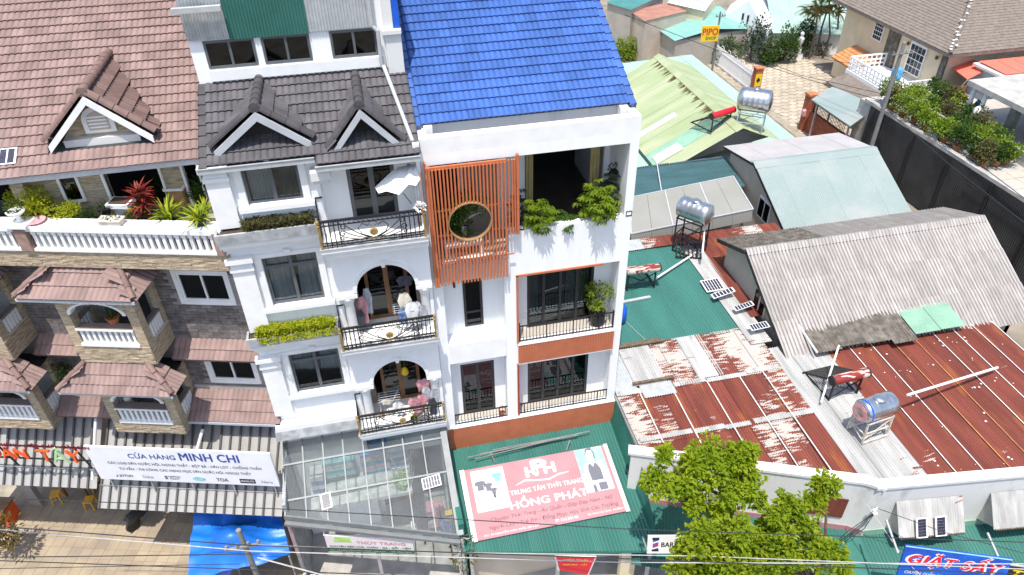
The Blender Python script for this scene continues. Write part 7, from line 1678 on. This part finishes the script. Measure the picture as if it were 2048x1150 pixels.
# hanging sign of the bedding shop
hs = thing('shop_sign', 'white and green sign reading CHUYÊN NỆM hanging from the glass canopy edge', 'sign', (-1.8, 13.7, 0), world=True); f0, f1 = at(638, 1036, Y=13.95), at(822, 1062, Y=13.25); f1.z = f0.z = 3.42; d_ = (f1 - f0).normalized(); nz_ = V((d_.y, -d_.x, 0)); hh = .78
B().prism([f0, f1, f1 - V((0, 0, hh)), f0 - V((0, 0, hh))], -nz_ * .06).obj('board', 'sign_print', hs); B().prism([f0 - V((0, 0, hh * .80)), f1 - V((0, 0, hh * .80)), f1 - V((0, 0, hh + .01)), f0 - V((0, 0, hh + .01))], nz_ * .006).obj('green_band', 'sign_green', hs)
mid = (f0 + f1) / 2; text('CHUYÊN RÈM CỬA, CHĂN - GA - GỐI - NỆM', 'sign_green', hs, mid - V((0, 0, .50)), d_, Uz, 2.5, .15, .012, .012); text('THÙY TRANG', 'clothes_pink', hs, mid + d_ * .35 - V((0, 0, .27)), d_, Uz, 1.5, .17, .012, .01); text('ĐC: 20 NGUYỄN VĂN TRỖI - ĐÀ LẠT      ĐT: 0263 3824', 'sign_print', hs, mid - V((0, 0, .70)), d_, Uz, 2.5, .07, .014, .0)
B().prism([f0 + d_ * .3 - V((0, 0, .05)), f0 + d_ * .75 - V((0, 0, .05)), f0 + d_ * .82 - V((0, 0, .3)), f0 + d_ * .25 - V((0, 0, .3))], nz_ * .006).obj('emblem', 'goods_lime', hs)
b = B(); b.bar(f0, f0 + V((.05, .4, .4)), .04); b.bar(f1, f1 + V((.05, .4, .3)), .04); b.obj('bracket', 'galv', hs)
# dry bushy vines on the right post of the canopy
t = thing('dry_vine', 'dry grey vine on the post between canopy and green awning', 'vine', (1.02, 13.0, 0)); b = B()
for i in range(26): z = gr.uniform(1.5, 3.4); b.sweep([(0, 0, z), (gr.uniform(-.3, .3), gr.uniform(-.3, .3), z + gr.uniform(-.2, .3))], [.02, .006], 4)
b.tube((0, 0, 0), (0, 0, 3.3), .05, 6); b.obj('stems', 'stone_pale', t, kind='stuff'); b = B(); blob(b, (0, 0, 2.6), (.4, .35, .9), 160, .12, gr); b.obj('leaves', 'leaf_brown', t, recalc=False)
# ---- right hand shop awnings and signs
ra = thing('awning', 'long green corrugated awning along the corner shops', 'awning', (15, 9.5, 0), world=True); out2 = 2.1
def seg(p, q, k, z0, z1, par, m='green_metal'):
    d = (q - p); L = d.length; d = d / L; nrm = V((d.y, -d.x, 0)); w = L / k
    for i in range(k):
        o = p + d * (w * i) + V((0, 0, z0 + .01 * (i % 2))); e = nrm * out2 + V((0, 0, z1 - z0)); B().corr(o, d, e, w + .02, e.length, .106, .020).obj('roof_sheet', m, par, recalc=False)
seg(PA + V((.3, -.1, 0)), PB, 7, 2.40, 1.95, ra); seg(PC, PD, 10, 2.38, 1.95, ra)
b = B(); nrm = V((sdir.y, -sdir.x, 0)); B().add([PB + V((0, 0, 2.39)), PC + V((0, 0, 2.37)), PC + nrm * out2 + V((0, 0, 1.94)), PB + V((-.42, -1, 0)).normalized() * out2 + V((0, 0, 1.94))], [(0, 1, 2, 3)]).obj('roof_sheet', 'green_metal_b', ra)
for s in (2, 5, 8): q = PC + sdir * s + nrm * (out2 - .15); B().box(q.x - .05, q.x + .05, q.y - .05, q.y + .05, 0, 1.95).obj('post', 'galv', ra)
gs = thing('shop_sign', 'blue laundry sign reading GIẶT SẤY in red letters', 'sign', (15, 9, 0), world=True); o0, o1 = at(1808, 1098, Y=9.0), at(2030, 1112, Y=8.0); zt_ = (o0.z + o1.z) / 2
o0.z = o1.z = zt_; d_ = (o1 - o0).normalized(); nz_ = V((d_.y, -d_.x, 0)); H_ = 1.25; W_ = (o1 - o0).length; dn = V((0, 0, -1)) + nz_ * .25; dn.normalize(); nf = d_.cross(-dn).normalized()
B().prism([o0, o1, o1 + dn * H_, o0 + dn * H_], -nf * .06).obj('board', 'sign_blue', gs); mid = (o0 + o1) / 2
B().prism([o0, o1, o1 + dn * .03, o0 + dn * .03], nf * .01).obj('top_edge', 'sign_teal', gs)
text('GIẶT SẤY', 'sign_print', gs, mid + dn * .36, d_, -dn, W_ * .90, .58, .006, .06, .25); text('GIẶT SẤY', 'sign_red', gs, mid + dn * .36, d_, -dn, W_ * .87, .55, .014, .02, .25)
text('CHUYÊN: QUẦN ÁO, CHĂN GỐI, DRAP MÀN RÈM', 'sign_print', gs, mid + dn * .86, d_, -dn, W_ * .88, .17, .008, .01, .2); text('NHẬN GIAO TẬN NƠI', 'sign_print', gs, mid + dn * 1.08, d_, -dn, W_ * .7, .14, .008, .01)
b = B(); b.bar(o0 + V((0, .1, -.5)), o0 + V((.2, 1.0, -.3)), .05); b.bar(o1 + V((0, .1, -.5)), o1 + V((.2, 1.0, -.3)), .05); b.obj('bracket', 'galv', gs)
ts = thing('shop_sign', 'black sign with yellow letters TÓC at the right edge', 'sign', (18, 8, 0), world=True); o0 = at(2018, 1130, Y=8.1); o1 = o0 + d_ * 2.4; B().prism([o0, o1, o1 + dn * 1.0, o0 + dn * 1.0], -nf * .06).obj('board', 'sign_black', ts); text('TÓC ĐẸP', 'sign_yellow', ts, o0 + d_ * 1.2 + dn * .25, d_, -dn, 2.1, .35, .01, .02, .25); B().prism([o0 + V((0, 0, .06)), o1 + V((0, 0, .06)), o1, o0], nf * .02).obj('top_edge', 'sign_print', ts)
bs_ = thing('barber_sign', 'white barber sign with striped pole on the green awning', 'sign', (7, 11.5, 0), world=True); c0, c1 = at(1296, 1072, Y=11.25), at(1375, 1078, Y=11.0); c1.z = c0.z; d2 = (c1 - c0).normalized(); n2 = V((d2.y, -d2.x, 0)); dn2 = (V((0, 0, -1)) + n2 * .3).normalized(); nf2 = d2.cross(-dn2).normalized(); B().prism([c0, c1, c1 + dn2 * .62, c0 + dn2 * .62], -nf2 * .05).obj('board', 'sign_print', bs_)
def bsr(a, c, v0, v1, m, nm): B().prism([c0 + d2 * a + dn2 * v0, c0 + d2 * c + dn2 * v0, c0 + d2 * c + dn2 * v1, c0 + d2 * a + dn2 * v1], nf2 * .006).obj(nm, m, bs_)
bsr(.13, .33, .06, .14, 'sign_black', 'pole_cap'); bsr(.13, .33, .46, .54, 'sign_black', 'pole_cap'); bsr(.15, .31, .14, .46, 'sign_navy', 'pole_body')
for k in range(3): B().prism([c0 + d2 * .15 + dn2 * (.22 + k * .1), c0 + d2 * .31 + dn2 * (.16 + k * .1), c0 + d2 * .31 + dn2 * (.21 + k * .1), c0 + d2 * .15 + dn2 * (.27 + k * .1)], nf2 * .009).obj('stripe', ('sign_print', 'sign_red', 'sign_print')[k], bs_)
text('BARBER', 'sign_black', bs_, c0 + d2 * .75 + dn2 * .3, d2, -dn2, .7, .16, .008, .02); b = B(); b.bar(c0 + dn2 * .5, c0 + V((.1, .5, -.8)), .04); b.bar(c1 + dn2 * .5, c1 + V((.1, .5, -.8)), .04); b.obj('bracket', 'galv', bs_)
t = thing('red_poster', 'dark red wall panel on the white wall behind the small tree', 'panel', (12.2, 11.3, 0), world=True); w0, w1 = PA.lerp(PB, .80), PA.lerp(PB, .965); nw = V((-.385, -.923, 0)); B().prism([w0 + nw * .03 + V((0, 0, 3.0)), w1 + nw * .03 + V((0, 0, 3.0)), w1 + nw * .03 + V((0, 0, 3.9)), w0 + nw * .03 + V((0, 0, 3.9))], nw * .02).obj('sheet', 'rust_b', t)
# meter box with service cables on the street corner
t = thing('cable_bundle', 'knot of pale insulators and cables on the white wall corner', 'cables', (13.2, 10.8, 3.9)); b = B()
for i in range(6): b.lathe((gr.uniform(-.1, .1), gr.uniform(-.15, 0), gr.uniform(-.1, .15)), [(.03, 0), (.05, .04), (.02, .09)], 6)
b.obj('insulators', 'white_trim', t, kind='stuff'); b = B()
for i in range(4): b.sweep([(0, -.1, 0), (-.3 - .2 * i, -.25, -.5), (-.7 - .1 * i, -.1, -1.3)], .012, 4)
b.obj('drop_cables', 'cable', t, kind='stuff')

# ---- street trees
def tree(label, base, trunk_pts, lobes, seed, m='leaf_tree', size=.155, dens=1.0):
    r = random.Random(seed); t = thing('street_tree', label, 'tree', base, group='street trees'); tr = B(); tr.sweep(trunk_pts, [.16 - .11 * i / (len(trunk_pts) - 1) for i in range(len(trunk_pts))], 8)
    cr = B(); top = V(trunk_pts[-1])
    for (c, rad) in lobes:
        c = V(c); st = V(trunk_pts[min(len(trunk_pts) - 1, len(trunk_pts) // 2 + r.randint(0, 1))]); md = st.lerp(c, .5) + V((r.uniform(-.2, .2), r.uniform(-.2, .2), .15)); tr.sweep([st, md, c], [.06, .04, .015], 6)
        nsub = int(rad * rad * 54 * dens) + 5
        for k in range(nsub):
            d = V((r.gauss(0, 1), r.gauss(0, 1), r.gauss(0, 1) + .25)).normalized(); q = c + d * rad * r.uniform(.35, 1.05)
            if r.random() < .5: tr.sweep([c.lerp(q, .2), q], [.014, .005], 4)
            blob(cr, q, rad * .17 + .09, int(42 * r.uniform(.6, 1.2)), size * r.uniform(.8, 1.25), r, .15, .62, .3, .2)
    tr.obj('trunk', 'trunk', t); cr.obj('crown', m, t, recalc=False)
def rel(base, px, py, Y): return at(px, py, Y=Y) - V(base)
bs1 = V((8.6, 10.9, .12)); L1 = [(1345, 975, 11.2, .55), (1385, 940, 11.4, .50), (1420, 920, 11.5, .62), (1460, 925, 11.3, .55), (1485, 960, 11.1, .55), (1440, 975, 10.9, .60), (1310, 965, 11.2, .36), (1325, 905, 11.5, .20), (1490, 905, 11.2, .28), (1515, 1000, 11.0, .24), (1395, 1000, 10.9, .35), (1440, 1030, 10.8, .36)]
tree('taller yellow-green street tree in front of the red roof', bs1, [(0, 0, 0), (.05, .05, 1.8), (-.05, .1, 3.6), (0, .2, 5.2)], [(rel(bs1, a, c, y), r) for a, c, y, r in L1], 71)
bs2 = V((10.6, 9.4, .12)); L2 = [(1400, 1085, 9.9, .55), (1460, 1070, 9.8, .60), (1520, 1090, 9.6, .60), (1370, 1125, 9.8, .45), (1440, 1120, 9.5, .60), (1500, 1135, 9.4, .6), (1560, 1120, 9.4, .6), (1560, 1060, 9.8, .50), (1600, 1030, 9.9, .42), (1550, 1025, 9.9, .3), (1610, 1085, 9.6, .52), (1650, 1120, 9.3, .48), (1575, 1000, 10.0, .22), (1400, 1150, 9.6, .5), (1650, 970, 10.2, .34), (1635, 1000, 10.0, .26), (1690, 1135, 9.2, .3)]
tree('broad yellow-green street tree at the lower edge by the laundry sign', bs2, [(0, 0, 0), (.05, .0, 1.5), (0, .1, 3.0), (.1, .1, 4.2)], [(rel(bs2, a, c, y), r) for a, c, y, r in L2], 72)
# ---- street utility pole, wires, parked vehicles
sp = at(500, 1110, Z=4.2); pole((sp.x, sp.y, .0), 5.2, 'dark street pole with cross arm beside the blue tarpaulin', (-.1, .15), .10, ((.5, 4.6),))
def wire(pts, r, label, m='cable'):
    P = [at(*p[:2], Y=p[2]) for p in pts]; out = []
    for i in range(len(P) - 1):
        for k in range(8): f = k / 8; out.append(P[i].lerp(P[i + 1], f))
    out.append(P[-1]); o = B().sweep(out, r, 5).obj('overhead_wire', m); tag(o, label, 'wire', 'overhead wires along the street')
def yl(x): return 13.6 - (x - 500) * .0037 if x > -1 else 15.5
wire([(-40, 995, 14.5), (560, 1018, 12.8), (1250, 1058, 10.2), (2090, 1086, 7.4)], .013, 'highest dark wire across the glass canopy')
wire([(-40, 1050, 14.0), (480, 1090, 12.5), (1100, 1112, 10.2), (2090, 1150, 7.0)], .016, 'second dark wire crossing the forecourt', 'cable')
wire([(-40, 1056, 14.2), (500, 1102, 12.4), (1250, 1125, 9.8), (2090, 1128, 7.2)], .014, 'pale wire running below the billboard', 'cable_pale')
wire([(-40, 1115, 13.6), (230, 1112, 13.0), (520, 1108, 12.3)], .014, 'dark wire ending at the street pole from the left')
wire([(-40, 1120, 13.4), (520, 1140, 12.0), (1000, 1160, 10.2)], .014, 'lowest dark wire at the left bottom edge')
wire([(515, 1090, 12.4), (900, 1105, 11.0), (1400, 1112, 9.5), (2090, 1140, 7.0)], .012, 'pale wire from the street pole toward the trees', 'cable_pale')
wire([(-40, 1138, 13.3), (480, 1128, 12.2)], .010, 'thin dark wire from the lower left corner to the street pole')
wire([(515, 1115, 12.3), (700, 1165, 11.0)], .018, 'thick pale cable running down right from the street pole', 'cable_pale')
wire([(1735, 1010, 10.6), (1810, 1120, 9.0), (1850, 1160, 8.2)], .012, 'pale service cable dropping from the wall corner past the laundry sign', 'cable_pale')
wire([(1750, 1015, 10.5), (1890, 1065, 9.4), (2060, 1110, 8.2)], .010, 'dark service cable crossing the solar panels of the hooded window')
wire([(1250, 30, 45), (1420, 95, 50), (1620, 160, 42), (1775, 205, 36)], .02, 'upper lane wire from the slim pole to the concrete pole')
wire([(1420, 80, 52), (1600, 150, 44), (1775, 190, 36.5), (2080, 420, 24)], .02, 'lower lane wire sagging in front of the potted garden')
wire([(1420, 75, 52), (1660, 120, 47), (2080, 190, 38)], .02, 'lane wire running past the villa balcony')
wire([(1780, 225, 35.5), (1900, 330, 29), (2080, 470, 22)], .02, 'dark wire parallel to the black fence')
# parked red car roof and motorbikes at the lower edge
t = thing('parked_car', 'dark red car half hidden at the bottom edge beside the tarpaulin', 'car', L2W(1.2, -3.6, .05), LA + .2); prof = [(-1.9, .35), (-1.9, .75), (-1.2, .85), (-.7, 1.35), (.6, 1.38), (1.1, .9), (1.9, .75), (1.95, .35)]
B().prism([(x, -.8, z) for x, z in prof], (0, 1.6, 0)).obj('body', 'red_paint', t); B().prism([(-1.08, -.72, .90), (-.66, -.72, 1.30), (.56, -.72, 1.33), (.98, -.72, .92)], (0, 1.44, .0)).obj('glasshouse', 'glass_dark', t)
for x in (-1.2, 1.2):
    for y in (-.82, .82): w = B().lathe((x, y, .32), [(.32, -.1), (.32, .1)], 16, (0, 1, 0)).obj('wheel', 'dark_rubber', t); B().lathe((x, y, .32), [(.18, -.11), (.18, .11)], 12, (0, 1, 0)).obj('rim', 'steel', w)
def motorbike(p, rz, label):
    t = thing('motorbike', label, 'motorbike', p, rz, group='motorbikes on the forecourt')
    for x in (-.6, .6): w = B().lathe((x, 0, .28), [(.2, -.05), (.28, -.04), (.28, .04), (.2, .05)], 16, (0, 1, 0)).obj('wheel', 'dark_rubber', t)
    b = B(); b.prism([(-.75, -.11, .45), (-.2, -.12, .35), (.25, -.1, .4), (.35, -.08, .7), (.2, -.1, .55), (-.2, -.13, .62), (-.8, -.1, .68)], (0, .22, 0)); b.obj('body', 'black_frame', t); b = B(); b.lathe((-.35, 0, .68), [(.02, -.4), (.14, -.3), (.15, .2), (.02, .38)], 10, (1, 0, 0)); b.obj('seat', 'dark_rubber', t, smooth=True)
    b = B(); b.bar((.6, 0, .28), (.38, 0, .95), .06); b.bar((.36, -.32, 1.0), (.36, .32, 1.0), .035); b.obj('fork', 'steel', t); B().box(.36, .46, -.09, .09, .78, .95).obj('headlamp', 'white_trim', t)
motorbike(L2W(-3.6, .3, .05), LA + 1.3, 'black motorbike in the shade left of the blue tarpaulin'); motorbike(L2W(-2.7, .5, .05), LA + 1.5, 'black motorbike under the awning next to the tarpaulin pole'); motorbike(L2W(-6.3, .6, .05), LA + 1.2, 'motorbike with pale headlamp in the awning shade'); motorbike(L2W(.75, -2.4, .05), LA + 1.6, 'dark motorbike between the tarpaulin and the bedding shop')
